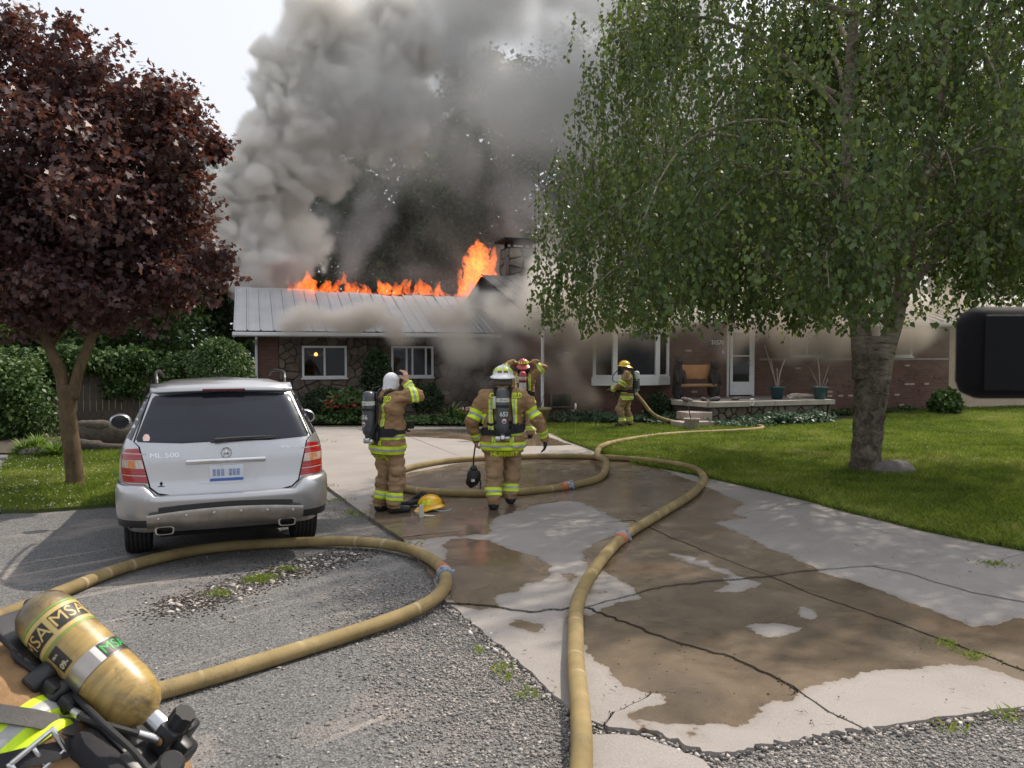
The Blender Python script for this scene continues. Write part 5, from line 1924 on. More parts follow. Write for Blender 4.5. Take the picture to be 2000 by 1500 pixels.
def ground_cover(name, pts, n, leaf, mat, seed, h=.3, spread=.3):
    r = np.random.default_rng(seed)
    S = np.array([tuple(p) for p in pts])
    k = r.random(n) * (len(S) - 1); i0 = np.minimum(k.astype(int), len(S) - 2)
    p = S[i0] + (S[i0 + 1] - S[i0]) * (k - i0)[:, None]
    p[:, :2] += r.normal(0, spread, (n, 2))
    hh = h * (.55 + .45 * vnoise(p, 2.2, seed))
    p[:, 2] = .03 + np.abs(hh) * r.random(n) ** .5
    tp = rand_unit(n, r) + np.array([0, -.3, -.2]); nr = rand_unit(n, r) * .6 + np.array([0, -.4, 1.0])
    me = leaves_mesh(name, p, tp, nr, leaf * r.uniform(.6, 1.3, n), OVAL, mat, np.clip(r.normal(.45, .2, n), 0, 1))
    return tag(link(name, me), kind='stuff')


ground_cover('ground_cover', [G(1110, 826), G(1180, 826), G(1260, 826), G(1310, 826)], 5200, .085, LEAF_V, 90, .36, .28)
ground_cover('ground_cover', [HM @ Vector((11.9, -8.35, 0)), HM @ Vector((13.5, -8.3, 0)), HM @ Vector((15.2, -8.2, 0))], 6500, .095, LEAF_V, 91, .42, .22)
ground_cover('ground_cover', [P(590, 830, 23.3), P(700, 830, 23.3), P(800, 830, 23.3), P(915, 830, 23.2), P(1000, 830, 23.4)], 6500, .08, LEAF_H, 92, .25, .28)
ground_cover('ground_cover', [Vector((-9.4, 17.2, 0)), Vector((-7.6, 17.8, 0)), Vector((-6.4, 18.2, 0))], 2500, .07, LEAF_B, 93, .14, .3)
ground_cover('ground_cover', [HM @ Vector((16.4, -5.3, 0)), HM @ Vector((19, -5.25, 0)), HM @ Vector((23, -5.25, 0))], 2600, .09, LEAF_H, 94, .22, .15)

# stump and logs behind the car mirror
lg = thing('tree_stump', 'fallen brown stump with thick roots lying beside the hedge', 'stump', (P(190, 845, 16.6).x, 16.6, 0))
tk = rough_trunk(catmull([Vector((-.55, 0, .18)), Vector((-.1, .05, .30)), Vector((.4, .1, .30)), Vector((.75, .1, .26))], 6), [.30] * 18 + [.22], 16, .08, 13)
tk.build('log', MT['bark_dark'], lg, 'all')
for k, pts in enumerate([[(-.9, -.1, .10), (-.3, -.32, .16), (.3, -.38, .12), (.8, -.3, .08)], [(-.7, .1, .42), (-.1, -.05, .52), (.35, .0, .46), (.7, .1, .30)]]):
    mb = rough_trunk(catmull([Vector(p) for p in pts], 6), [.13] * 12 + [.09] * 7, 12, .09, 20 + k); mb.build('root', MT['bark_dark'], lg, 'all')
fg = thing('flamingo_ornament', 'pink garden flamingo on a thin leg by the hedge', 'ornament', (P(84, 850, 16).x, 16, .0))
mb = MB(); mb.tube(catmull([Vector((-.12, 0, .42)), Vector((0, 0, .46)), Vector((.10, 0, .44)), Vector((.16, 0, .56)), Vector((.12, 0, .64)), Vector((.04, 0, .62))], 5), [.02, .04, .06, .08, .08, .08, .07, .06, .05, .04, .03, .026, .024, .022, .02, .02, .02, .02, .024, .026, .026, .028, .024, .018, .012, .006], 8)
mb.build('body', M('pink_plastic', (.50, .33, .32), .6), fg, 'all')
mb = MB(); mb.tube([(0, 0, 0), (0, 0, .42)], .008, 5); mb.build('leg', MT['steel'], fg)
fg.scale = (.62,) * 3
# ================================================================= SMOKE AND FIRE (real volumes on voxel grids)
def grid_noise(shape, step, cell, r):
    """smooth random field on a voxel grid with features of the size cell (metres), about -1..1"""
    out = None
    cs = [max(4, int(math.ceil(n * step / cell)) + 4) for n in shape]
    a = r.uniform(-1, 1, cs).astype(np.float32)
    for ax, n in enumerate(shape):
        q = np.arange(n) * step / cell + 1.0
        i = q.astype(int); f = (q - i)
        # cubic B-spline weights for a smooth field
        w = [(1 - f) ** 3 / 6, (3 * f ** 3 - 6 * f ** 2 + 4) / 6, (-3 * f ** 3 + 3 * f ** 2 + 3 * f + 1) / 6, f ** 3 / 6]
        acc = 0
        for k in range(4):
            sl_ = np.take(a, np.clip(i + k - 1, 0, a.shape[ax] - 1), axis=ax)
            sh = [1, 1, 1]; sh[ax] = n
            acc = acc + sl_ * w[k].reshape(sh).astype(np.float32)
        a = acc
    return a * 2.4


def volume_object(name, dens, lo, step, material):
    """dens (nx,ny,nz) becomes an OpenVDB grid through geometry nodes"""
    nx, ny, nz = dens.shape
    hi = [lo[0] + step * (nx - 1), lo[1] + step * (ny - 1), lo[2] + step * (nz - 1)]
    me = bpy.data.meshes.new(name)
    N = nx * ny * nz
    me.vertices.add(N)
    a = me.attributes.new('voxel', 'FLOAT', 'POINT')
    a.data.foreach_set('value', np.ascontiguousarray(dens.transpose(2, 1, 0), dtype=np.float32).ravel())
    me.materials.append(material)
    o = link(name, me)
    ng = bpy.data.node_groups.new(name + '_nodes', 'GeometryNodeTree')
    ng.interface.new_socket('Geometry', in_out='INPUT', socket_type='NodeSocketGeometry')
    ng.interface.new_socket('Geometry', in_out='OUTPUT', socket_type='NodeSocketGeometry')
    nn, ll = ng.nodes, ng.links
    gi, go = nn.new('NodeGroupInput'), nn.new('NodeGroupOutput')
    pos = nn.new('GeometryNodeInputPosition')
    sub = nn.new('ShaderNodeVectorMath'); sub.operation = 'SUBTRACT'; sub.inputs[1].default_value = lo
    ll.new(pos.outputs[0], sub.inputs[0])
    sc = nn.new('ShaderNodeVectorMath'); sc.operation = 'SCALE'; sc.inputs['Scale'].default_value = 1 / step
    ll.new(sub.outputs[0], sc.inputs[0])
    sx = nn.new('ShaderNodeSeparateXYZ'); ll.new(sc.outputs[0], sx.inputs[0])
    def mth(op, a_, b_=0.0, c_=None):
        nd = nn.new('ShaderNodeMath'); nd.operation = op
        for i, v in enumerate((a_, b_, c_)):
            if v is None: continue
            if hasattr(v, 'node'): ll.new(v, nd.inputs[i])
            else: nd.inputs[i].default_value = v
        return nd.outputs[0]
    ix, iy, iz = [mth('ROUND', sx.outputs[k]) for k in range(3)]
    # integer index, kept exact by integer maths
    def imath(op, a_, b_):
        nd = nn.new('FunctionNodeIntegerMath'); nd.operation = op
        for i, v in enumerate((a_, b_)):
            if hasattr(v, 'node'): ll.new(v, nd.inputs[i])
            else: nd.inputs[i].default_value = v
        return nd.outputs[0]
    idx = imath('ADD', ix, imath('MULTIPLY', imath('ADD', iy, imath('MULTIPLY', iz, ny)), nx))
    na = nn.new('GeometryNodeInputNamedAttribute'); na.data_type = 'FLOAT'; na.inputs['Name'].default_value = 'voxel'
    si = nn.new('GeometryNodeSampleIndex'); si.data_type = 'FLOAT'; si.domain = 'POINT'; si.clamp = True
    ll.new(gi.outputs[0], si.inputs['Geometry']); ll.new(na.outputs[0], si.inputs['Value']); ll.new(idx, si.inputs['Index'])
    vc = nn.new('GeometryNodeVolumeCube')
    vc.inputs['Min'].default_value = lo; vc.inputs['Max'].default_value = hi
    vc.inputs['Resolution X'].default_value = nx; vc.inputs['Resolution Y'].default_value = ny; vc.inputs['Resolution Z'].default_value = nz
    ll.new(si.outputs[0], vc.inputs['Density'])
    sm = nn.new('GeometryNodeSetMaterial'); sm.inputs['Material'].default_value = material
    ll.new(vc.outputs[0], sm.inputs[0]); ll.new(sm.outputs[0], go.inputs[0])
    md = o.modifiers.new('voxels', 'NODES'); md.node_group = ng
    return o


def smoke_mat(name, col, dens, aniso=.25):
    m = bpy.data.materials.new(name)
    m.use_nodes = True
    nt = m.node_tree; nt.nodes.clear()
    pv = nt.nodes.new('ShaderNodeVolumePrincipled')
    pv.inputs['Color'].default_value = (*col, 1)
    pv.inputs['Density'].default_value = dens
    pv.inputs['Density Attribute'].default_value = 'density'
    pv.inputs['Anisotropy'].default_value = aniso
    ou = nt.nodes.new('ShaderNodeOutputMaterial')
    nt.links.new(pv.outputs[0], ou.inputs['Volume'])
    return m


class Field:
    def __init__(s, lo, hi, step, seed):
        s.lo = np.array(lo, float); s.step = step
        s.n = [int((b - a) / step) + 1 for a, b in zip(lo, hi)]
        s.D = np.zeros(s.n, np.float32)
        s.r = np.random.default_rng(seed)
        s.ax = [lo[k] + step * np.arange(s.n[k]) for k in range(3)]

    def noise(s, cell):
        return grid_noise(s.n, s.step, cell, s.r)

    def ball(s, c, rad, strength, sharp, disp, pad=.6, squash=(1, 1, 1)):
        """adds a puff: crisp for a large sharp, displaced by the field disp (metres)"""
        R_ = rad + pad
        sl_ = []
        for k in range(3):
            e = R_ * squash[k]
            a = int(max(0, math.floor((c[k] - e - s.lo[k]) / s.step))); b = int(min(s.n[k], math.ceil((c[k] + e - s.lo[k]) / s.step) + 1))
            if b <= a: return
            sl_.append(slice(a, b))
        X = (s.ax[0][sl_[0]] - c[0])[:, None, None] / squash[0]
        Y = (s.ax[1][sl_[1]] - c[1])[None, :, None] / squash[1]
        Z = (s.ax[2][sl_[2]] - c[2])[None, None, :] / squash[2]
        d = np.sqrt(X * X + Y * Y + Z * Z)
        v = (rad - d + (disp[tuple(sl_)] if disp is not None else 0)) * sharp / rad
        v = np.clip(v, 0, 1) * strength
        t_ = tuple(sl_)
        s.D[t_] = np.maximum(s.D[t_], v)


SM_COL = smoke_mat('smoke_column', (.962, .946, .920), 1.0, .1)
SM_SHADED = smoke_mat('smoke_shaded', (.66, .60, .53), 1.0, .1)  # darker copy of the low smoke: shade of tree and eaves in its colour
SM_VEIL = smoke_mat('smoke_veil', (.74, .745, .745), 1.0, .05)
SM_LOW = smoke_mat('smoke_low', (.915, .875, .82), 1.0, .1)
def warp(D, step, fields):
    """moves the smoke along random fields, so that the puffs tear"""
    n = D.shape
    I, J, K = np.meshgrid(*[np.arange(k, dtype=np.float32) for k in n], indexing='ij')
    q = [np.clip(a + f / step, 0, m - 1.001) for a, f, m in zip((I, J, K), fields, n)]
    i0 = [a.astype(np.int32) for a in q]
    f = [a - b for a, b in zip(q, i0)]
    out = 0
    for a in (0, 1):
        for b in (0, 1):
            for c in (0, 1):
                w = (f[0] if a else 1 - f[0]) * (f[1] if b else 1 - f[1]) * (f[2] if c else 1 - f[2])
                out = out + w * D[i0[0] + a, i0[1] + b, i0[2] + c]
    return out.astype(np.float32)


def fade(fd, w, bottom):
    for ax in range(3):
        n_ = fd.n[ax]; k = np.arange(n_)
        w_ = np.clip(np.minimum(k, n_ - 1 - k) / w, 0, 1) if ax < 2 or not bottom else np.clip(k / bottom, 0, 1)
        sh = [1, 1, 1]; sh[ax] = n_
        fd.D *= w_.reshape(sh).astype(np.float32)
    fd.D[fd.D < .006] = 0


# ---------------------------------------------------------------- the big column that leaves the left end of the ridge
Y0 = 31.0
mpp = Y0 / F_PX
# (column, row, radius in picture units, depth shift, density)
PUFF = [(485, 548, 42, 0, 1.6), (530, 545, 46, .5, 1.2), (575, 528, 42, .8, .9), (505, 512, 50, .2, 1.8), (418, 478, 26, -.5, 2.2), (440, 470, 34, -.4, 2.2), (475, 478, 44, 0, 2.0), (520, 480, 58, .8, 1.5), (446, 415, 40, -.2, 2.4), (500, 420, 66, .5, 2.2), (438, 345, 32, -.4, 2.4), (430, 380, 32, -.5, 2.3),
        (485, 355, 60, .2, 2.4), (555, 390, 62, 1.2, 1.9), (468, 318, 26, -.6, 2.4), (530, 300, 66, .4, 2.4), (590, 330, 64, 1.4, 1.9), (600, 440, 48, 1.4, 1.0), (610, 490, 40, 1.2, .8), (505, 245, 38, -.2, 2.4), (560, 235, 72, .6, 2.4), (620, 260, 78, 1.2, 2.0), (520, 185, 42, 0, 2.2), (580, 165, 70, .6, 2.2),
        (640, 180, 88, 1.2, 2.0), (540, 125, 36, 0, 1.8), (620, 110, 70, .8, 2.0), (700, 150, 98, 1.6, 1.6), (575, 60, 30, 0, 1.3), (600, 20, 50, .2, 1.5), (640, 55, 40, .4, 1.5), (655, 5, 36, .2, 1.1), (680, 95, 60, 1.1, 1.6), (770, 100, 85, 1.8, 1.5), (745, 200, 92, 2.0, 1.4), (690, 235, 82, 1.6, 1.6), (790, 250, 55, 1.9, 1.0), (765, 295, 40, 1.6, .8), (655, 330, 40, 1.4, .8)]
fd = Field((-12.6, 27.8, 3.7), (-2.2, 35.2, 17.0), .075, 5)
n16, n8, n4, n2 = fd.noise(1.5), fd.noise(.75), fd.noise(.38), fd.noise(.20)
bill = (np.abs(n16) - .35) * .40 + (np.abs(n8) - .35) * .36 + (np.abs(n4) - .35) * .26 + (np.abs(n2) - .3) * .15
rr_ = np.random.default_rng(9)
for (px, py, rp, dy, den) in PUFF:
    c = P(px, py, Y0 + dy)
    R0 = rp * mpp
    fd.ball(c, R0, den * 3.3, 3.8, bill, 1.0)
    for k in range(7):       # smaller puffs boil out of the large ones
        u = rr_.normal(size=3); u /= np.linalg.norm(u)
        r2 = R0 * rr_.uniform(.25, .55)
        cc = Vector((c.x + u[0] * R0 * .88, c.y + u[1] * R0 * .88, c.z + u[2] * R0 * .88))
        fd.ball(cc, r2, den * 3.3 * rr_.uniform(.4, 1.1), 2.6, bill * .8, .8)
w1, w2_, w3 = fd.noise(.9), fd.noise(.9), fd.noise(.9)
v1, v2, v3 = fd.noise(.34), fd.noise(.34), fd.noise(.34)
fd.D = warp(fd.D, fd.step, (w1 * .24 + v1 * .12, w2_ * .24 + v2 * .12, w3 * .24 + v3 * .12))
# the lee side on the right thins out into torn sheets
xg = fd.ax[0][:, None, None]
lee = np.clip((xg - P(640, 300, Y0 + 1).x) / 2.2, 0, 1)
tear = np.clip(.75 + .9 * n16 + .7 * n8 + .5 * n4, .06, 1.3)
fd.D *= (1 - lee + lee * tear).astype(np.float32)
fd.D *= np.clip(.8 + .35 * n4 + .3 * n2, .25, 1.4).astype(np.float32)
fade(fd, 7.0, 5.0)
o = tag(volume_object('smoke', fd.D * 1.15, tuple(fd.lo), fd.step, SM_COL), kind='stuff')
# ---------------------------------------------------------------- the grey veil drifting to the right
fd = Field((-9.0, 28.0, 3.8), (8.6, 37.6, 17.2), .14, 6)
n32, n16, n8, n4 = fd.noise(3.2), fd.noise(1.6), fd.noise(.8), fd.noise(.42)
Xg, Yg, Zg = np.meshgrid(fd.ax[0], fd.ax[1], fd.ax[2], indexing='ij')
pxg = 1000 + Xg / Yg * F_PX + n32 * 45
pyg = HOR - (Zg - 2) / Yg * F_PX + n16 * 40 + n8 * 18 + 14 * n4
wisp = np.clip(.62 + .55 * n16 + .42 * n8 + .28 * n4, .02, 1.6) ** 1.4
env = np.clip((pxg - 610) / 110, 0, 1) * np.exp(-((Yg - 32.8) / 2.4) ** 2) * np.clip((Zg - 4.4) / .8, 0, 1)
vert = np.interp(pyg, [-60, 100, 190, 260, 330, 430, 520, 600], [1.9, 1.7, 1.25, .62, .14, .040, .040, .14]) * np.interp(pxg, [600, 760, 900, 1150], [.8, 1.0, 1.05, 1.15])
fd.D = (env * vert * wisp).astype(np.float32)
bill = (np.abs(n16) - .3) * .6 + (np.abs(n8) - .3) * .45 + (np.abs(n4) - .3) * .25
for (px, py, rx, rz, den, dy) in [(655, 440, 30, 75, .5, .3), (700, 470, 24, 66, .4, .6), (630, 505, 40, 50, .6, .1), (775, 325, 36, 46, .7, 1.4), (720, 400, 32, 56, .4, .8), (1020, 420, 44, 66, .35, .8), (1045, 480, 44, 66, .6, .4), (1000, 470, 40, 66, .45, 1.0), (900, 300, 55, 66, .3, 1.8)]:
    c = P(px, py, Y0 + dy)
    fd.ball(c, rx * mpp, den, 1.2, bill * 1.2, 1.3, (1, 1, rz / rx))
w1, w2_, w3 = fd.noise(1.1), fd.noise(1.1), fd.noise(1.1)
fd.D = warp(fd.D, fd.step, (w1 * .35, w2_ * .35, w3 * .35))
fade(fd, 6.0, 4.0)
o = tag(volume_object('smoke', fd.D * 1.15, tuple(fd.lo), fd.step, SM_VEIL), kind='stuff')
del Xg, Yg, Zg, pxg, pyg, env

# ---------------------------------------------------------------- smoke that rolls over the eaves and along the brick wall
LOW = [(565, 628, 26, 24.9, 0.3, 1.6), (600, 625, 32, 25, 0.7, 2), (640, 618, 30, 25.2, 0.9, 2), (700, 622, 32, 25.4, 1, 2.2), (760, 625, 34, 25.6, 1, 2), (680, 600, 22, 25.7, 0.6, 2.2), (820, 628, 34, 25.8, 0.9, 2), (740, 600, 20, 25.9, 0.6, 2), (880, 618, 38, 26.2, 1, 1.8), (930, 618, 42, 26, 1, 1.6), (985, 615, 44, 25.6, 1, 1.5), (1020, 560, 38, 26.2, 0.45, 1), (1040, 620, 48, 25, 0.8, 1.4), (910, 680, 44, 25.8, 0.42, 1.6), (960, 680, 50, 25.6, 0.5, 1.3), (1010, 690, 50, 24.9, 0.45, 1.2), (890, 740, 40, 25.6, 0.26, 1.5), (950, 750, 46, 25.2, 0.26, 1.2), (975, 545, 40, 26, 0.35, 1.2), (1040, 500, 40, 25.6, 0.18, 1.2), (965, 590, 40, 25.4, 0.9, 1.4), (1010, 600, 46, 24.6, 0.9, 1.4), (1060, 570, 46, 24.4, 0.8, 1.2), (1010, 560, 40, 22.6, 0.3, 1.2), (1040, 600, 46, 22.4, 0.6, 1.3), (1000, 625, 40, 22.8, 0.5, 1.4), (960, 600, 40, 24, 0.6, 1.2), (1075, 640, 42, 22.2, 0.4, 1.2), (1050, 530, 40, 23.4, 0.25, 1.2), (800, 660, 30, 25.6, 0.3, 2)]
DIM = [(1090, 640, 46, 23.6, 0.5, 1.6), (1140, 660, 44, 23.2, 0.45, 1.4), (1130, 720, 46, 23.2, 0.24, 1), (1080, 730, 46, 23.3, 0.26, 1), (1100, 600, 50, 24, 0.6, 1.4), (1090, 590, 50, 22.6, 0.5, 1.3), (1180, 620, 46, 23.2, 0.175, 2), (1250, 640, 50, 23.6, 0.11, 2), (1330, 640, 50, 24, 0.25, 2), (1420, 650, 50, 24.2, 0.2, 2), (1500, 640, 46, 24.6, 0.42, 2.2), (1560, 650, 46, 24.8, 0.3, 2), (1640, 640, 50, 25.2, 0.3, 2), (1740, 640, 50, 26, 0.35, 2), (1820, 650, 46, 26.6, 0.3, 1.6), (1700, 600, 50, 26.2, 0.5, 2), (1780, 590, 50, 26.6, 0.55, 2), (1840, 600, 46, 26.8, 0.5, 1.6), (1620, 600, 46, 25.8, 0.4, 2)]
def low_smoke(puffs, lo, hi, mat, haze, seed):
    fd = Field(lo, hi, .12, seed)
    n16, n8, n4 = fd.noise(1.5), fd.noise(.75), fd.noise(.4)
    bill = (np.abs(n16) - .3) * .55 + (np.abs(n8) - .3) * .40 + (np.abs(n4) - .3) * .22
    for (px, py, rp, Y, den, sq) in puffs:
        fd.ball(P(px, py, Y), rp * Y / F_PX, den, 1.2, bill * (.9 if den > .4 else 1.2), .9, (sq, .8, 1))
    fd.D = warp(fd.D, fd.step, (fd.noise(.8) * .22, fd.noise(.8) * .22, fd.noise(.8) * .18))
    fd.D *= np.clip(.68 + .7 * n8 + .6 * n4 + .4 * n16, .03, 1.6).astype(np.float32)
    if haze:      # thin haze along the front, thicker under the eaves
        Xg, Yg, Zg = np.meshgrid(fd.ax[0], fd.ax[1], fd.ax[2], indexing='ij')
        lyg = -(Xg - H0.x) * math.sin(HA) + (Yg - H0.y) * math.cos(HA)
        hz = haze * np.exp(-((lyg + 6.0) / 1.3) ** 2) * np.interp(Zg, [.3, 1.2, 2.6, 3.3, 4.2, 5.5], [.004, .008, .022, .045, .04, .02])
        fd.D = np.maximum(fd.D, (hz * np.clip(.7 + .7 * n16, .05, 1.6)).astype(np.float32))
    fade(fd, 6.0, 4.0)
    return tag(volume_object('smoke', fd.D * 5.5, tuple(fd.lo), fd.step, mat), kind='stuff')


LOW = [(a + R.uniform(-8, 8), b + R.uniform(-9, 7), c * R.uniform(.65, 1.1), d, e, f) for (a, b, c, d, e, f) in LOW]
LOW += [(a + R.uniform(-34, 34), b + R.uniform(-24, 16), R.uniform(9, 17), d - .2, e * R.uniform(.5, 1.2), 1.2) for (a, b, c, d, e, f) in LOW if e >= .5 and a < 980 for _ in range(3)]
low_smoke(LOW, (-8.8, 19.9, .3), (3.2, 30.6, 6.4), SM_LOW, 0, 8)
low_smoke(DIM, (.2, 19.6, .3), (16.8, 29.6, 5.8), SM_SHADED, 1.0, 18)

# ---------------------------------------------------------------- flames: a closed ragged hull filled with glowing gas
t = NT('flame')
pv = t.n('ShaderNodeVolumePrincipled')
co = t.co()
mp = t.n('ShaderNodeMapping'); mp.inputs['Scale'].default_value = (1, 1, .62); t.l(co, mp.inputs['Vector'])
na = t.noise(4.5, 3, .6, 1.6, mp.outputs[0]); nb = t.noise(9.0, 3, .6, 1.2, mp.outputs[0])
ra = t.math('SUBTRACT', 1.0, t.math('MULTIPLY', t.math('ABSOLUTE', t.math('SUBTRACT', na, .5)), 6.0))
rb_ = t.math('SUBTRACT', 1.0, t.math('MULTIPLY', t.math('ABSOLUTE', t.math('SUBTRACT', nb, .5)), 6.0))
fil = t.math('MAXIMUM', ra, t.math('MULTIPLY', rb_, .7))
fil = t.math('MAXIMUM', fil, .04)
fil = t.math('POWER', fil, 1.9)
cr = t.ramp(fil, [(.0, (1, .060, .006)), (.6, (1, .115, .013)), (1.0, (1, .31, .045))])
t.l(cr, pv.inputs['Emission Color'])
t.l(t.math('MULTIPLY', fil, 7.4), pv.inputs['Emission Strength'])
pv.inputs['Density'].default_value = .7
pv.inputs['Color'].default_value = (.3, .2, .15, 1)
t.l(pv.outputs[0], t.out.inputs['Volume'])
fm = t.m

FLAMES = [('low flame with a single tall tongue at the left end of the burning ridge', [[(612, 574, 20), (604, 552, 15), (600, 528, 4)], [(585, 573, 12), (590, 560, 10), (588, 548, 3)], [(570, 571, 9), (562, 569, 4)], [(618, 574, 10), (619, 560, 7), (617, 548, 2)]]),
          ('small twin-tongued flame next to the leftmost one', [[(645, 575, 16), (640, 560, 11), (634, 549, 3)], [(655, 575, 13), (662, 555, 9), (665, 534, 3)], [(632, 574, 9), (632, 562, 5)]]),
          ('short ragged flame third along the ridge', [[(680, 577, 15), (681, 562, 11), (677, 545, 3)], [(700, 579, 14), (705, 568, 9), (711, 553, 3)], [(718, 580, 9), (722, 570, 6), (724, 562, 2)]]),
          ('smoky half-hidden flame in the middle of the ridge', [[(748, 580, 18), (745, 562, 13), (742, 547, 4)], [(772, 583, 15), (778, 568, 11), (786, 550, 4)], [(793, 582, 15), (794, 565, 11), (798, 546, 4)]]),
          ('flame with two pointed tongues right of the middle', [[(822, 584, 16), (826, 566, 12), (828, 542, 3)], [(848, 586, 17), (852, 570, 12), (857, 551, 4)], [(808, 583, 10), (806, 574, 6)], [(838, 588, 14), (836, 590, 6)]]),
          ('tallest flame, a high column beside the chimney', [[(908, 582, 26), (922, 552, 30), (930, 520, 30), (938, 494, 20), (934, 470, 5)], [(945, 565, 24), (956, 530, 22), (962, 505, 14), (966, 488, 4)], [(896, 582, 14), (898, 566, 9), (899, 553, 3)], [(925, 500, 14), (922, 485, 5)], [(940, 580, 20), (955, 572, 10)]])]
for k, (lab, tongues) in enumerate(FLAMES):
    px0 = tongues[0][0][0]
    xs9 = [q[0] for tg in tongues for q in tg]
    yb9 = 574 + (px0 - 600) * .028
    tongues = tongues + [[(min(xs9) - 6, yb9 - 1, 9), (max(xs9) + 8, yb9 + 1, 10)]] + [[(x9, yb9, 9), (x9 + R.uniform(-5, 5), yb9 - 14, 7), (x9 + R.uniform(-7, 7), yb9 - R.uniform(22, 30), 2)] for x9 in np.arange(min(xs9), max(xs9), 13)]
    base = HM @ hl(px0, 580, RY - .15)
    Yc = base.y
    allp = [(P(px, py, Yc + (px - px0) * Yc / F_PX * math.tan(HA)), rp * Yc / F_PX * 1.12) for tg in tongues for (px, py, rp) in tg]
    lo = [min(p[i] - r_ for p, r_ in allp) - .25 for i in range(3)]
    hi = [max(p[i] + r_ for p, r_ in allp) + .25 for i in range(3)]
    off = np.array([base.x, base.y, base.z])
    ff = Field([a - b for a, b in zip(lo, off)], [a - b for a, b in zip(hi, off)], .025, 40 + k)
    X, Y, Z = np.meshgrid(*ff.ax, indexing='ij')
    gn = lambda c_: grid_noise(ff.n, ff.step, c_, ff.r)
    X2, Y2 = X + gn(.5) * .15 + gn(.22) * .11 + gn(.10) * .06, Y + gn(.45) * .12 + gn(.2) * .07
    Z2 = Z + gn(.3) * .10
    env = np.full(ff.n, -1.0, np.float32)
    i_ = 0
    for tg in tongues:
        pr = allp[i_:i_ + len(tg)]; i_ += len(tg)
        for (a, ra_), (b, rb2) in zip(pr[:-1], pr[1:]):
            a = np.array(a) - off; b = np.array(b) - off
            e_ = b - a
            tt = np.clip(((X2 - a[0]) * e_[0] + (Y2 - a[1]) * e_[1] + (Z2 - a[2]) * e_[2]) / (e_ @ e_), 0, 1)
            d = np.sqrt((X2 - a[0] - tt * e_[0]) ** 2 + ((Y2 - a[1] - tt * e_[1]) * 1.1) ** 2 + (Z2 - a[2] - tt * e_[2]) ** 2)
            env = np.maximum(env, 1 - d / (ra_ + (rb2 - ra_) * tt))
    def rg_(c_):      # filaments drawn out upwards
        a_ = grid_noise([ff.n[0], ff.n[1], int(ff.n[2] / 2.2) + 2], ff.step, c_, ff.r)
        zi = np.arange(ff.n[2]) / 2.2; i0 = zi.astype(int); f_ = (zi - i0).astype(np.float32)
        return 1 - np.abs(a_[:, :, i0] * (1 - f_) + a_[:, :, np.minimum(i0 + 1, a_.shape[2] - 1)] * f_)
    env = env - .03 - .58 * np.clip(1 - (rg_(.20) * .6 + rg_(.10) * .4), 0, 1) * np.clip(1.35 - .5 * env, .5, 1.4)
    env[0] = env[-1] = -1; env[:, 0] = env[:, -1] = -1; env[:, :, 0] = env[:, :, -1] = -1
    V, Q = surface_nets(env, ff.ax_lo if hasattr(ff, 'ax_lo') else [a[0] for a in ff.ax], ff.step)
    o = link('flame', np_mesh('flame', V, Q, fm, smooth=True), None, base)
    tag(o, lab, 'flame', 'flames along the burning ridge')
# ================================================================= PEOPLE
def cloth_mat(name, col, bump=.6):
    t = NT(name)
    c = t.ramp(t.noise(3.5, 6, .65), [(.3, tuple(k * .62 for k in col)), (.55, col), (.75, tuple(min(1, k * 1.25) for k in col))])
    d = t.maprange(t.noise(1.8, 4, .6, .5), .52, .70, 0, .45)
    c = t.mix(d, c, tuple(k * .38 for k in col))
    nm = t.bump(t.math('ADD', t.math('MULTIPLY', t.noise(9, 4, .6, .6), 2.0), t.math('MULTIPLY', t.noise(420, 2), .25)), bump, .02)
    t.bsdf(c, .9, 0, nm, .2)
    return t.m


MT['jacket'] = cloth_mat('bunker_cloth', (.33, .205, .105))
MT['trousers'] = cloth_mat('trouser_cloth', (.35, .235, .135))
MT['boot'] = M('boot_rubber', (.014, .014, .015), .55, var=.3, vs=14, bump=.3)
MT['glove'] = M('glove_leather', (.017, .017, .019), .8, var=.3, vs=18, bump=.4)
MT['skin'] = M('skin', (.48, .27, .19), .55, var=.10, vs=15)
MT['hood'] = M('knit_hood', (.66, .66, .69), .9, var=.06, vs=10, bump=.5, bs=45, bd=.006)
MT['dark_hood'] = M('dark_hood', (.10, .085, .065), .9, var=.2, vs=10, bump=.5, bs=45)
MT['lime'] = M('lime_tape', (.56, .76, .02), .55, var=.14, vs=9)
MT['silver_tape'] = M('silver_tape', (.36, .37, .36), .4, var=.1, vs=14)
BODY_MATS = ['jacket', 'trousers', 'boot', 'glove', 'skin', 'hood', 'dark_hood']


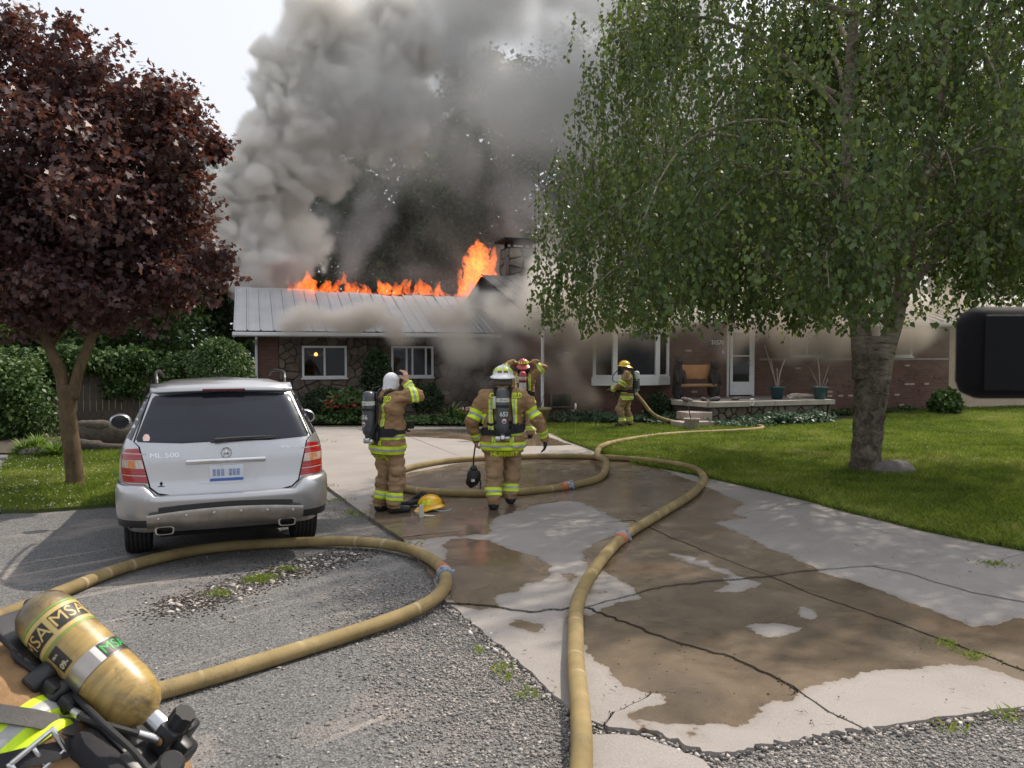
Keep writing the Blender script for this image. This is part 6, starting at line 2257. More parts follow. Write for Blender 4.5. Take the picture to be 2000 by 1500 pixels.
def hand_prims(w, d, n, tag_='glove', curl=.5, s=1.0, thick=1.0, side=1):
    """palm, four unequal fingers with knuckle bends and a thumb from the side of the palm"""
    w = Vector(w); d = Vector(d).normalized(); n = Vector(n); n = (n - d * n.dot(d)).normalized()
    x = d.cross(n) * side
    pr = []
    pa = w + d * .02 * s
    for o in (-.026, 0, .026):
        pr.append((tag_, pa + x * o * s, pa + d * .075 * s + x * o * 1.15 * s, .019 * s * thick, .016 * s * thick))
    for k, (o, l) in enumerate(((-.036, .068), (-.013, .080), (.011, .074), (.034, .056))):
        k0 = pa + d * .080 * s + x * o * s
        d1 = (d * math.cos(curl * .8) + n * math.sin(curl * .8)).normalized()
        k1 = k0 + d1 * l * .52 * s
        d2 = (d * math.cos(curl * 1.9) + n * math.sin(curl * 1.9)).normalized()
        k2 = k1 + d2 * l * .55 * s
        pr.append((tag_, k0, k1, .0105 * s * thick, .0098 * s * thick)); pr.append((tag_, k1, k2, .0098 * s * thick, .0085 * s * thick))
    t0 = pa + x * -.036 * s + d * .012 * s
    t1 = t0 + (d * .6 - x * .8 + n * .25).normalized() * .045 * s
    t2 = t1 + (d * .9 - x * .15 + n * .5).normalized() * .035 * s
    pr.append((tag_, t0, t1, .0125 * s * thick, .0115 * s * thick)); pr.append((tag_, t1, t2, .0112 * s * thick, .0095 * s * thick))
    return pr


class Figure:
    """one continuous body grown from tapered limbs, with clothing pieces cut from the same surface"""

    def __init__(s, prims, h=.010, seed=1, wrinkle=.013, k=.035):
        s.P = [(p[0], np.array(p[1], float), np.array(p[2], float), p[3], p[4], (p[5] if len(p) > 5 else 1.0), (p[6] if len(p) > 6 else k)) for p in prims]
        pts = np.array([q for p in s.P for q in (p[1] - max(p[3], p[4]) * 1.0, p[1] + max(p[3], p[4]), p[2] - max(p[3], p[4]), p[2] + max(p[3], p[4]))])
        lo, hi = pts.min(0) - .06, pts.max(0) + .06
        n = [int((b - a) / h) + 1 for a, b in zip(lo, hi)]
        ax = [lo[i] + h * np.arange(n[i]) for i in range(3)]
        Fd = np.full(n, .30, np.float32)
        for (tg, a, b, ra, rb, sy, kk) in s.P:
            R_ = max(ra, rb) * 1.05 + .075
            sl_ = []
            for i in range(3):
                l_ = min(a[i], b[i]) - R_; h_ = max(a[i], b[i]) + R_
                i0 = max(0, int((l_ - lo[i]) / h)); i1 = min(n[i], int((h_ - lo[i]) / h) + 2)
                sl_.append(slice(i0, i1))
            sl_ = tuple(sl_)
            X = ax[0][sl_[0]][:, None, None]; Y = ax[1][sl_[1]][None, :, None]; Z = ax[2][sl_[2]][None, None, :]
            d = s._dist(X, Y, Z, a, b, ra, rb, sy)
            o = Fd[sl_]
            k_ = .012 if tg in ('glove', 'skin') and max(ra, rb) < .03 else kk
            hh = np.clip(.5 + .5 * (o - d) / k_, 0, 1)
            Fd[sl_] = o + (d - o) * hh - k_ * hh * (1 - hh)
        band = np.abs(Fd) < .05
        c = np.argwhere(band)
        pp = c * h + lo
        w = vnoise(pp * np.array([1, 1, .8]), 8.0, seed) * .8 + vnoise(pp * np.array([.8, .8, 1.6]), 15.0, seed + 3) * .6 + (np.abs(vnoise(pp * np.array([.5, .5, 1.5]), 11.0, seed + 5)) - .3) * 1.0
        s_t, _ = s.nearest(pp)
        soft = np.array([1.0 if s.P[i][0] in ('jacket', 'trousers') else (.25 if s.P[i][0] in ('hood', 'dark_hood') else .08) for i in range(len(s.P))])
        Fd[band] -= (w * wrinkle * soft[s_t]).astype(np.float32)
        s.V, s.Q = surface_nets(-Fd, lo, h)
        s.near, s.t = s.nearest(s.V)
        s.tags = np.array([p[0] for p in s.P])[s.near]
        ft = s.near[s.Q]
        mi = [BODY_MATS.index(p[0]) for p in s.P]
        s.mi = np.array(mi)[ft[:, 0]]
        e1 = s.V[s.Q[:, 1]] - s.V[s.Q[:, 0]]; e2 = s.V[s.Q[:, 2]] - s.V[s.Q[:, 0]]
        s.fn = np.cross(e1, e2); s.fn /= np.linalg.norm(s.fn, axis=1, keepdims=True) + 1e-12
        s.fc = s.V[s.Q].mean(1)
        s.bvh = None

    @staticmethod
    def _dist(X, Y, Z, a, b, ra, rb, sy):
        e = b - a
        L = max(1e-9, e @ e)
        t_ = np.clip(((X - a[0]) * e[0] + (Y - a[1]) * e[1] + (Z - a[2]) * e[2]) / L, 0, 1)
        return np.sqrt((X - a[0] - t_ * e[0]) ** 2 + ((Y - a[1] - t_ * e[1]) / sy) ** 2 + (Z - a[2] - t_ * e[2]) ** 2) - (ra + (rb - ra) * t_)

    def nearest(s, pp):
        best = np.full(len(pp), 9.0); bi = np.zeros(len(pp), int); bt = np.zeros(len(pp))
        for i, (tg, a, b, ra, rb, sy, kk) in enumerate(s.P):
            d = s._dist(pp[:, 0], pp[:, 1], pp[:, 2], a, b, ra, rb, sy)
            m = d < best
            best[m] = d[m]; bi[m] = i
        return bi, bt

    def build(s, parent, name='body'):
        me = np_mesh(name, s.V, s.Q, [MT[x] for x in BODY_MATS], True, None, s.mi)
        s.o = link(name, me, parent)
        return s.o

    def wrap(s, off=.006, direction=None):
        if s.bvh is None:
            s.bvh = BVHTree.FromPolygons([tuple(v) for v in s.V], [tuple(q) for q in s.Q])
        dr = Vector(direction)
        def f(p):
            hit = s.bvh.ray_cast(p - dr * .6, dr, 1.4)
            return (hit[0] - dr * off) if hit[0] is not None else p
        return f

    def piece(s, parent, name, mask, planes, mats, off=.005, split=None):
        """faces under mask, trimmed cleanly by planes (point, outward normal), lifted off the cloth; split: (point, dir, [limits]) -> material by zone"""
        f = np.where(mask)[0]
        if not len(f): return None
        ids, inv = np.unique(s.Q[f], return_inverse=True)
        bm = bmesh.new()
        vs = [bm.verts.new(tuple(s.V[i])) for i in ids]
        inv = inv.reshape(-1, 4)
        for q in inv:
            try: bm.faces.new([vs[i] for i in q])
            except ValueError: pass
        for co, no in planes:
            bmesh.ops.bisect_plane(bm, geom=bm.verts[:] + bm.edges[:] + bm.faces[:], plane_co=Vector(co), plane_no=Vector(no), clear_outer=True)
        if split:
            co, no, lims = split
            no = Vector(no).normalized()
            for l in lims:
                bmesh.ops.bisect_plane(bm, geom=bm.verts[:] + bm.edges[:] + bm.faces[:], plane_co=Vector(co) + no * l, plane_no=no)
            bm.faces.ensure_lookup_table()
            for fa in bm.faces:
                v = (fa.calc_center_median() - Vector(co)).dot(no)
                fa.material_index = sum(1 for l in lims if v > l) % 2
        bm.normal_update()
        for v in bm.verts: v.co += v.normal * off
        if not bm.faces:
            bm.free(); return None
        me = bpy.data.meshes.new(name)
        bm.to_mesh(me); bm.free()
        for m in mats: me.materials.append(m)
        me.shade_smooth()
        return link(name, me, parent)

    def limb_band(s, parent, a, b, t0, t1, rmax, tags=('jacket',), w=None):
        """reflective band around a limb a->b between the fractions t0..t1"""
        a, b = np.array(a, float), np.array(b, float)
        e = b - a; L = np.linalg.norm(e); d = e / L
        rel = s.fc - a
        u = rel @ d
        rad = np.linalg.norm(rel - np.outer(u, d), axis=1)
        tg = np.isin(s.tags[s.Q[:, 0]], tags)
        m = tg & (rad < rmax) & (u > t0 * L - .03) & (u < t1 * L + .03)
        W_ = (t1 - t0) * L
        c0 = a + d * t0 * L
        return s.piece(parent, 'reflective_band', m, [(c0, -d), (a + d * t1 * L, d)], [MT['lime'], MT['silver_tape']], .005, (c0, d, [W_ * .36, W_ * .64]))


def helmet(parent, M4, shell, style, patches=True):
    """fire helmet: ribbed dome, brim longer at the back, band, ear cover; +y is the front"""
    mb = MB()
    n, m = 32, 10
    vs, fs = [], []
    for i in range(m + 1):
        ph = (i / m) * PI / 2
        for k in range(n):
            a = 2 * PI * k / n
            rx, ry = .128, .148
            rib = 1 + .018 * max(0, math.cos(4 * a)) ** 6 * math.cos(ph) ** .5
            vs.append((math.cos(a) * rx * math.cos(ph) * rib, math.sin(a) * ry * math.cos(ph) * rib, .135 * math.sin(ph) ** .92))
    for i in range(m):
        for k in range(n):
            k2 = (k + 1) % n
            fs.append((i * n + k, i * n + k2, (i + 1) * n + k2, (i + 1) * n + k))
    mb.add([M4 @ Vector(v) for v in vs], fs)
    h = mb.build('helmet', MT[shell], parent, 'all')
    br = MB()
    vs, fs = [], []
    for k in range(n):
        a = 2 * PI * k / n
        c_, s_ = math.cos(a), math.sin(a)
        ext = .032 + .055 * max(0, -s_) ** 1.5 + .016 * max(0, s_) ** 3
        dz = -.010 - .040 * max(0, -s_) ** 1.4
        r0 = Vector((c_ * .127, s_ * .147, .012)); r1 = Vector((c_ * (.127 + ext), s_ * (.147 + ext), dz)); r2 = r1 + Vector((0, 0, -.012)); r3 = r0 + Vector((0, 0, -.022))
        vs += [M4 @ r0, M4 @ r1, M4 @ r2, M4 @ r3]
    for k in range(n):
        k2 = (k + 1) % n
        for j in range(4):
            j2 = (j + 1) % 4
            fs.append((k * 4 + j, k2 * 4 + j, k2 * 4 + j2, k * 4 + j2))
    br.add(vs, fs)
    br.build('brim', MT[shell], h, True)
    cr = MB()
    path = [M4 @ Vector((0, math.cos(t_) * .150, .137 * math.sin(t_) ** .92 + .004)) for t_ in np.linspace(.12, PI - .12, 14)]
    cr.tube(path, .009, 6)
    cr.build('comb', MT[shell], h, True)
    if patches:
        for k in range(6):
            a0 = -PI / 2 + (k - 2.5) * .56
            pm = MB(); vs = []
            for (da, ph) in ((-.20, .25), (.20, .25), (.16, .50), (.11, .72), (-.11, .72), (-.16, .50)):
                a = a0 + da
                vs.append(M4 @ Vector((math.cos(a) * .128 * math.cos(ph) * 1.035, math.sin(a) * .148 * math.cos(ph) * 1.035, .135 * math.sin(ph) ** .92 + .004)))
            pm.add(vs, [(0, 1, 2, 5), (5, 2, 3, 4)])
            pm.build('reflective_patch', MT['lime'], h)
    rr = MB()
    for k, sd in ((0, -.30), (1, .30)):
        a = -PI / 2 + sd
        pts = [Vector((math.cos(a + q) * .134, math.sin(a + q) * .154, z)) for q in (-.20, .20) for z in (.022, .050)]
        rr.add([M4 @ p for p in pts], [(0, 2, 3, 1)])
    rr.build('rank_patch', MT['tape_brown'], h, kind='stuff')
    return h


MT['tape_brown'] = M('brown_label', (.22, .10, .02), .5, var=.2, vs=30)
MT['helmet_white'] = M('helmet_white', (.74, .74, .76), .28, var=.05, vs=10, coat=.4)
MT['helmet_yellow'] = M('helmet_yellow', (.78, .44, .012), .28, var=.10, vs=10, coat=.4)
MT['helmet_red'] = M('helmet_red', (.40, .022, .025), .28, var=.12, vs=10, coat=.4)
MT['cyl_grey'] = M('cylinder_grey', (.060, .066, .072), .38, var=.25, vs=14, coat=.2)
MT['cyl_white'] = M('cylinder_white', (.46, .47, .46), .45, var=.18, vs=14)
MT['label_pale'] = M('label_pale', (.50, .52, .44), .5, var=.10, vs=22)
MT['label_red'] = M('label_red', (.42, .06, .08), .5)
MT['label_blue'] = M('label_blue', (.05, .08, .26), .5)
MT['lettering_white'] = M('lettering_white', (.66, .66, .64), .6, var=.05)


def air_pack(parent, M4, number, upper='cyl_grey', lower='cyl_grey', s=1.0):
    """breathing air cylinder on its back frame; local +y towards the back of the wearer is -y, z up"""
    T = M4 @ Matrix.Scale(s, 4)
    r = .078
    prof = lambda z0, z1: None
    cy = MB()
    pts = [(.012, .275), (.03, .273), (.055, .262), (.070, .240), (r, .205), (r, -.20), (.070, -.235), (.05, -.262), (.026, -.274), (.024, -.30)]
    C4 = T @ Matrix.Translation((0, -.105, 0))
    cy.lathe(pts[::-1], 24, C4)
    c = cy.build('air_cylinder', MT[upper], parent, True)
    bd = MB(); bd.lathe([(r + .001, .10), (r + .003, .101), (r + .003, .150), (r + .001, .151)], 24, C4); bd.build('label_band', MT['label_pale'], c, True)
    b2 = MB(); b2.lathe([(r + .001, .035), (r + .006, .036), (r + .006, .065), (r + .001, .066)], 24, C4); b2.build('cylinder_strap', MT['black_cloth'], c, True)
    if lower != upper:
        b3 = MB(); b3.lathe([(r + .001, -.21), (r + .002, -.209), (r + .002, .02), (r + .001, .021)], 24, C4); b3.build('sleeve', MT[lower], c, True)
    def wrapc(p):
        a = p.x / (r + .003) - PI / 2
        return T @ Vector((math.cos(a) * (r + .0035), -.105 + math.sin(a) * (r + .0035), p.z))
    flat = Matrix.Rotation(PI / 2, 4, 'X')
    text_obj('number', number, .075, MT['lettering_white'], c, Matrix.Translation((.02, 0, -.045)) @ flat, 0.0, .0012, wrap=wrapc)
    for (rr_, mt, dz) in ((.034, 'label_red', 0), (.027, 'lettering_white', .0006), (.022, 'label_blue', .0012)):
        e = MB()
        vs = [Vector((.02 + rr_ * math.cos(2 * PI * k / 16), 0, -.125 + rr_ * math.sin(2 * PI * k / 16))) for k in range(16)]
        if mt == 'label_blue': vs = [Vector((v.x, 0, min(v.z, -.122))) for v in vs]
        o_ = []
        for v in vs:
            a = v.x / (r + .003) - PI / 2
            o_.append(T @ Vector((math.cos(a) * (r + .0035 + dz), -.105 + math.sin(a) * (r + .0035 + dz), v.z)))
        e.add(o_, [tuple(range(16))]); e.build('emblem', MT[mt], c)
    text_obj('lettering', '\u25a1 \u2014\u2014', .03, MT['black_plastic'], c, Matrix.Translation((.015, 0, .125)) @ flat, 0.0, .001, wrap=wrapc)
    fr = MB()
    fr.box((-.055, -.03, -.30), (.055, .0, .26), T, .012)
    fr.box((-.10, -.055, -.34), (.10, .02, -.22), T, .02)
    fr.build('back_frame', MT['black_plastic'], parent, True)
    vl = MB()
    vl.lathe([(.03, -.30), (.034, -.305), (.034, -.345), (.028, -.35)], 12, C4)
    vl.lathe([(.024, 0), (.028, .004), (.028, .05), (.02, .055)], 10, C4 @ Matrix.Translation((.03, 0, -.335)) @ Matrix.Rotation(PI / 2, 4, 'Y'))
    vl.box((-.09, -.03, -.37), (-.03, .03, -.31), C4, .01)
    vl.build('valve', MT['steel'], parent, True)
    hs = MB()
    hs.tube([T @ Vector(p) for p in ((-.06, -.10, -.33), (-.10, -.11, -.22), (-.115, -.08, 0), (-.10, -.04, .20), (-.12, .02, .30), (-.13, .12, .32))], .0095, 6)
    hs.tube([T @ Vector(p) for p in ((.05, -.10, -.33), (.11, -.10, -.25), (.12, -.06, -.1), (.10, -.02, .1))], .009, 6)
    hs.build('air_hose', MT['black_rubber'], parent, True, kind='stuff')
    rg = MB(); rg.box((-.118, -.125, .02), (-.082, -.095, .17), T, .008); rg.build('gauge_line', MT['label_pale'], parent, True)
    return c


def strap(parent, pts, w, mat, up, th=.006, name='strap'):
    mb = MB()
    pts = catmull([Vector(p) for p in pts], 6)
    vs, fs = [], []
    up = Vector(up)
    for i, p in enumerate(pts):
        t_ = (pts[min(i + 1, len(pts) - 1)] - pts[max(i - 1, 0)]).normalized()
        u = up[i] if False else up
        nn = (u - t_ * u.dot(t_)).normalized(); sd = t_.cross(nn)
        vs += [p - sd * w / 2, p + sd * w / 2, p + sd * w / 2 + nn * th, p - sd * w / 2 + nn * th]
    for i in range(len(pts) - 1):
        for j in range(4):
            j2 = (j + 1) % 4
            fs.append((i * 4 + j, i * 4 + j2, i * 4 + 4 + j2, i * 4 + 4 + j))
    fs += [(3, 2, 1, 0), tuple(len(pts) * 4 - 4 + k for k in range(4))]
    mb.add(vs, fs)
    return mb.build(name, mat, parent, True)


def wrap_strap(fig, parent, pts, w, mat, dr, off=.008, name='strap'):
    """strap laid on the cloth: the points are pushed along dr onto the body"""
    f = fig.wrap(off, dr)
    q = catmull([Vector(p) for p in pts], 5)
    return strap(parent, [f(p) for p in q], w, mat, -Vector(dr), .006, name)


def fighter(label, loc, rotz, scale, J, gear):
    """standing firefighter; J holds the joints in metres in his own frame (x to his right, y ahead, z up)"""
    root = thing('person', label, 'firefighter', loc, rotz, 'firefighters at the scene')
    root.scale = (scale,) * 3
    V3 = lambda k: Vector(J[k])
    hipL, hipR, knL, knR, anL, anR = (V3(k) for k in ('hipL', 'hipR', 'knL', 'knR', 'anL', 'anR'))
    shL, shR, elL, elR, wrL, wrR, ch, pe, nk, hd = (V3(k) for k in ('shL', 'shR', 'elL', 'elR', 'wrL', 'wrR', 'chest', 'pelvis', 'neck', 'head'))
    P_ = []
    X = Vector((1, 0, 0))
    P_ += [('jacket', ch - X * .125, ch + X * .125, .165, .165, .86, .05), ('jacket', ch + Vector((-.12, .0, .085)), ch + Vector((.12, 0, .085)), .115, .115, .95, .05),
           ('jacket', (ch + pe) / 2 - X * .095, (ch + pe) / 2 + X * .095, .165, .165, .9, .05), ('jacket', pe + Vector((-.095, 0, .06)), pe + Vector((.095, 0, .06)), .172, .172, .95, .05),
           ('jacket', pe + Vector((-.10, 0, -.13)), pe + Vector((.10, 0, -.13)), .176, .176, .95, .03)]
    for h_, k_, a_ in ((hipL, knL, anL), (hipR, knR, anR)):
        P_ += [('trousers', h_, k_, .125, .102, 1, .03), ('trousers', k_, a_ + Vector((0, 0, .05)), .104, .098, 1, .03)]
    for a_, yaw in ((anL, J.get('yawL', 0)), (anR, J.get('yawR', 0))):
        f = Vector((math.sin(yaw), math.cos(yaw), 0)); tilt = J.get('toeL' if a_ is anL else 'toeR', 0)
        P_ += [('boot', a_ + Vector((0, 0, .06)), a_ + Vector((0, 0, -.04)), .064, .062), ('boot', a_ + Vector((0, 0, -.055)) - f * .03, a_ + f * .17 + Vector((0, 0, -.062 - tilt)), .052, .046)]
    for s_, e_, w_, c_ in ((shL, elL, wrL, -1), (shR, elR, wrR, 1)):
        P_ += [('jacket', s_, e_, .092, .080, 1, .04), ('jacket', e_, w_, .080, .066, 1, .04)]
    P_ += [('jacket', nk + Vector((0, 0, -.05)), nk + Vector((0, .012, .02)), .088, .080, .95, .03)]
    hood = gear.get('hood', 'dark_hood')
    hdn = Vector(gear.get('face', (0, 1, 0))).normalized()
    P_ += [(hood, nk, hd, .066, .080, 1, .03), (hood, hd + hdn * .012 + Vector((0, 0, .035)), hd + hdn * .012 - Vector((0, 0, .02)), .098, .088, 1, .03)]
    fct = gear.get('facetag', 'skin')
    P_ += [(fct, hd + hdn * .055 + Vector((0, 0, -.01)), hd + hdn * .065 + Vector((0, 0, -.06)), .050, .040, 1, .02), (fct, hd + hdn * .104 + Vector((0, 0, .0)), hd + hdn * .117 + Vector((0, 0, -.03)), .011, .015, 1, .015)]
    for side, w_, e_ in (('L', wrL, elL), ('R', wrR, elR)):
        d = V3('hd' + side) if 'hd' + side in J else (w_ - e_)
        n = J.get('hn' + side, (0, 1, 0))
        tg = J.get('ht' + side, 'glove')
        P_ += [(tg, w_ - (w_ - e_).normalized() * .02, w_ + d.normalized() * .02, .046 if tg == 'glove' else .034, .036 if tg == 'glove' else .030, 1, .015)]
        P_ += hand_prims(w_ + d.normalized() * .005, d, n, tg, J.get('hc' + side, .5), 1.08, 1.12 if tg == 'glove' else .95, 1 if side == 'L' else -1)
    F = Figure(P_, gear.get('h', .010), gear.get('seed', 3), .024)
    F.build(root)
    # eyes on the face
    if fct == 'skin':
        ex = hdn.cross(Vector((0, 0, 1)))
        for sg in (-1, 1):
            mb = MB(); mb.lathe([(.001, -.006), (.008, -.004), (.009, 0), (.008, .004), (.001, .006)], 8, Matrix.Translation(hd + hdn * .099 + ex * .03 * sg + Vector((0, 0, .005)))); mb.build('eye', MT['black_plastic'], root, True)
    # reflective bands
    tj = ('jacket',)
    hem0, hem1 = pe.z - .215, pe.z - .115
    m = np.isin(F.tags[F.Q[:, 0]], tj) & (F.fc[:, 2] > hem0 - .03) & (F.fc[:, 2] < hem1 + .03) & (np.hypot(F.fc[:, 0] - pe.x, F.fc[:, 1] - pe.y) < .30)
    F.piece(root, 'reflective_band', m, [((0, 0, hem0), (0, 0, -1)), ((0, 0, hem1), (0, 0, 1))], [MT['lime'], MT['silver_tape']], .006, ((0, 0, hem0), (0, 0, 1), [.036, .064]))
    for a_, b_ in ((shL, elL), (shR, elR)):
        F.limb_band(root, a_, b_, .58, .94, .14)
    for a_, b_ in (((elL, wrL), (elR, wrR)) if gear.get('cuffs', 1) else ()):
        F.limb_band(root, a_, b_, .58, .92, .115)
    for a_, b_ in ((knL, anL), (knR, anR)):
        F.limb_band(root, a_, b_, .62, .85, .14, ('trousers',))
    back = (F.fn[:, 1] < -.25) & np.isin(F.tags[F.Q[:, 0]], tj)
    for sg in (-1, 1):
        x0, x1 = sorted((sg * .110 + ch.x, sg * .172 + ch.x))
        z0_, z1_ = ch.z - .30, ch.z + .075
        m = back & (F.fc[:, 0] > x0 - .02) & (F.fc[:, 0] < x1 + .02) & (F.fc[:, 2] > z0_ - .02) & (F.fc[:, 2] < z1_ + .02)
        F.piece(root, 'reflective_band', m, [((x0, 0, 0), (-1, 0, 0)), ((x1, 0, 0), (1, 0, 0)), ((0, 0, z0_), (0, 0, -1)), ((0, 0, z1_), (0, 0, 1))], [MT['lime'], MT['silver_tape']], .006, ((x0, 0, 0), (1, 0, 0), [.021, .039]))
        x0b, x1b = sorted((sg * .085 + pe.x, sg * .135 + pe.x))
        m = back & (F.fc[:, 0] > x0b - .02) & (F.fc[:, 0] < x1b + .02) & (F.fc[:, 2] > hem1 - .02) & (F.fc[:, 2] < hem1 + .09)
        F.piece(root, 'reflective_band', m, [((x0b, 0, 0), (-1, 0, 0)), ((x1b, 0, 0), (1, 0, 0)), ((0, 0, hem1 + .004), (0, 0, -1)), ((0, 0, hem1 + .07), (0, 0, 1))], [MT['lime'], MT['silver_tape']], .006, ((x0b, 0, 0), (1, 0, 0), [.018, .032]))
    zc = ch.z - .30
    m = np.isin(F.tags[F.Q[:, 0]], tj) & (F.fc[:, 2] > zc - .09) & (F.fc[:, 2] < zc + .01) & (np.hypot(F.fc[:, 0] - ch.x, F.fc[:, 1] - ch.y) < .27)
    F.piece(root, 'reflective_band', m, [((0, 0, zc - .075), (0, 0, -1)), ((0, 0, zc - .005), (0, 0, 1))], [MT['lime'], MT['silver_tape']], .005, ((0, 0, zc - .075), (0, 0, 1), [.024, .046]))
    flat = Matrix.Rotation(PI / 2, 4, 'X')
    wr = F.wrap(.008, (0, 1, 0))
    txt = gear.get('back', ('C', 'FIELD'))
    zt = ch.z + .115
    if txt[0]: text_obj('lettering', txt[0], .085, MT['lime'], root, Matrix.Translation((ch.x - .135, 0, zt)) @ flat, 0, .003, wrap=wr)
    if txt[1]: text_obj('lettering', txt[1], .085, MT['lime'], root, Matrix.Translation((ch.x + .155, 0, zt)) @ flat, 0, .003, sx=.74, wrap=wr)
    if gear.get('name'): text_obj('name_letters', gear['name'][0], .085, MT['lime'], root, Matrix.Translation((pe.x + gear['name'][1], 0, hem0 - .052)) @ flat, 0, .003, sx=.95, wrap=wr)
    # air pack, harness
    back_y = -.165 * .86
    lean = Matrix.Rotation(gear.get('lean', 0), 4, 'X')
    air_pack(root, Matrix.Translation((ch.x, ch.y + back_y - .012, ch.z - .06)) @ lean, gear.get('number', ''), gear.get('upper', 'cyl_grey'), gear.get('lower', 'cyl_grey'))
    for sg in (-1, 1):
        q = [Vector((ch.x + sg * .05, ch.y - .3, ch.z + .14)), Vector((ch.x + sg * .09, ch.y - .3, ch.z + .19))]
        wu = F.wrap(.008, (0, 0, -1))
        top = [wu(Vector((ch.x + sg * x, ch.y + y, ch.z + .42))) for x, y in ((.075, -.12), (.09, -.06), (.10, .02), (.11, .09))]
        strap(root, [Vector((ch.x + sg * .05, ch.y + back_y - .03, ch.z + .12))] + top, .055, MT['black_cloth'], (0, -.3, 1), .014)
    zb = pe.z + .035
    ring = []
    for k in range(25):
        a = 2 * PI * k / 24
        d = Vector((math.sin(a), -math.cos(a), 0))
        hit = (F.bvh or F.wrap(.0, (0, 1, 0)) and F.bvh).ray_cast(Vector((pe.x, pe.y, zb + .02 * math.sin(a))), d, .5)
        ring.append(hit[0] + d * .006 if hit[0] is not None else Vector((pe.x, pe.y, zb)) + d * .18)
    mb = MB()
    vs, fs = [], []
    for k, p in enumerate(ring):
        d = (p - Vector((pe.x, pe.y, p.z))).normalized()
        hw = .052 if abs(((k + 12) % 24) - 12) < 6 else .026
        vs += [p + Vector((0, 0, -hw)), p + Vector((0, 0, hw)), p + d * .014 + Vector((0, 0, hw * .85)), p + d * .014 + Vector((0, 0, -hw * .85))]
    for k in range(24):
        for j in range(4):
            j2 = (j + 1) % 4
            fs.append((k * 4 + j, k * 4 + j2, k * 4 + 4 + j2, k * 4 + 4 + j))
    mb.add(vs, fs)
    mb.build('waist_belt', MT['black_cloth'], root, True)
    for sg in (-1, 1):
        wrap_strap(F, root, [Vector((ch.x + sg * .08, -.5, ch.z - .20)), Vector((ch.x + sg * .14, -.5, ch.z - .24)), Vector((ch.x + sg * .19, -.5, ch.z - .22))], .03, MT['black_cloth'], (0, 1, 0))
    HM4 = Matrix.Translation(hd + Vector((0, 0, .045)) + hdn * .006) @ hdn.to_track_quat('Y', 'Z').to_matrix().to_4x4() @ Matrix.Rotation(gear.get('htilt', 0), 4, 'X')
    if gear.get('helmet'):
        helmet(root, HM4, gear['helmet'], 0)
        pf = MB()
        for k in range(9):
            pass
        ec = MB(); vs = []
        for k in range(13):
            a = PI + (k / 12) * PI
            vs += [HM4 @ Vector((math.cos(a) * .112, math.sin(a) * .125, .0)), HM4 @ Vector((math.cos(a) * .120, math.sin(a) * .140 - .01, -.12))]
        ec.add(vs, [(2 * k, 2 * k + 1, 2 * k + 3, 2 * k + 2) for k in range(12)])
        ec.build('neck_flap', MT['dark_hood'], root, True)
    return root, F


STAND = dict(hipL=(-.105, 0, .93), hipR=(.105, 0, .93), knL=(-.125, .02, .51), knR=(.125, .02, .51), anL=(-.135, -.02, .11), anR=(.135, -.02, .11),
             shL=(-.235, 0, 1.425), shR=(.235, 0, 1.425), elL=(-.37, -.03, 1.14), elR=(.37, -.03, 1.14), wrL=(-.36, .1, .90), wrR=(.36, .1, .90),
             chest=(0, 0, 1.30), pelvis=(0, 0, .96), neck=(0, .015, 1.50), head=(0, .03, 1.62))


def J_(**k):
    d = dict(STAND); d.update(k); return d


DS = ZS
# --- white helmet, walking away
gl = G(980, 994, DS)
root, F = fighter('firefighter in white helmet walking away across the wet concrete, mask hanging from his left hand', Vector((gl.x + .015, gl.y + .02, DS)), 0.0, 1.02,
    J_(knL=(-.115, .05, .52), anL=(-.115, -.06, .105), knR=(.115, .20, .55), anR=(.095, .18, .135), toeR=-.0, hipR=(.10, .03, .93), yawL=-.1, yawR=.15,
       shL=(-.235, 0, 1.41), elL=(-.375, -.06, 1.10), wrL=(-.335, .10, .875), shR=(.24, 0, 1.41), elR=(.42, -.05, 1.13), wrR=(.525, .03, .885), hdL=(.02, .05, -1), hnL=(1, .3, 0), hcL=1.3, htL='skin',
       hdR=(.02, .06, -1), hnR=(-1, .2, 0), hcR=.45, head=(0, .05, 1.61), neck=(0, .02, 1.49)),
    dict(helmet='helmet_white', number='653', name=('HUBBERT', .02), back=('C', 'FIELD'), seed=3, lean=-.03, htilt=-.12, hood='dark_hood'))
# face mask on its strap in his left hand
hand = Vector((-.335, .10, .875 - .09)) * 1.02 + Vector(root.location)
mk = thing('face_mask', 'black breathing mask hanging by its strap beside the white-helmeted firefighter', 'mask', (hand.x - .035, hand.y - .02, hand.z - .42))
bm = bmesh.new(); bmesh.ops.create_icosphere(bm, subdivisions=3, radius=1)
vs = np.array([tuple(v.co) for v in bm.verts])
vs = vs * np.array([.095, .085, .125]) * (1 + .10 * vnoise(vs, 1.8, 2))[:, None]
vs[:, 0] -= np.clip(-vs[:, 2], 0, 1) * .25
mb = MB(); mb.add(vs, [tuple(v.index for v in f.verts) for f in bm.faces]); bm.free()
mb.build('facepiece', MT['black_rubber'], mk, 'all')
mb = MB(); mb.lathe([(.03, 0), (.036, .01), (.034, .05), (.02, .06)], 12, Matrix.Translation((-.01, -.075, -.02)) @ Matrix.Rotation(PI / 2, 4, 'X')); mb.build('regulator', MT['black_plastic'], mk, True)
mb = MB(); mb.box((-.022, -.142, -.03), (.022, -.134, .0), None, .003); mb.build('label', MT['label_pale'], mk)
mb = MB(); mb.lathe([(.04, .10), (.05, .12), (.035, .15), (.015, .165)], 10); mb.build('harness', MT['black_plastic'], mk, True)
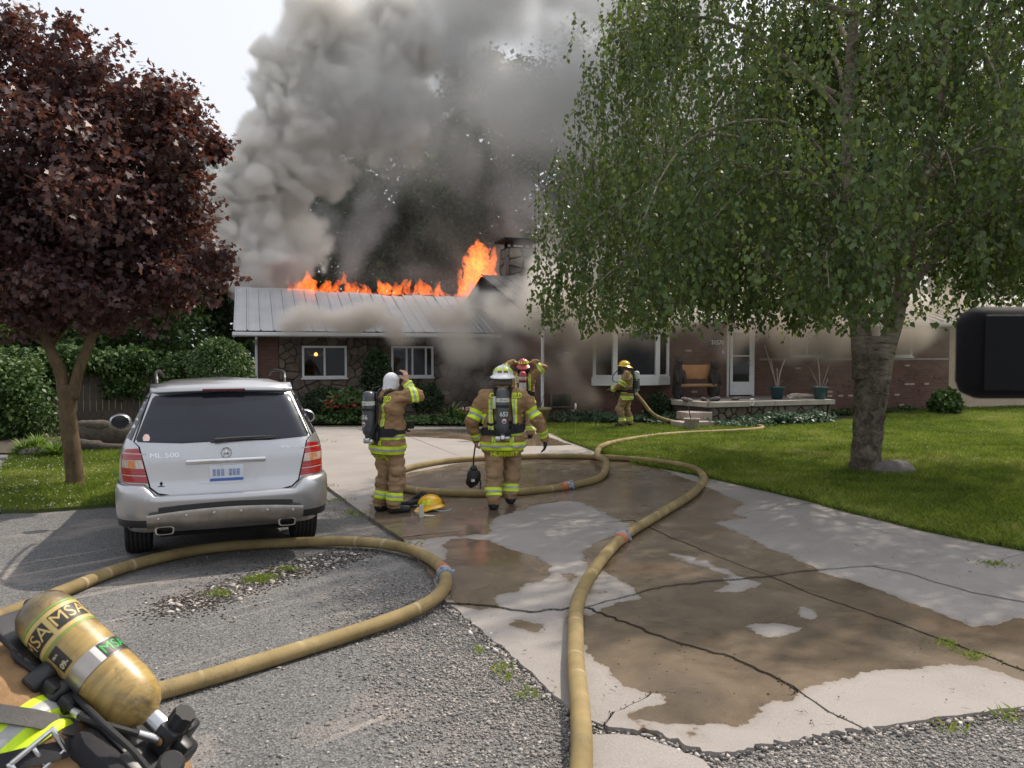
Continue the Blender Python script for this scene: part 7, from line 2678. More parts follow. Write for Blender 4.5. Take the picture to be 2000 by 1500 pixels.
mb = MB(); mb.tube([(0, 0, .15), (.0, .0, .25), (.015, .01, .36), (.028, .015, .44)], .010, 6); mb.tube([(.06, -.03, .05), (.09, -.02, -.06), (.085, -.02, -.14)], .010, 5); mb.build('strap', MT['black_cloth'], mk, True, kind='stuff')

# --- white hood, hand at the face
gl = G(757, 1001, DS)
root, F2 = fighter('firefighter in white knit hood raising a bare hand to his face, no helmet', Vector((gl.x, gl.y + .02, DS)), math.radians(-52), 1.0,
    J_(hipL=(-.10, 0, .92), knL=(-.11, .03, .50), anL=(-.11, -.04, .105), knR=(.10, .08, .50), anR=(.11, .03, .105), yawL=-.1, yawR=.25, shR=(.22, .03, 1.42), elR=(.27, .27, 1.455), wrR=(.13, .20, 1.60), hdR=(-.10, -.03, .9), hnR=(-.8, -.4, 0), hcR=.6, htR='skin',
       shL=(-.22, .0, 1.41), elL=(-.31, .10, 1.12), wrL=(-.16, .30, 1.06), hdL=(.5, .6, 0), hcL=.9, head=(.0, .05, 1.60), neck=(0, .02, 1.485)),
    dict(hood='hood', number='656', name=('OUGHIE', .0), back=('', 'IELD'), seed=8, face=(.1, 1, 0)))
# --- red helmet, both hands at the helmet
gl = G(1022, 858, .0)
root, F3 = fighter('firefighter in red helmet, seen from behind with both hands at his helmet', Vector((gl.x, gl.y, .03)), math.radians(-4), 1.04,
    J_(elL=(-.46, .0, 1.60), wrL=(-.24, .09, 1.72), elR=(.46, .0, 1.60), wrR=(.24, .09, 1.72), shL=(-.23, 0, 1.44), shR=(.23, 0, 1.44), hdL=(.75, .05, -.1), hdR=(-.75, .05, -.1), hnL=(0, -.2, -1), hnR=(0, -.2, -1), htL='skin', htR='skin', hcL=.3, hcR=.3,
       anR=(.16, .0, .11), knR=(.14, .06, .51)),
    dict(helmet='helmet_red', number='', upper='label_red', lower='cyl_white', back=('C', 'D'), cuffs=0, seed=12, h=.012, htilt=.25))
# --- yellow helmet at the window, in profile
gl = G(1224, 834, .04)
root, F4 = fighter('firefighter in yellow helmet with mask on, standing on the lawn at the big white window', Vector((gl.x, gl.y, .04)), math.radians(78), 1.0,
    J_(knL=(-.12, .18, .52), anL=(-.12, .10, .11), knR=(.12, .02, .51), anR=(.12, -.06, .11), elL=(-.30, .16, 1.13), wrL=(-.12, .36, 1.02), elR=(.31, .10, 1.12), wrR=(.16, .33, 1.0), hdL=(.3, .8, -.3), hdR=(-.3, .8, -.3), hnL=(1, 0, -.3), hnR=(-1, 0, -.3), hcL=1.2, hcR=1.2, head=(0, .06, 1.61)),
    dict(helmet='helmet_yellow', number='', upper='cyl_white', lower='cyl_grey', back=('C', 'FIELD'), seed=15, h=.012, facetag='glove', htilt=.05))
mb = MB(); mb.lathe([(.03, 0), (.045, .01), (.04, .06), (.025, .07)], 10, Matrix.Translation((0, .16, 1.575)) @ Matrix.Rotation(-PI / 2, 4, 'X')); mb.build('regulator', MT['black_plastic'], root, True)
mb = MB(); mb.tube(catmull([(0, .22, 1.56), (.02, .36, 1.40), (.03, .38, 1.25), (.08, .26, 1.20), (.14, .15, 1.22)], 5), .012, 6); mb.build('air_hose', MT['black_rubber'], root, True)
nz = thing('hose_nozzle', 'black hose nozzle held at the waist by the firefighter at the window', 'nozzle', (gl.x - .36, gl.y - .02, 1.02), math.radians(78))
mb = MB(); mb.lathe([(.03, -.28), (.035, -.12), (.05, -.1), (.05, 0), (.036, .02), (.04, .14), (.045, .16), (.03, .165)], 12, Matrix.Rotation(-PI / 2, 4, 'X')); mb.build('barrel', MT['black_plastic'], nz, True)
mb = MB(); mb.tube([(0, -.05, -.03), (0, -.07, -.15)], .018, 7); mb.build('grip', MT['black_rubber'], nz, True)

# --- helmet, hood and tool on the ground
hc = G(838, 1000, DS)
hl_ = thing('fire_helmet', 'yellow fire helmet lying on the wet concrete', 'helmet', (hc.x, hc.y + .12, DS + .055), math.radians(-75))
helmet(hl_, Matrix.Rotation(.10, 4, 'X'), 'helmet_yellow', 0)
mb = MB()
for k in range(13):
    pass
vs = []
for k in range(17):
    a = PI * .5 + .7 + (k / 16) * (2 * PI - 1.4)
    vs += [Vector((math.cos(a) * .115, math.sin(a) * .13, .02)), Vector((math.cos(a) * .125, math.sin(a) * .14, -.052))]
mb.add(vs, [(2 * k, 2 * k + 1, 2 * k + 3, 2 * k + 2) for k in range(16)])
mb.build('ear_flap', MT['black_cloth'], hl_, True)
mb = MB(); mb.box((-.05, .165, -.02), (.05, .185, .07), None, .006); mb.build('front_shield', MT['tape_brown'], hl_)
mb = MB(); mb.tube([(.12, .02, -.02), (.16, .10, -.045), (.12, .22, -.05), (.02, .26, -.048)], .008, 5); mb.build('chin_strap', MT['silver_tape'], hl_, True)
gp = thing('gloves', 'pair of black work gloves lying between boot and yellow helmet', 'gloves', G(796, 992, DS) + Vector((0, .05, 0)))
Fg = Figure([('glove', Vector((-.08, 0, .035)), Vector((.0, .01, .04)), .035, .04)] + hand_prims((0, .0, .04), (1, .3, .25), (0, 0, 1), 'glove', .4, 1.15, 1.3) + [('glove', Vector((-.02, .10, .03)), Vector((.06, .12, .05)), .032, .04)] + hand_prims((.06, .12, .05), (.8, -.2, .5), (0, 1, .3), 'glove', .6, 1.15, 1.3), .008, 2, .006)
Fg.build(gp, 'pair')
ax_ = thing('hand_tool', 'small grey forcible-entry tool standing against the yellow helmet on the ground', 'tool', G(822, 1012, DS) + Vector((0, .03, 0)), .2)
mb = MB(); mb.box((-.022, -.012, 0), (.030, .012, .155), None, .004); mb.build('head', MT['grey_trim'], ax_)
mb = MB(); mb.tube([(.02, -.01, .025), (.16, -.03, .02)], [.010, .006], 6); mb.build('spike', MT['steel'], ax_)
# ================================================================= SILVER CAR (seen from behind)
CS = .985
wl_, wr_ = G(262, 1084), G(594, 1044)
ax_c = (wl_ + wr_) / 2
CROT = math.radians(22)
car = thing('car', 'silver off-road estate car parked on the asphalt, seen from behind', 'car', (ax_c.x, ax_c.y, 0), CROT)
car.scale = (CS,) * 3
t = NT('silver_paint')
n_ = t.noise(900, 2)
c = t.mix(.12, (.49, .495, .505), t.ramp(n_, [(.3, (.28, .29, .31)), (.7, (.66, .68, .70))]))
dirt = t.maprange(t.noise(1.6, 5, .6), .45, .75, 0, .22)
c = t.mix(dirt, c, (.30, .28, .26))
t.bsdf(c, .30, .78, None, .5, .9)
MT['paint'] = t.m
t = NT('tail_red')
wv = t.n('ShaderNodeSeparateXYZ'); t.l(t.co(), wv.inputs[0])
c = t.ramp(t.math('FRACT', t.math('MULTIPLY', wv.outputs[2], 38.0)), [(.0, (.22, .006, .008)), (.5, (.42, .014, .016)), (.95, (.24, .006, .008))])
t.bsdf(c, .12, 0, None, .6, .6)
MT['tail_red'] = t.m
MT['tail_clear'] = M('tail_clear', (.50, .42, .38), .12, .2, var=.25, vs=30, coat=.6)
MT['tail_amber'] = M('tail_amber', (.55, .20, .05), .15, var=.2, vs=30, coat=.6)
MT['tint_glass'] = M('tint_glass', (.012, .015, .022), .05, var=.2, vs=2, spec=.45)
MT['tyre'] = M('tyre_rubber', (.018, .018, .019), .8, var=.35, vs=14, bump=.3)
MT['gap'] = M('panel_gap', (.006, .006, .007), .9)
MT['brushed'] = M('brushed_steel', (.40, .37, .34), .34, .9, var=.16, vs=9)
# profile tables, car frame: x right, y ahead, z up, origin under the rear axle
ZT = [.36, .46, .60, .74, .82, .90, 1.05, 1.15, 1.22, 1.40, 1.58, 1.68, 1.73, 1.765]
WT = [.88, .93, .950, .955, .952, .950, .945, .925, .895, .815, .735, .675, .60, .48]
RT = [-.90, -.985, -1.00, -.99, -.955, -.945, -.93, -.905, -.875, -.74, -.59, -.50, -.42, -.25]
FT_ = [3.70, 3.76, 3.78, 3.76, 3.73, 3.68, 3.40, 2.35, 2.18, 1.72, 1.20, .92, .72, .40]
CT = [.26, .28, .30, .30, .29, .28, .27, .25, .22, .20, .18, .17, .16, .15]


def cf(z, tab): return float(np.interp(z, ZT, tab))


def rear_y(x, z):
    w, c, r = cf(z, WT), cf(z, CT), cf(z, RT)
    ax = min(abs(x), w - 1e-4)
    y = r + .055 * (ax / w) ** 2
    o = ax - (w - c)
    if o > 0: y += c - math.sqrt(max(0, c * c - o * o))
    return y


def outline(z, n=14):
    """half section list from the middle of the rear round the right side to the middle of the front"""
    w, c, f = cf(z, WT), cf(z, CT), cf(z, FT_)
    pts = []
    for k in range(n):
        x = (w - c) * k / (n - 1); pts.append((x, rear_y(x, z)))
    for k in range(1, 9):
        a = k / 8 * PI / 2; x = (w - c) + c * math.sin(a)
        pts.append((min(x, w), rear_y(min(x, w - 2e-4), z)))
    y0 = pts[-1][1]
    cf_ = .35
    for k in range(1, 16):
        pts.append((w * (1 - .0 * k), y0 + (f - cf_ - y0) * k / 15))
    for k in range(1, 7):
        a = k / 6 * PI / 2; pts.append((w - cf_ + cf_ * math.cos(a), f - cf_ + cf_ * math.sin(a)))
    for k in range(1, 5): pts.append(((w - cf_) * (1 - k / 4), f + .03 * (k / 4)))
    return pts


zz = sorted(set(list(np.linspace(.36, 1.765, 44)) + [.82, 1.15, 1.22]))
mb = MB()
ring = []
for z in zz:
    h = outline(z)
    full = h + [(-x, y) for x, y in reversed(h[1:-1])]
    ring.append([(x, y, z) for x, y in full])
n = len(ring[0])
vs = [p for r_ in ring for p in r_]
# raise the roof slightly to a crown
fs = [(i * n + k, i * n + (k + 1) % n, (i + 1) * n + (k + 1) % n, (i + 1) * n + k) for i in range(len(zz) - 1) for k in range(n)]


def in_arch(p):
    for yc in (0.0, 2.915):
        if math.hypot(p[1] - yc, p[2] - .37) < .43 and abs(p[0]) > .55: return True
    return False


fs = [f for f in fs if not all(in_arch(vs[i]) for i in f)]
mb.add(vs, fs)
tp = ring[-1]
b0 = len(mb.v)
mb.v.append((0, .1, 1.79)); mb.v += tp
mb.f += [(b0, b0 + 1 + k, b0 + 1 + (k + 1) % n) for k in range(n)]; mb.m += [0] * n
mb.f.append(tuple(range(n))[::-1]); mb.m.append(1)
# inner wheel houses
body = mb.build('body', [MT['paint'], MT['gap']], car, 'all')
ih = MB(); ih.box((-.86, -.80, .40), (.86, 3.5, .80)); ih.box((-.60, -.62, .26), (.60, 3.2, .41)); ih.build('underbody', MT['gap'], car)


def rear_patch(name, poly, mat, off, parent, nseg=14, thick=None, smooth='all', step=.03):
    """panel on the tail given by its outline in (x, z); follows the curved rear"""
    pts = []
    for i in range(len(poly)):
        a, b = Vector(poly[i]), Vector(poly[(i + 1) % len(poly)])
        m = max(1, int((b - a).length / step))
        pts += [a.lerp(b, k / m) for k in range(m)]
    xs = [p.x for p in pts]; zs = [p.y for p in pts]
    gx, gz = np.meshgrid(np.arange(min(xs), max(xs), step), np.arange(min(zs), max(zs), step))
    gx, gz = gx.ravel(), gz.ravel()
    ok = poly_sdf(gx, gz, pts) > step * .4
    allp = pts + [Vector((a, b)) for a, b in zip(gx[ok], gz[ok])]
    v2, _, f2, _, _, _ = delaunay_2d_cdt(allp, [(i, (i + 1) % len(pts)) for i in range(len(pts))], [list(range(len(pts)))], 1, 1e-5)
    V = [(p.x, rear_y(p.x, p.y) - off, p.y) for p in v2]
    tr_ = []
    for f in f2:
        cx = sum(v2[i].x for i in f) / len(f); cz = sum(v2[i].y for i in f) / len(f)
        if in_poly(np.array([cx]), np.array([cz]), pts)[0]: 
            a, b, c_ = [v2[i] for i in f[:3]]
            tr_.append(tuple(f) if (b - a).cross(c_ - a) > 0 else tuple(reversed(f)))
    m_ = MB(); m_.add(V, tr_)
    nb = len(pts)
    if thick:
        b0 = len(m_.v)
        m_.add([(p.x, rear_y(p.x, p.y) - off, p.y) for p in pts] + [(p.x, rear_y(p.x, p.y) - off + thick, p.y) for p in pts],
               [(k, (k + 1) % nb, nb + (k + 1) % nb, nb + k) for k in range(nb)])
    return m_.build(name, mat, parent, smooth)


def sym(h): return [(x, z) for x, z in h] + [(-x, z) for x, z in reversed(h)]


# tailgate and the dark joint round it
gate = sym([(.0, .705), (.45, .715), (.60, .745), (.665, .80), (.70, .95), (.755, 1.17), (.80, 1.21), (.66, 1.655), (0, 1.695)][0:])
gate = [p for i, p in enumerate(gate) if i == 0 or p != gate[i - 1]]
joint = sym([(.0, .69), (.46, .70), (.612, .732), (.680, .795), (.715, .95), (.77, 1.17), (.815, 1.213), (.672, 1.665), (0, 1.707)])
rear_patch('tailgate_joint', joint, MT['gap'], .0025, car)
tg = rear_patch('tailgate', gate, MT['paint'], .009, car, thick=.012)
glass = sym([(0, 1.20), (.40, 1.192), (.775, 1.215), (.79, 1.235), (.655, 1.60), (.63, 1.625), (.3, 1.648), (0, 1.655)])
rw = rear_patch('rear_window', glass, MT['tint_glass'], .014, car)
# spoiler lip with the high brake lamp
sp = MB()
for k in range(17):
    x = -.68 + k * .085
    for (dy, z) in ((-.065, 1.668), (-.075, 1.680), (-.02, 1.722), (.10, 1.752)):
        sp.v.append((x, rear_y(x, 1.66) + dy + .0 + (.02 if abs(x) > .6 else 0), z - .018 * (x / .68) ** 2))
for k in range(16):
    for j in range(3): sp.f.append((k * 4 + j, k * 4 + 4 + j, k * 4 + 5 + j, k * 4 + 1 + j)); sp.m.append(0)
for k in (0, 16):
    sp.f.append((k * 4, k * 4 + 1, k * 4 + 2, k * 4 + 3)); sp.m.append(0)
spo = sp.build('roof_spoiler', MT['paint'], car, 'all')
MB().box((-.20, rear_y(0, 1.66) - .080, 1.666), (.20, rear_y(0, 1.66) - .05, 1.690), None, .006).build('brake_lamp', M('brake_lamp_red', (.10, .01, .012), .2), spo)
# wiper
wp = MB()
wpts = [(-.10, 1.205), (.06, 1.215), (.30, 1.222), (.46, 1.222)]
wp.tube([(x, rear_y(x, z) - .045, z + .006) for x, z in wpts], [.022, .018, .012, .005], 6)
wp.tube([(x, rear_y(x, z) - .025, z) for x, z in ((-.14, 1.198), (.1, 1.203), (.44, 1.213))], .008, 5)
wp.build('wiper', MT['black_plastic'], car, True, kind='stuff')
# badges
flat = Matrix.Rotation(PI / 2, 4, 'X')
wrapg = lambda p: Vector((p.x, rear_y(p.x, p.z) - .012 + p.y, p.z))
text_obj('badge', 'ML 500', .062, MT['chrome'], tg, Matrix.Translation((-.545, 0, 1.085)) @ flat, .003, .002, sx=1.35, wrap=wrapg)['kind'] = 'stuff'
text_obj('badge', '4MATIC', .040, MT['chrome'], tg, Matrix.Translation((.60, 0, 1.12)) @ flat, .003, .001, sx=1.35, wrap=wrapg)['kind'] = 'stuff'
em_ = MB()
ec = Vector((0, rear_y(0, 1.09) - .022, 1.09))
em_.tube([ec + Vector((math.cos(a) * .047, 0, math.sin(a) * .047)) for a in np.linspace(0, 2 * PI, 25)], .006, 6, False)
for k in range(3):
    a = PI / 2 + k * 2 * PI / 3
    em_.tube([ec, ec + Vector((math.cos(a) * .045, 0, math.sin(a) * .045))], [.011, .003], 5)
em_.build('star_emblem', MT['chrome'], tg, True, kind='stuff')
MB().box((-.36, rear_y(0, 1.01) - .045, .995), (.36, rear_y(.3, 1.01) - .005, 1.045), None, .012).build('chrome_strip', MT['chrome'], tg, True)
rec = rear_patch('plate_recess', sym([(0, .80), (.24, .81), (.31, .86), (.345, .99), (0, .992)]), MT['paint'], .013, tg)
pl_ = MB(); yb = rear_y(0, .89) - .030
pl_.box((-.155, yb, .825), (.155, yb + .012, .975), None, .004)
plo = pl_.build('number_plate', M('plate_white', (.60, .63, .68), .4, var=.1, vs=14), tg)
q = MB(); q.add([(-.15, yb - .002, .828), (.15, yb - .002, .828), (.15, yb - .002, .855), (-.15, yb - .002, .855)], [(0, 1, 2, 3)]); q.build('plate_band', M('plate_blue', (.06, .14, .42), .4), plo)
q = MB()      # unreadable blue characters, two blurred groups
for x0 in (-.125, -.088, -.05, .02, .055, .09):
    q.box((x0, yb - .003, .877), (x0 + .026, yb - .0005, .940), None, .003)
q.build('plate_characters', M('plate_ink', (.24, .29, .47), .6, var=.3, vs=60), plo, kind='stuff')
st = MB(); sc_ = (-.80 + .10, 1.245)
rear_patch('sticker', [(-.725, 1.222), (-.675, 1.222), (-.668, 1.25), (-.68, 1.275), (-.70, 1.284), (-.72, 1.275), (-.732, 1.25)], M('sticker_pale', (.55, .40, .38), .5, var=.3, vs=60), .017, rw, step=.012)
rear_patch('sticker', [(-.605, .80), (-.545, .80), (-.545, .806), (-.57, .808), (-.56, .83), (-.575, .848), (-.59, .83), (-.58, .808), (-.605, .806)], MT['gap'], .012, tg, step=.01)
# tail lamps
for sg in (-1, 1):
    R_ = lambda pts: [(x * sg, z) for x, z in pts]
    full = R_([(.685, .835), (.905, .845), (.925, .95), (.918, 1.08), (.88, 1.145), (.775, 1.155), (.745, 1.10)])
    lamp_o = rear_patch('tail_lamp', full, MT['tail_red'], .016, car, thick=.02)
    rear_patch('lamp_lens', R_([(.718, .97), (.915, .975), (.915, 1.05), (.738, 1.05)]), MT['tail_clear'], .0205, lamp_o)
    rear_patch('turn_lens', R_([(.79, .975), (.86, .977), (.862, 1.045), (.80, 1.045)]), MT['tail_amber'], .0215, lamp_o)
    for z in (.90, 1.10): rear_patch('lamp_rib', R_([(.70, z), (.91, z + .004), (.91, z + .012), (.704, z + .008)]), MT['tail_clear'], .0212, lamp_o)
# bumper
def band_loop(z0, z1, off, xw, m=28):
    out = []
    for k in range(m + 1):
        x = -xw + 2 * xw * k / m
        out.append((x, z0, z1))
    return out


bp = MB()
rows = [(.50, .030), (.56, .055), (.66, .072), (.735, .072), (.765, .058), (.778, .02), (.78, -.02)]
M_ = 40


def bumper_rows(mb_, rows, shape):
    xs_ = [-.945 + 1.89 * k / M_ for k in range(M_ + 1)]
    for (z, off) in rows:
        rr0 = [(x * (1.012 + off * .25), rear_y(x * .999, .66) - off, shape(x, z)) for x in xs_]
        zl, zr = rr0[0][2], rr0[-1][2]
        sx_ = .958 + off * .32
        rr0 = [(-sx_ + (.0 if k else .01), -.45 - .06 * k, zl) for k in range(4)] + rr0 + [(sx_ - (.0 if k else .01), -.45 - .06 * k, zr) for k in (3, 2, 1, 0)]
        mb_.v += rr0
    m = M_ + 9
    for i in range(len(rows) - 1):
        for k in range(m - 1):
            mb_.f.append((i * m + k, i * m + k + 1, (i + 1) * m + k + 1, (i + 1) * m + k)); mb_.m.append(0)


def bshape(x, z):
    dip = .055 if abs(x) < .64 else (.055 * max(0, 1 - (abs(x) - .64) / .07))
    if z < .7: return z
    if abs(x) > .66: return z + .05 * min(1, (abs(x) - .66) / .05) * (z - .7) / .08
    return z - dip * (z - .7) / .08


bumper_rows(bp, rows, bshape)
bpo = bp.build('bumper', MT['paint'], car, 'all')
lb = MB()
bumper_rows(lb, [(.425, -.005), (.455, .014), (.505, .026), (.52, .022)], lambda x, z: z)
lb.build('lower_bumper', MT['black_plastic'], car, 'all')
q = MB(); hw = .60
vs = []
for k in range(21):
    x = -hw + 2 * hw * k / 20
    y = rear_y(x, .66)
    vs += [(x, y - .078, .600 - .02 * (x / hw) ** 2), (x, y - .076, .645 - .03 * (x / hw) ** 2)]
q.add(vs, [(2 * k, 2 * k + 2, 2 * k + 3, 2 * k + 1) for k in range(20)])
q.build('step_strip', MT['black_plastic'], car, 'all')
q = MB(); vs = []
for k in range(33):
    x = -.70 + 1.40 * k / 32
    y = rear_y(x, .66); e = (abs(x) / .70) ** 2
    bot = .385 + .03 * math.sin(x * 9) * .4 + (.02 if abs(x) > .45 else 0)
    vs += [(x, y - .090 + .04 * 0, .598 - .045 * e), (x, y - .098, .56 - .04 * e), (x, y - .07, .46), (x, y + .03, bot)]
for k in range(32):
    for j in range(3): q.f.append((k * 4 + j + 1, k * 4 + 5 + j, k * 4 + 4 + j, k * 4 + j)); q.m.append(0)
q.v = [tuple(v) for v in vs]
skid = q.build('skid_plate', MT['brushed'], car, 'all')
for k in range(6):
    x = -.60 + k * .24
    MB().lathe([(.012, 0), (.012, .004), (.008, .008)], 10, Matrix.Translation((x, rear_y(x, .66) - .096, .55 - .04 * (x / .7) ** 2)) @ Matrix.Rotation(PI / 2, 4, 'X')).build('bolt', MT['steel'], skid, True)
for sg in (-1, 1):
    ex = MB()
    oval = [(math.copysign(abs(math.cos(a)) ** .5, math.cos(a)) * .085, math.copysign(abs(math.sin(a)) ** .5, math.sin(a)) * .04) for a in np.linspace(0, 2 * PI, 25)[:-1]]
    for (sc2, y) in ((1, -.02), (1, -.28), (.80, -.285), (.76, -.1)):
        ex.v += [(sg * .55 + x * sc2, y + -.72, .395 + z * sc2) for x, z in oval]
    for i in range(3):
        for k in range(24): ex.f.append((i * 24 + k, i * 24 + (k + 1) % 24, (i + 1) * 24 + (k + 1) % 24, (i + 1) * 24 + k)); ex.m.append(1 if i == 2 else 0)
    ex.f.append(tuple(range(72, 96))); ex.m.append(1)
    ex.build('exhaust_tip', [MT['brushed'], MT['gap']], car, 'all')
# side windows, roof rails, mirror, handles
for sg in (-1, 1):
    sd = MB(); vs = []
    zs_ = np.linspace(1.24, 1.60, 7)
    for z in zs_:
        w = cf(z, WT); y0 = rear_y(w - 1e-3, z) + .03 - .12 * (1 - (z - 1.24) / .36) * 0
        y1 = cf(z, FT_) - .55
        for k in range(13): vs.append((sg * (w + .004), y0 + (y1 - y0) * k / 12, z))
    for i in range(6):
        for k in range(12): sd.f.append((i * 13 + k, i * 13 + k + 1, i * 13 + 14 + k, i * 13 + 13 + k)); sd.m.append(0)
    sd.v = vs
    sd.build('side_window', MT['tint_glass'], car, 'all')
    # quarter glass that turns round the rear corner
    qg = []
    for f in np.linspace(0, 1, 8): qg.append((.835 - .155 * f, 1.225 + .385 * f))
    for f in np.linspace(1, 0, 8): qg.append((min(cf(1.225 + .385 * f, WT) - .004, .905 - .175 * f), 1.225 + .385 * f))
    rear_patch('quarter_window', [(x * sg, z) for x, z in qg], MT['tint_glass'], .010, car)
    rl = MB()
    rl.tube(catmull([(sg * .62, -.26, 1.735), (sg * .625, -.20, 1.80), (sg * .635, -.05, 1.835), (sg * .64, .6, 1.845), (sg * .62, 1.1, 1.83), (sg * .60, 1.3, 1.77)], 5), .016, 8)
    rl.build('roof_rail', MT['black_plastic'], car, True)
mr_ = MB()
mr_.mi = 0
for sg in (-1, 1):
    m2 = MB()
    prof_ = [(.0, 0), (.07, .01), (.095, .06), (.085, .12), (.04, .155), (.0, .16)]
    M4 = Matrix.Translation((sg * 1.10, 1.72, 1.215)) @ Matrix.Rotation(-PI / 2, 4, 'X') @ Matrix.Diagonal((1.30, 1.0, 1.0, 1))
    m2.lathe([(max(r_, .001), z) for r_, z in prof_], 20, M4, cap=False)
    m2.box((sg * .90 - .06, 1.74, 1.15), (sg * .98 + .06, 1.80, 1.19))
    mo = m2.build('wing_mirror', MT['paint'], car, 'all')
    m3 = MB(); m3.lathe([(.001, -.004), (.072, -.003), (.078, .004), (.07, .008)], 20, Matrix.Translation((sg * 1.10, 1.72, 1.215)) @ Matrix.Rotation(-PI / 2, 4, 'X') @ Matrix.Diagonal((1.28, .98, 1, 1)))
    m3.build('mirror_glass', MT['tint_glass'], mo, True)
# wheels
for (yc, sxs) in ((0.0, (-1, 1)), (2.915, (-1, 1))):
    for sg in sxs:
        W4 = Matrix.Translation((sg * .815, yc, .366)) @ Matrix.Rotation(PI / 2, 4, 'Y')
        wm = MB()
        pr = [(.235, -.10), (.30, -.118), (.345, -.122)]
        tread = []
        for k in range(6):      # circumferential grooves
            a = -.112 + k * .040
            tread += [(.366 - .006 * abs(a / .112) ** 3, a), (.366 - .004 * abs((a + .031) / .112) ** 3, a + .030), (.356, a + .032), (.356, a + .038)]
        pr += tread[:-2] + [(.345, .122), (.30, .118), (.235, .10)]
        wm.lathe(pr, 40, W4)
        w_ = wm.build('tyre', MT['tyre'], car, 'all')
        rm = MB(); rm.lathe([(.234, -.09), (.228, .07), (.21, .085), (.19, .06), (.06, .05), (.05, .09), (.001, .092)] if sg > 0 else [(.001, -.092), (.05, -.09), (.06, -.05), (.19, -.06), (.21, -.085), (.228, -.07), (.234, .09)], 30, W4, cap=False)
        rm.build('rim', MT['steel'], w_, True)
# ================================================================= FIREFIGHTER CLOSE BY, BENT OVER AT THE LEFT EDGE
TC = P(160, 1292, 2.38)
UP = Vector((-.77, .20, .57)).normalized()          # along the spine, towards the head
BK = Vector((.70, -.12, .70)); BK = (BK - UP * BK.dot(UP)).normalized()
RT_ = (-BK).cross(UP).normalized()                   # his right, away from the camera
BC = TC - BK * .270
LM = Matrix((RT_, -BK, UP)).transposed().to_4x4(); LM.translation = BC      # local x right, y ahead, z up the spine
LI = LM.inverted()
near = thing('person', 'bent-over firefighter close to the camera with a worn yellow air bottle on his back', 'firefighter', (0, 0, 0), 0, 'firefighters at the scene')
near.matrix_world = LM
w2 = lambda x, y, z: LI @ Vector((x, y, z))
hip = Vector((0, .02, -.36))
hl0, hr0 = hip + Vector((-.12, 0, -.02)), hip + Vector((.12, 0, -.02))
hlw, hrw = LM @ hl0, LM @ hr0
knl, knr = w2(hlw.x - .05, hlw.y - .02, .50), w2(hrw.x - .02, hrw.y + .1, .50)
anl, anr = w2(hlw.x + .08, hlw.y - .03, .10), w2(hrw.x + .10, hrw.y + .12, .10)
dn = LI.to_3x3() @ Vector((0, 0, -1)); fw = LI.to_3x3() @ Vector((-1, 0, 0))
shl, shr = Vector((-.25, .03, .16)), Vector((.25, .03, .16))
ell, elr = shl + dn * .22 + fw * .20 + Vector((-.05, 0, 0)), shr + dn * .24 + fw * .12
wrl, wrr = ell + fw * .22 + dn * .10, elr + fw * .20 + dn * .12
PR = [('jacket', (-.14, 0, .06), (.14, 0, .06), .195, .195, 1.0, .05), ('jacket', (-.13, .02, .16), (.13, .02, .16), .145, .145, 1.0, .05), ('jacket', (-.13, .01, -.12), (.13, .01, -.12), .195, .195, 1.0, .05),
      ('jacket', (-.12, .03, -.30), (.12, .03, -.30), .18, .18, .95, .05), ('jacket', (-.12, .05, -.40), (.12, .05, -.40), .175, .175, .95, .03)]
for a_, b_, c_ in ((hl0, knl, anl), (hr0, knr, anr)):
    PR += [('trousers', a_, b_, .135, .11, 1, .03), ('trousers', b_, c_ + (b_ - c_) * .1, .11, .10, 1, .03), ('boot', c_ + (b_ - c_) * .14, c_, .066, .064), ('boot', c_ + dn * .045, c_ + dn * .05 + fw * .17, .055, .048)]
for a_, b_, c_, sd in ((shl, ell, wrl, 1), (shr, elr, wrr, -1)):
    PR += [('jacket', a_, b_, .105, .09, 1, .04), ('jacket', b_, c_, .09, .072, 1, .04), ('glove', c_, c_ + (c_ - b_).normalized() * .03, .048, .04, 1, .015)]
    PR += hand_prims(c_ + (c_ - b_).normalized() * .01, c_ - b_, dn, 'glove', .9, 1.1, 1.15, sd)
hdp = Vector((0, .14, .38)) ; fac = Vector((0, .95, .1)).normalized()
PR += [('jacket', (0, .03, .23), (0, .06, .27), .09, .085, 1, .03), ('dark_hood', (0, .06, .27), hdp, .066, .08, 1, .03), ('dark_hood', hdp + Vector((0, 0, .03)), hdp, .10, .09, 1, .03), ('skin', hdp + fac * .06, hdp + fac * .06 + Vector((0, 0, -.05)), .05, .04, 1, .02), ('skin', hdp + fac * .105, hdp + fac * .118 + Vector((0, 0, -.03)), .011, .015, 1, .015)]
NF = Figure(PR, .011, 31, .022)
NF.build(near)
hm = Matrix.Translation(hdp + Vector((0, .005, .045)))
helmet(near, hm, 'helmet_yellow', 0)
# broad reflective bands round the coat
for (z0_, z1_) in ((-.115, .010), (-.60, -.50)):
    m = np.isin(NF.tags[NF.Q[:, 0]], ('jacket',)) & (NF.fc[:, 2] > z0_ - .03) & (NF.fc[:, 2] < z1_ + .03) & (np.hypot(NF.fc[:, 0], NF.fc[:, 1]) < .40)
    wdt = z1_ - z0_
    NF.piece(near, 'reflective_band', m, [((0, 0, z0_), (0, .10, -1)), ((0, 0, z1_), (0, -.10, 1))], [MT['lime'], MT['silver_tape']], .005, ((0, 0, z0_), (0, 0, 1), [wdt * .36, wdt * .64]))
for a_, b_, t0, t1 in ((shl, ell, .55, .95), (shr, elr, .55, .95), (ell, wrl, .55, .92), (elr, wrr, .55, .92), (knl, anl, .55, .8), (knr, anr, .55, .8)):
    NF.limb_band(near, a_, b_, t0, t1, .16, ('jacket', 'trousers'))
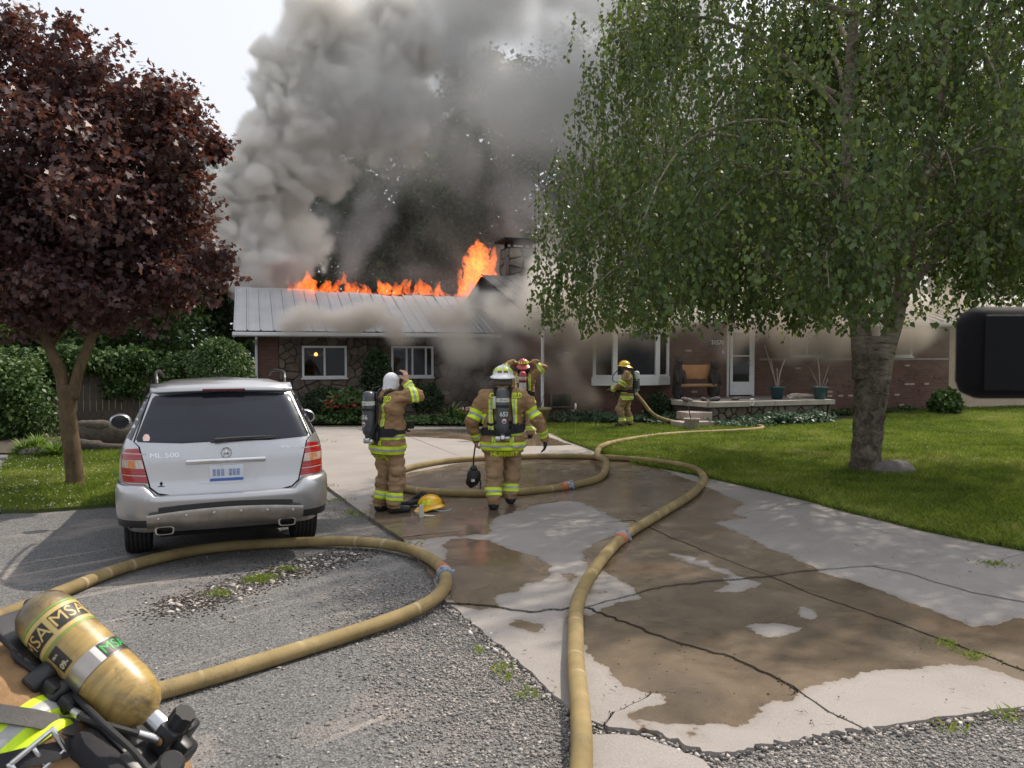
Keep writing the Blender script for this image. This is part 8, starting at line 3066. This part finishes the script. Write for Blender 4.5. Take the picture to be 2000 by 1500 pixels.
NF.wrap(0, (1, 0, 0))


def on_coat(px, py, off=.010):
    """point of the coat at a place of its camera-side flank"""
    o_ = LI @ CAM
    d_ = (LI.to_3x3() @ ray(px, py)).normalized()
    h_ = NF.bvh.ray_cast(o_, d_, 6)
    return (h_[0] - d_ * off, h_[1]) if h_[0] is not None else (None, None)


gw = M('grey_webbing', (.085, .080, .076), .85, var=.25, vs=20, bump=.6, bs=220)


def coat_strap(pts, w, mat, name='strap'):
    q = [on_coat(*p) for p in pts]
    q = [a for a in q if a[0] is not None]
    if len(q) > 1:
        nv = sum((a[1] for a in q), Vector()).normalized()
        strap(near, [a[0] for a in q], w, mat, nv, .006, name)


coat_strap([(-90, 1378), (-40, 1387), (0, 1395), (50, 1402), (100, 1412), (150, 1424)], .052, gw)
coat_strap([(-60, 1500), (0, 1492), (50, 1480), (100, 1470), (150, 1455)], .05, MT['black_cloth'], 'waist_belt')
bp_, bn_ = on_coat(80, 1474, .02)
if bp_ is None: bp_, bn_ = Vector((-.33, -.05, -.15)), Vector((-1, 0, 0))
bz_ = Vector((0, 0, 1)); bz_ = (bz_ - bn_ * bz_.dot(bn_)).normalized(); by_ = bz_.cross(bn_).normalized()
bc_ = Matrix((-bn_, by_, bz_)).transposed().to_4x4(); bc_.translation = bp_ - bn_ * .02
bk_ = MB()
for (y0, y1, z0_, z1_) in ((-.07, .05, .030, .042), (-.07, .05, -.042, -.030), (.045, .06, -.042, .042), (-.075, -.06, -.042, .042), (-.012, .0, -.030, .030)):
    bk_.box((-.026, y0, z0_), (-.014, y1, z1_), bc_, .003)
bk_.build('buckle', MT['chrome'], near, True)
pd = MB()
pd.box((-.17, -.235, -.36), (-.09, -.15, -.17), None, .03); pd.build('hip_pad', MT['black_cloth'], near, True)
fr = MB()
fr.box((-.085, -.225, -.40), (-.062, -.200, .12), None, .008); fr.box((.085, -.225, -.42), (.115, -.195, .32), None, .01); fr.box((-.08, -.215, .05), (.12, -.19, .15), None, .01); fr.box((-.13, -.245, -.42), (.13, -.17, -.30), None, .02); fr.box((-.07, -.21, -.3), (.09, -.185, .3), None, .01)
fr.build('back_frame', MT['black_plastic'], near, True)
# ---- the bottle
t = NT('bottle_yellow')
co = t.co()
mp = t.n('ShaderNodeMapping'); mp.inputs['Scale'].default_value = (1.0, 1.0, 4.5); t.l(co, mp.inputs['Vector'])
n1 = t.noise(9, 6, .65, .3, mp.outputs[0]); n2 = t.noise(7, 6, .7, .5)
c = t.ramp(n1, [(.25, (.23, .145, .042)), (.5, (.36, .245, .078)), (.75, (.47, .34, .125))])
sep = t.n('ShaderNodeSeparateXYZ'); t.l(co, sep.inputs[0])
top = t.maprange(sep.outputs[2], .06, .24, .0, .9)
c = t.mix(t.math('MINIMUM', t.math('ADD', t.maprange(n2, .50, .70, 0, .75), t.math('MULTIPLY', top, t.maprange(n2, .25, .5))), .88), c, (.045, .038, .028))
c = t.mix(t.maprange(t.noise(22, 3, .5), .66, .74, 0, .5), c, (.55, .43, .20))
t.bsdf(c, .34, 0, t.bump(n1, .08, .004), .5, .25)
rb = .0875
CB = Matrix.Translation((0, -.295, .0))
prf = [(.012, -.285), (.030, -.280), (.034, -.268), (.052, -.258), (.070, -.235), (.082, -.200), (rb, -.155), (rb, .165), (.083, .198), (.068, .222), (.045, .236), (.02, .241), (.002, .242)]
bt = MB(); bt.lathe(prf, 48, CB)
bottle = bt.build('air_cylinder', t.m, near, 'all')
VW = (LI.to_3x3() @ (CAM - TC)); a_cam = math.atan2(VW.y, VW.x)


def cyl(u, z, off=.0006):
    """u metres round the bottle from the line that faces the camera, z along it"""
    a = a_cam + u / rb
    return CB @ Vector((math.cos(a) * (rb + off), math.sin(a) * (rb + off), z))


sgn = 1.0 if (LM.to_3x3() @ (cyl(.02, 0) - cyl(-.02, 0))).dot(Vector((1, 0, 0))) > 0 else -1.0


def decal(name, u0, u1, z0_, z1_, mat, off, n=14):
    mb = MB()
    vs = []
    for k in range(n + 1):
        u = (u0 + (u1 - u0) * k / n) * sgn
        vs += [cyl(u, z0_, off), cyl(u, z1_, off)]
    mb.add(vs, [(2 * k, 2 * k + 2, 2 * k + 3, 2 * k + 1) for k in range(n)])
    return mb.build(name, mat, bottle, True)


ctext = lambda off: (lambda p: cyl(p.x * sgn, p.y, off))
pale_gold = M('label_gold', (.52, .38, .13), .4, var=.1, vs=20, coat=.2)
blk = M('label_black', (.022, .019, .016), .45, var=.3, vs=30)
grn = M('label_green', (.16, .34, .05), .5, var=.15, vs=20)
decal('label_band', -.20, .20, .070, .150, pale_gold, .0008, 30)
decal('label_line', -.20, .20, .153, .158, grn, .0009, 30)
decal('label_line', -.20, .20, .062, .067, grn, .0009, 30)
for u0 in (-.13, -.002, .126):
    decal('label_block', u0, u0 + .112, .083, .137, blk, .0012)
    text_obj('lettering', 'MSA', .058, pale_gold, bottle, Matrix.Translation((u0 + .056, .111, 0)), 0, .0008, sx=1.05, wrap=ctext(.0018))
decal('label_block', -.080, -.035, -.015, .055, blk, .0012)
text_obj('lettering', '09-', .024, M('label_cream', (.50, .46, .33), .5), bottle, Matrix.Translation((-.057, .0, 0)), 0, .0008, wrap=ctext(.0018))
text_obj('lettering', 'EB-H', .010, MT['label_pale'], bottle, Matrix.Translation((-.062, .035, 0)), 0, .0003, wrap=ctext(.0018))
bd = MB(); bd.lathe([(rb + .0005, -.082), (rb + .003, -.081), (rb + .003, -.026), (rb + .0005, -.025)], 48, CB); bd.build('cylinder_strap', MT['brushed'], bottle, True)
decal('label', .012, .030, -.080, -.028, MT['lettering_white'], .0036); decal('label_block', .030, .125, -.080, -.028, blk, .0036)
text_obj('lettering', 'MSA', .046, M('letter_green', (.02, .42, .07), .5), bottle, Matrix.Translation((.077, -.054, 0)), 0, .0008, sx=1.0, wrap=ctext(.0042))
# ---- valve, regulator, hoses
vv = MB()
vv.lathe([(.028, -.275), (.030, -.28), (.032, -.33), (.024, -.335)], 16, CB)
vv.build('valve_neck', MT['steel'], bottle, True)
vb = MB()
vb.box((-.045, -.04, -.385), (.045, .04, -.325), CB, .008); vb.box((-.02, -.02, -.43), (.02, .02, -.38), CB, .006); vb.box((.02, -.035, -.39), (.085, .03, -.34), CB, .008)
vb.box((-.03, .03, -.37), (.03, .075, -.33), CB, .006)
vb.build('valve', MT['black_plastic'], bottle, True)
kn = MB()
star = [(.034 * (1 if k % 2 else .86)) for k in range(16)]
kn.prism([(math.cos(2 * PI * k / 16) * star[k], math.sin(2 * PI * k / 16) * star[k]) for k in range(16)], 0, .045, CB @ Matrix.Translation((.0, -.04, -.355)) @ Matrix.Rotation(PI / 2, 4, 'X'))
kn.build('valve_knob', MT['black_rubber'], bottle)
MB().lathe([(.012, 0), (.012, .006), (.006, .007)], 12, CB @ Matrix.Translation((-.047, -.0, -.355)) @ Matrix.Rotation(-PI / 2, 4, 'Y')).build('valve_pin', M('brass', (.45, .26, .13), .35, .9), bottle, True)
rg = MB()
for (u, z, r_, l_) in ((-.118, .035, .030, .075), (-.125, -.03, .024, .06)):
    c_ = cyl(u * sgn, z, .028)
    ax2 = (c_ - (CB @ Vector((0, 0, z)))).normalized()
    rg.lathe([(r_ * .9, -.03), (r_, -.025), (r_, l_ - .035), (r_ * .85, l_ - .03)], 16, Matrix.Translation(c_) @ ax2.to_track_quat('Z', 'Y').to_matrix().to_4x4())
    rg.box((-.025, -.02, -.025), (.025, .02, .02), Matrix.Translation(c_ - Vector((0, 0, .045))), .006)
rg.build('pressure_reducer', MT['black_plastic'], near, True, kind='stuff')
ah = MB()
path = catmull([cyl(-.122 * sgn, -.06, .03), cyl(-.10 * sgn, -.12, .045), cyl(-.075 * sgn, -.18, .055), cyl(-.055 * sgn, -.26, .04), CB @ Vector((-.05, .0, -.345))], 6)
ah.tube(path, .0095, 8)
ah.build('air_hose', MT['black_rubber'], near, True)
fe = MB()
for f in (.30, .92):
    i = int(f * (len(path) - 2)); fe.tube([path[i], path[i + 1], path[min(i + 3, len(path) - 1)]], .0125, 10)
fe.build('hose_ferrule', MT['steel'], near, True, kind='stuff')
a2 = MB(); a2.tube(catmull([cyl(-.12 * sgn, .06, .03), cyl(-.14 * sgn, .14, .035), cyl(-.16 * sgn, .24, .03), Vector((-.17, -.16, .36)), Vector((-.15, .0, .40))], 6), .011, 8); a2.build('air_hose', MT['black_rubber'], near, True)
a3 = MB(); a3.tube(catmull([cyl(-.16 * sgn, -.02, .01), Vector((-.15, -.30, -.22)), Vector((-.16, -.31, -.36)), Vector((-.16, -.28, -.48)), Vector((-.15, -.20, -.56))], 6), .009, 8); a3.build('air_hose', MT['black_rubber'], near, True)
al_ = MB()
al_.lathe([(.026, 0), (.036, .005), (.036, .06), (.028, .068)], 18, Matrix.Translation((-.13, -.31, -.45)) @ Matrix.Rotation(PI / 2, 4, 'X') @ Matrix.Rotation(-.5, 4, 'Y'))
al_.lathe([(.028, 0), (.034, .005), (.034, .05), (.026, .058)], 18, Matrix.Translation((-.15, -.30, -.53)) @ Matrix.Rotation(PI / 2, 4, 'X') @ Matrix.Rotation(-.5, 4, 'Y'))
al_.box((-.19, -.32, -.58), (-.09, -.20, -.40), None, .02)
al_.build('alarm_unit', MT['black_rubber'], near, True)

# ================================================================= BLACK VEHICLE MIRROR NEAR THE LENS, RIGHT EDGE
mc = P(1972, 690, 1.35)
MT['matt_black'] = M('matt_black', (.006, .006, .007), .7, spec=.10)
vm = thing('vehicle_mirror', 'black truck side mirror cut off by the right edge of the picture', 'mirror', mc)
mb = MB(); mb.box((-.080, -.035, -.076), (.110, .045, .078), None, .030); mb.build('housing', MT['matt_black'], vm, 'all')
mb = MB(); mb.box((-.064, -.0385, -.060), (.095, -.0355, .062), None, .001); mb.build('mirror_glass', M('mirror_back', (.005, .005, .006), .25, spec=.12), vm)
mb = MB(); mb.tube(catmull([(.06, .02, -.07), (.10, .03, -.14), (.25, .04, -.16), (.60, .06, -.10)], 5), .014, 8); mb.build('mirror_arm', MT['black_plastic'], vm, True)

# ================================================================= THINGS ON AND AROUND THE PORCH
HP = lambda x, y, z=0: HM @ Vector((x, y, z))
# bench with two carved bears
bx0, bx1 = hl(1338, 735, -6.1).x, hl(1402, 735, -6.1).x
bench = thing('bear_bench', 'rustic porch bench held by two carved dark bears, orange back board', 'bench', HP((bx0 + bx1) / 2, -5.75, PZ), HA)
bw = (bx1 - bx0) / 2
MB().box((-bw + .02, .02, .60), (bw - .02, .07, 1.02), None, .012).build('backrest', M('orange_board', (.42, .20, .07), .6, var=.2, vs=4), bench, True)
mb = MB(); mb.tube([(-bw - .05, -.20, .40), (bw + .05, -.20, .40)], .05, 8); mb.tube([(-bw - .05, -.08, .40), (bw + .05, -.08, .40)], .05, 8); mb.build('seat', MT['wood'], bench, True, kind='stuff')
bearm = M('carved_bear', (.022, .017, .015), .8, var=.4, vs=12, bump=.6, bs=30)
for k, sg in enumerate((-1, 1)):
    x = sg * (bw + .05); h_ = 1.30 if k == 0 else 1.14
    pr_ = [('jacket', (x, -.05, .20), (x, -.03, h_ * .55), .19, .16), ('jacket', (x, -.03, h_ * .55), (x, -.05, h_ * .78), .15, .11), ('jacket', (x, -.07, h_ - .14), (x, -.09, h_ - .16), .115, .115), ('jacket', (x, -.17, h_ - .19), (x, -.24, h_ - .20), .055, .045),
           ('jacket', (x - .08, -.05, h_ - .06), (x - .08, -.05, h_ - .04), .036, .034), ('jacket', (x + .08, -.05, h_ - .06), (x + .08, -.05, h_ - .04), .036, .034), ('jacket', (x - .14, -.1, h_ * .62), (x - .12, -.24, h_ * .40), .06, .05), ('jacket', (x + .14, -.1, h_ * .62), (x + .12, -.24, h_ * .40), .06, .05),
           ('jacket', (x - .09, -.1, .1), (x - .09, -.2, .04), .08, .06), ('jacket', (x + .09, -.1, .1), (x + .09, -.2, .04), .08, .06)]
    fb = Figure(pr_, .022, 5 + k, .008)
    link('carved_bear', np_mesh('carved_bear', fb.V, fb.Q, bearm, True), bench)
# pots with bare branches
teal = M('teal_pot', (.018, .060, .066), .35, var=.2, vs=10, coat=.3)
for k, (px, lab) in enumerate(((1518, 'teal pot with thick cut branches, nearer the white door'), (1602, 'teal pot with thin bare branches at the right end of the porch'))):
    c_ = hl(px, 760, -6.9 if k == 0 else -7.45)
    pot = thing('branch_pot', lab, 'plant pot', HP(c_.x, -6.9 if k == 0 else -7.45, PZ + .012), HA, 'teal pots on the porch')
    mb = MB(); mb.lathe([(.15, 0), (.165, .02), (.20, .30), (.225, .33), (.225, .37), (.205, .37), (.19, .30), (.001, .29)], 20, cap=False); mb.build('pot', teal, pot, 'all')
    mb = MB()
    rr0 = random.Random(k + 4)
    tips = [((-.22, .0, 1.15), .022), ((.28, .02, 1.2), .030), ((.02, .05, .9), .026), ((.12, -.1, .55), .012)] if k == 0 else [((-.45, .0, 1.0), .014), ((-.15, 0, 1.35), .022), ((.30, 0, 1.0), .014), ((.35, .1, .62), .010), ((-.3, -.05, .7), .010)]
    for (tp, r_) in tips:
        limb(mb, [Vector((tp[0] * .1, 0, .28)), Vector((tp[0] * .45 + rr0.uniform(-.05, .05), 0, .28 + (tp[2] - .28) * .5)), Vector(tp)], r_, r_ * .6, 6, .008, k, 4)
    mb.build('branches', M('bare_wood', (.30, .24, .19), .9, var=.25, vs=8), pot, True, kind='stuff')
    mb = MB(); mb.lathe([(.001, .292), (.19, .295)], 14, cap=False); mb.build('soil', MT['soil'], pot)
# rocks and driftwood on the porch
for k, (px, s, lab) in enumerate(((1342, .16, 'pale stone lying on the porch in front of the left bear'), (1378, .13, 'small stone on the porch below the orange board'), (1396, .18, 'brown stone on the porch before the right bear'), (1442, .13, 'flat stone on the porch at the white door sill'))):
    c_ = hl(px, 774, -7.1)
    o = tag(link('porch_stone', rock_mesh, None, HP(c_.x, -7.1 + .1 * (k % 2), PZ + .05)), lab, 'stone', 'stones on the porch')
    o.scale = (s * 3.2, s * 2.6, s * 2.4); o.rotation_euler = (0, .2, k)
dw = thing('driftwood', 'pile of pale driftwood pieces between the two teal pots', 'driftwood', HP(hl(1560, 776, -7.3).x, -7.35, PZ + .015), HA)
for k in range(5):
    mb = MB(); a = R.uniform(-.6, .6); x = R.uniform(-.3, .35); l = R.uniform(.2, .42)
    limb(mb, [Vector((x - l * math.cos(a), -l * math.sin(a) * .5, .04 + .02 * k)), Vector((x, .03, .07 + .02 * k)), Vector((x + l * math.cos(a), l * math.sin(a) * .5, .05 + .015 * k))], .045, .018, 6, .01, k, 4)
    mb.build('stick', MT['brick_pale'], dw, True)
# stake tools in the lawn, bucket, planter, items by the wall
def stake(px, pyb, Y, h, label, dhandle):
    c_ = P(px, pyb, Y)
    s_ = thing('garden_stake', label, 'stake', (c_.x, Y, .03), .3, 'stakes stuck in the lawn')
    mb = MB(); mb.tube([(0, 0, 0), (0, 0, h * .45)], .010, 6); mb.build('point', M('stake_yellow', (.42, .30, .05), .6) if not dhandle else MT['brushed'], s_)
    mb = MB(); mb.tube([(0, 0, h * .42), (0, 0, h * .80)], .022, 7); mb.build('shaft', MT['black_plastic'], s_)
    mb = MB()
    if dhandle:
        mb.tube(catmull([(0, 0, h * .80), (-.055, 0, h * .9), (-.06, 0, h), (.06, 0, h), (.055, 0, h * .9), (0, 0, h * .80)], 4), .012, 6); mb.build('grip', MT['white_trim'], s_, True)
    else:
        mb.lathe([(.02, h * .8), (.03, h * .84), (.03, h * .93), (.012, h)], 8); mb.build('cap', MT['steel'], s_, True)


stake(1468, 855, 20.8, .80, 'lawn stake with white D-shaped grip inside the hose bend', True)
stake(1124, 852, 19.6, .78, 'dark lawn stake with silver cap by the end of the concrete', False)
bk = thing('bucket', 'pale bucket with a stick in it at the porch steps', 'bucket', HP(hl(1355, 815, -8.9).x, -8.8, .04), HA)
mb = MB(); mb.lathe([(.16, 0), (.17, .01), (.20, .26), (.215, .27), (.215, .29), (.20, .29), (.19, .25), (.001, .24)], 18, cap=False); mb.build('body', MT['brick_pale'], bk, 'all')
mb = MB(); mb.tube([(.02, 0, .1), (-.10, .02, .62)], .016, 6); mb.build('stick', MT['grey_wood'], bk)
pp_ = P(1052, 812, 22.6)
pl = thing('planter', 'large beige flower pot beside the downspout at the corner of the brick wing', 'plant pot', (pp_.x, 22.6, .03))
mb = MB(); mb.lathe([(.20, 0), (.22, .02), (.33, .40), (.36, .42), (.36, .47), (.33, .47), (.30, .40), (.001, .39)], 22, cap=False); mb.build('pot', M('beige_pot', (.34, .26, .14), .7, var=.15, vs=5), pl, 'all')
mb = MB()
for k in range(5): limb(mb, [Vector((0, 0, .38)), Vector((R.uniform(-.1, .1), 0, .6)), Vector((R.uniform(-.28, .28), R.uniform(-.1, .1), R.uniform(.7, .95)))], .012, .004, 5, 0, k, 3)
mb.build('stems', MT['bark_dark'], pl, True, kind='stuff')
p2 = P(912, 800, 23.6)
pl = thing('flower_pot', 'small terracotta pot of pale pink flowers left of the downspout', 'plant pot', (p2.x, 23.6, .03))
mb = MB(); mb.lathe([(.13, 0), (.20, .24), (.21, .26), (.19, .26), (.001, .24)], 16, cap=False); mb.build('pot', M('terracotta', (.24, .13, .07), .8, var=.2), pl, 'all')
mb = MB()
for k in range(26): mb.lathe([(.005, 0), (.035, .012), (.02, .02)], 6, Matrix.Translation((R.gauss(0, .12), R.gauss(0, .10), .30 + R.uniform(0, .12))) @ Matrix.Rotation(R.uniform(-.7, .7), 4, 'X'))
mb.build('blossoms', M('pink_blossom', (.50, .28, .30), .7, var=.3, vs=20), pl, kind='stuff')
gh = thing('garden_hose', 'thin green garden hose lying in the grass at the wall', 'hose', G(1125, 827) + Vector((0, 0, .05)))
mb = MB(); mb.tube(catmull([(-.25, .1, .02), (.1, -.05, .02), (.5, .06, .02), (.9, -.02, .02), (1.2, .1, .02), (.8, .18, .02), (.3, .12, .02)], 6), .016, 6); mb.build('tube', M('green_hose', (.05, .30, .20), .5), gh, True)
wf_ = thing('cellar_hatch', 'small slanted cellar window frame low on the brick wall right of the downspout', 'hatch', HP(hl(1092, 780, RW_Y).x, RW_Y - .12, .42), HA)
mb = MB(); frame_mb(mb, -.32, .36, 0, .44, -.04, .045, .05); mb.build('frame', MT['grey_wood'], wf_)
mb = MB(); mb.box((-.28, -.02, .04), (.32, -.01, .40)); mb.build('pane', MT['dark_glass'], wf_)
pole = thing('leaning_stick', 'long pale stick leaning on the brick wall right of the door', 'stick', HP(hl(1492, 700, RW_Y).x, RW_Y - .35, PZ), HA)
mb = MB(); mb.tube([(.18, -.25, .0), (-.02, .28, 1.62)], .018, 6); mb.build('shaft', MT['brick_pale'], pole)
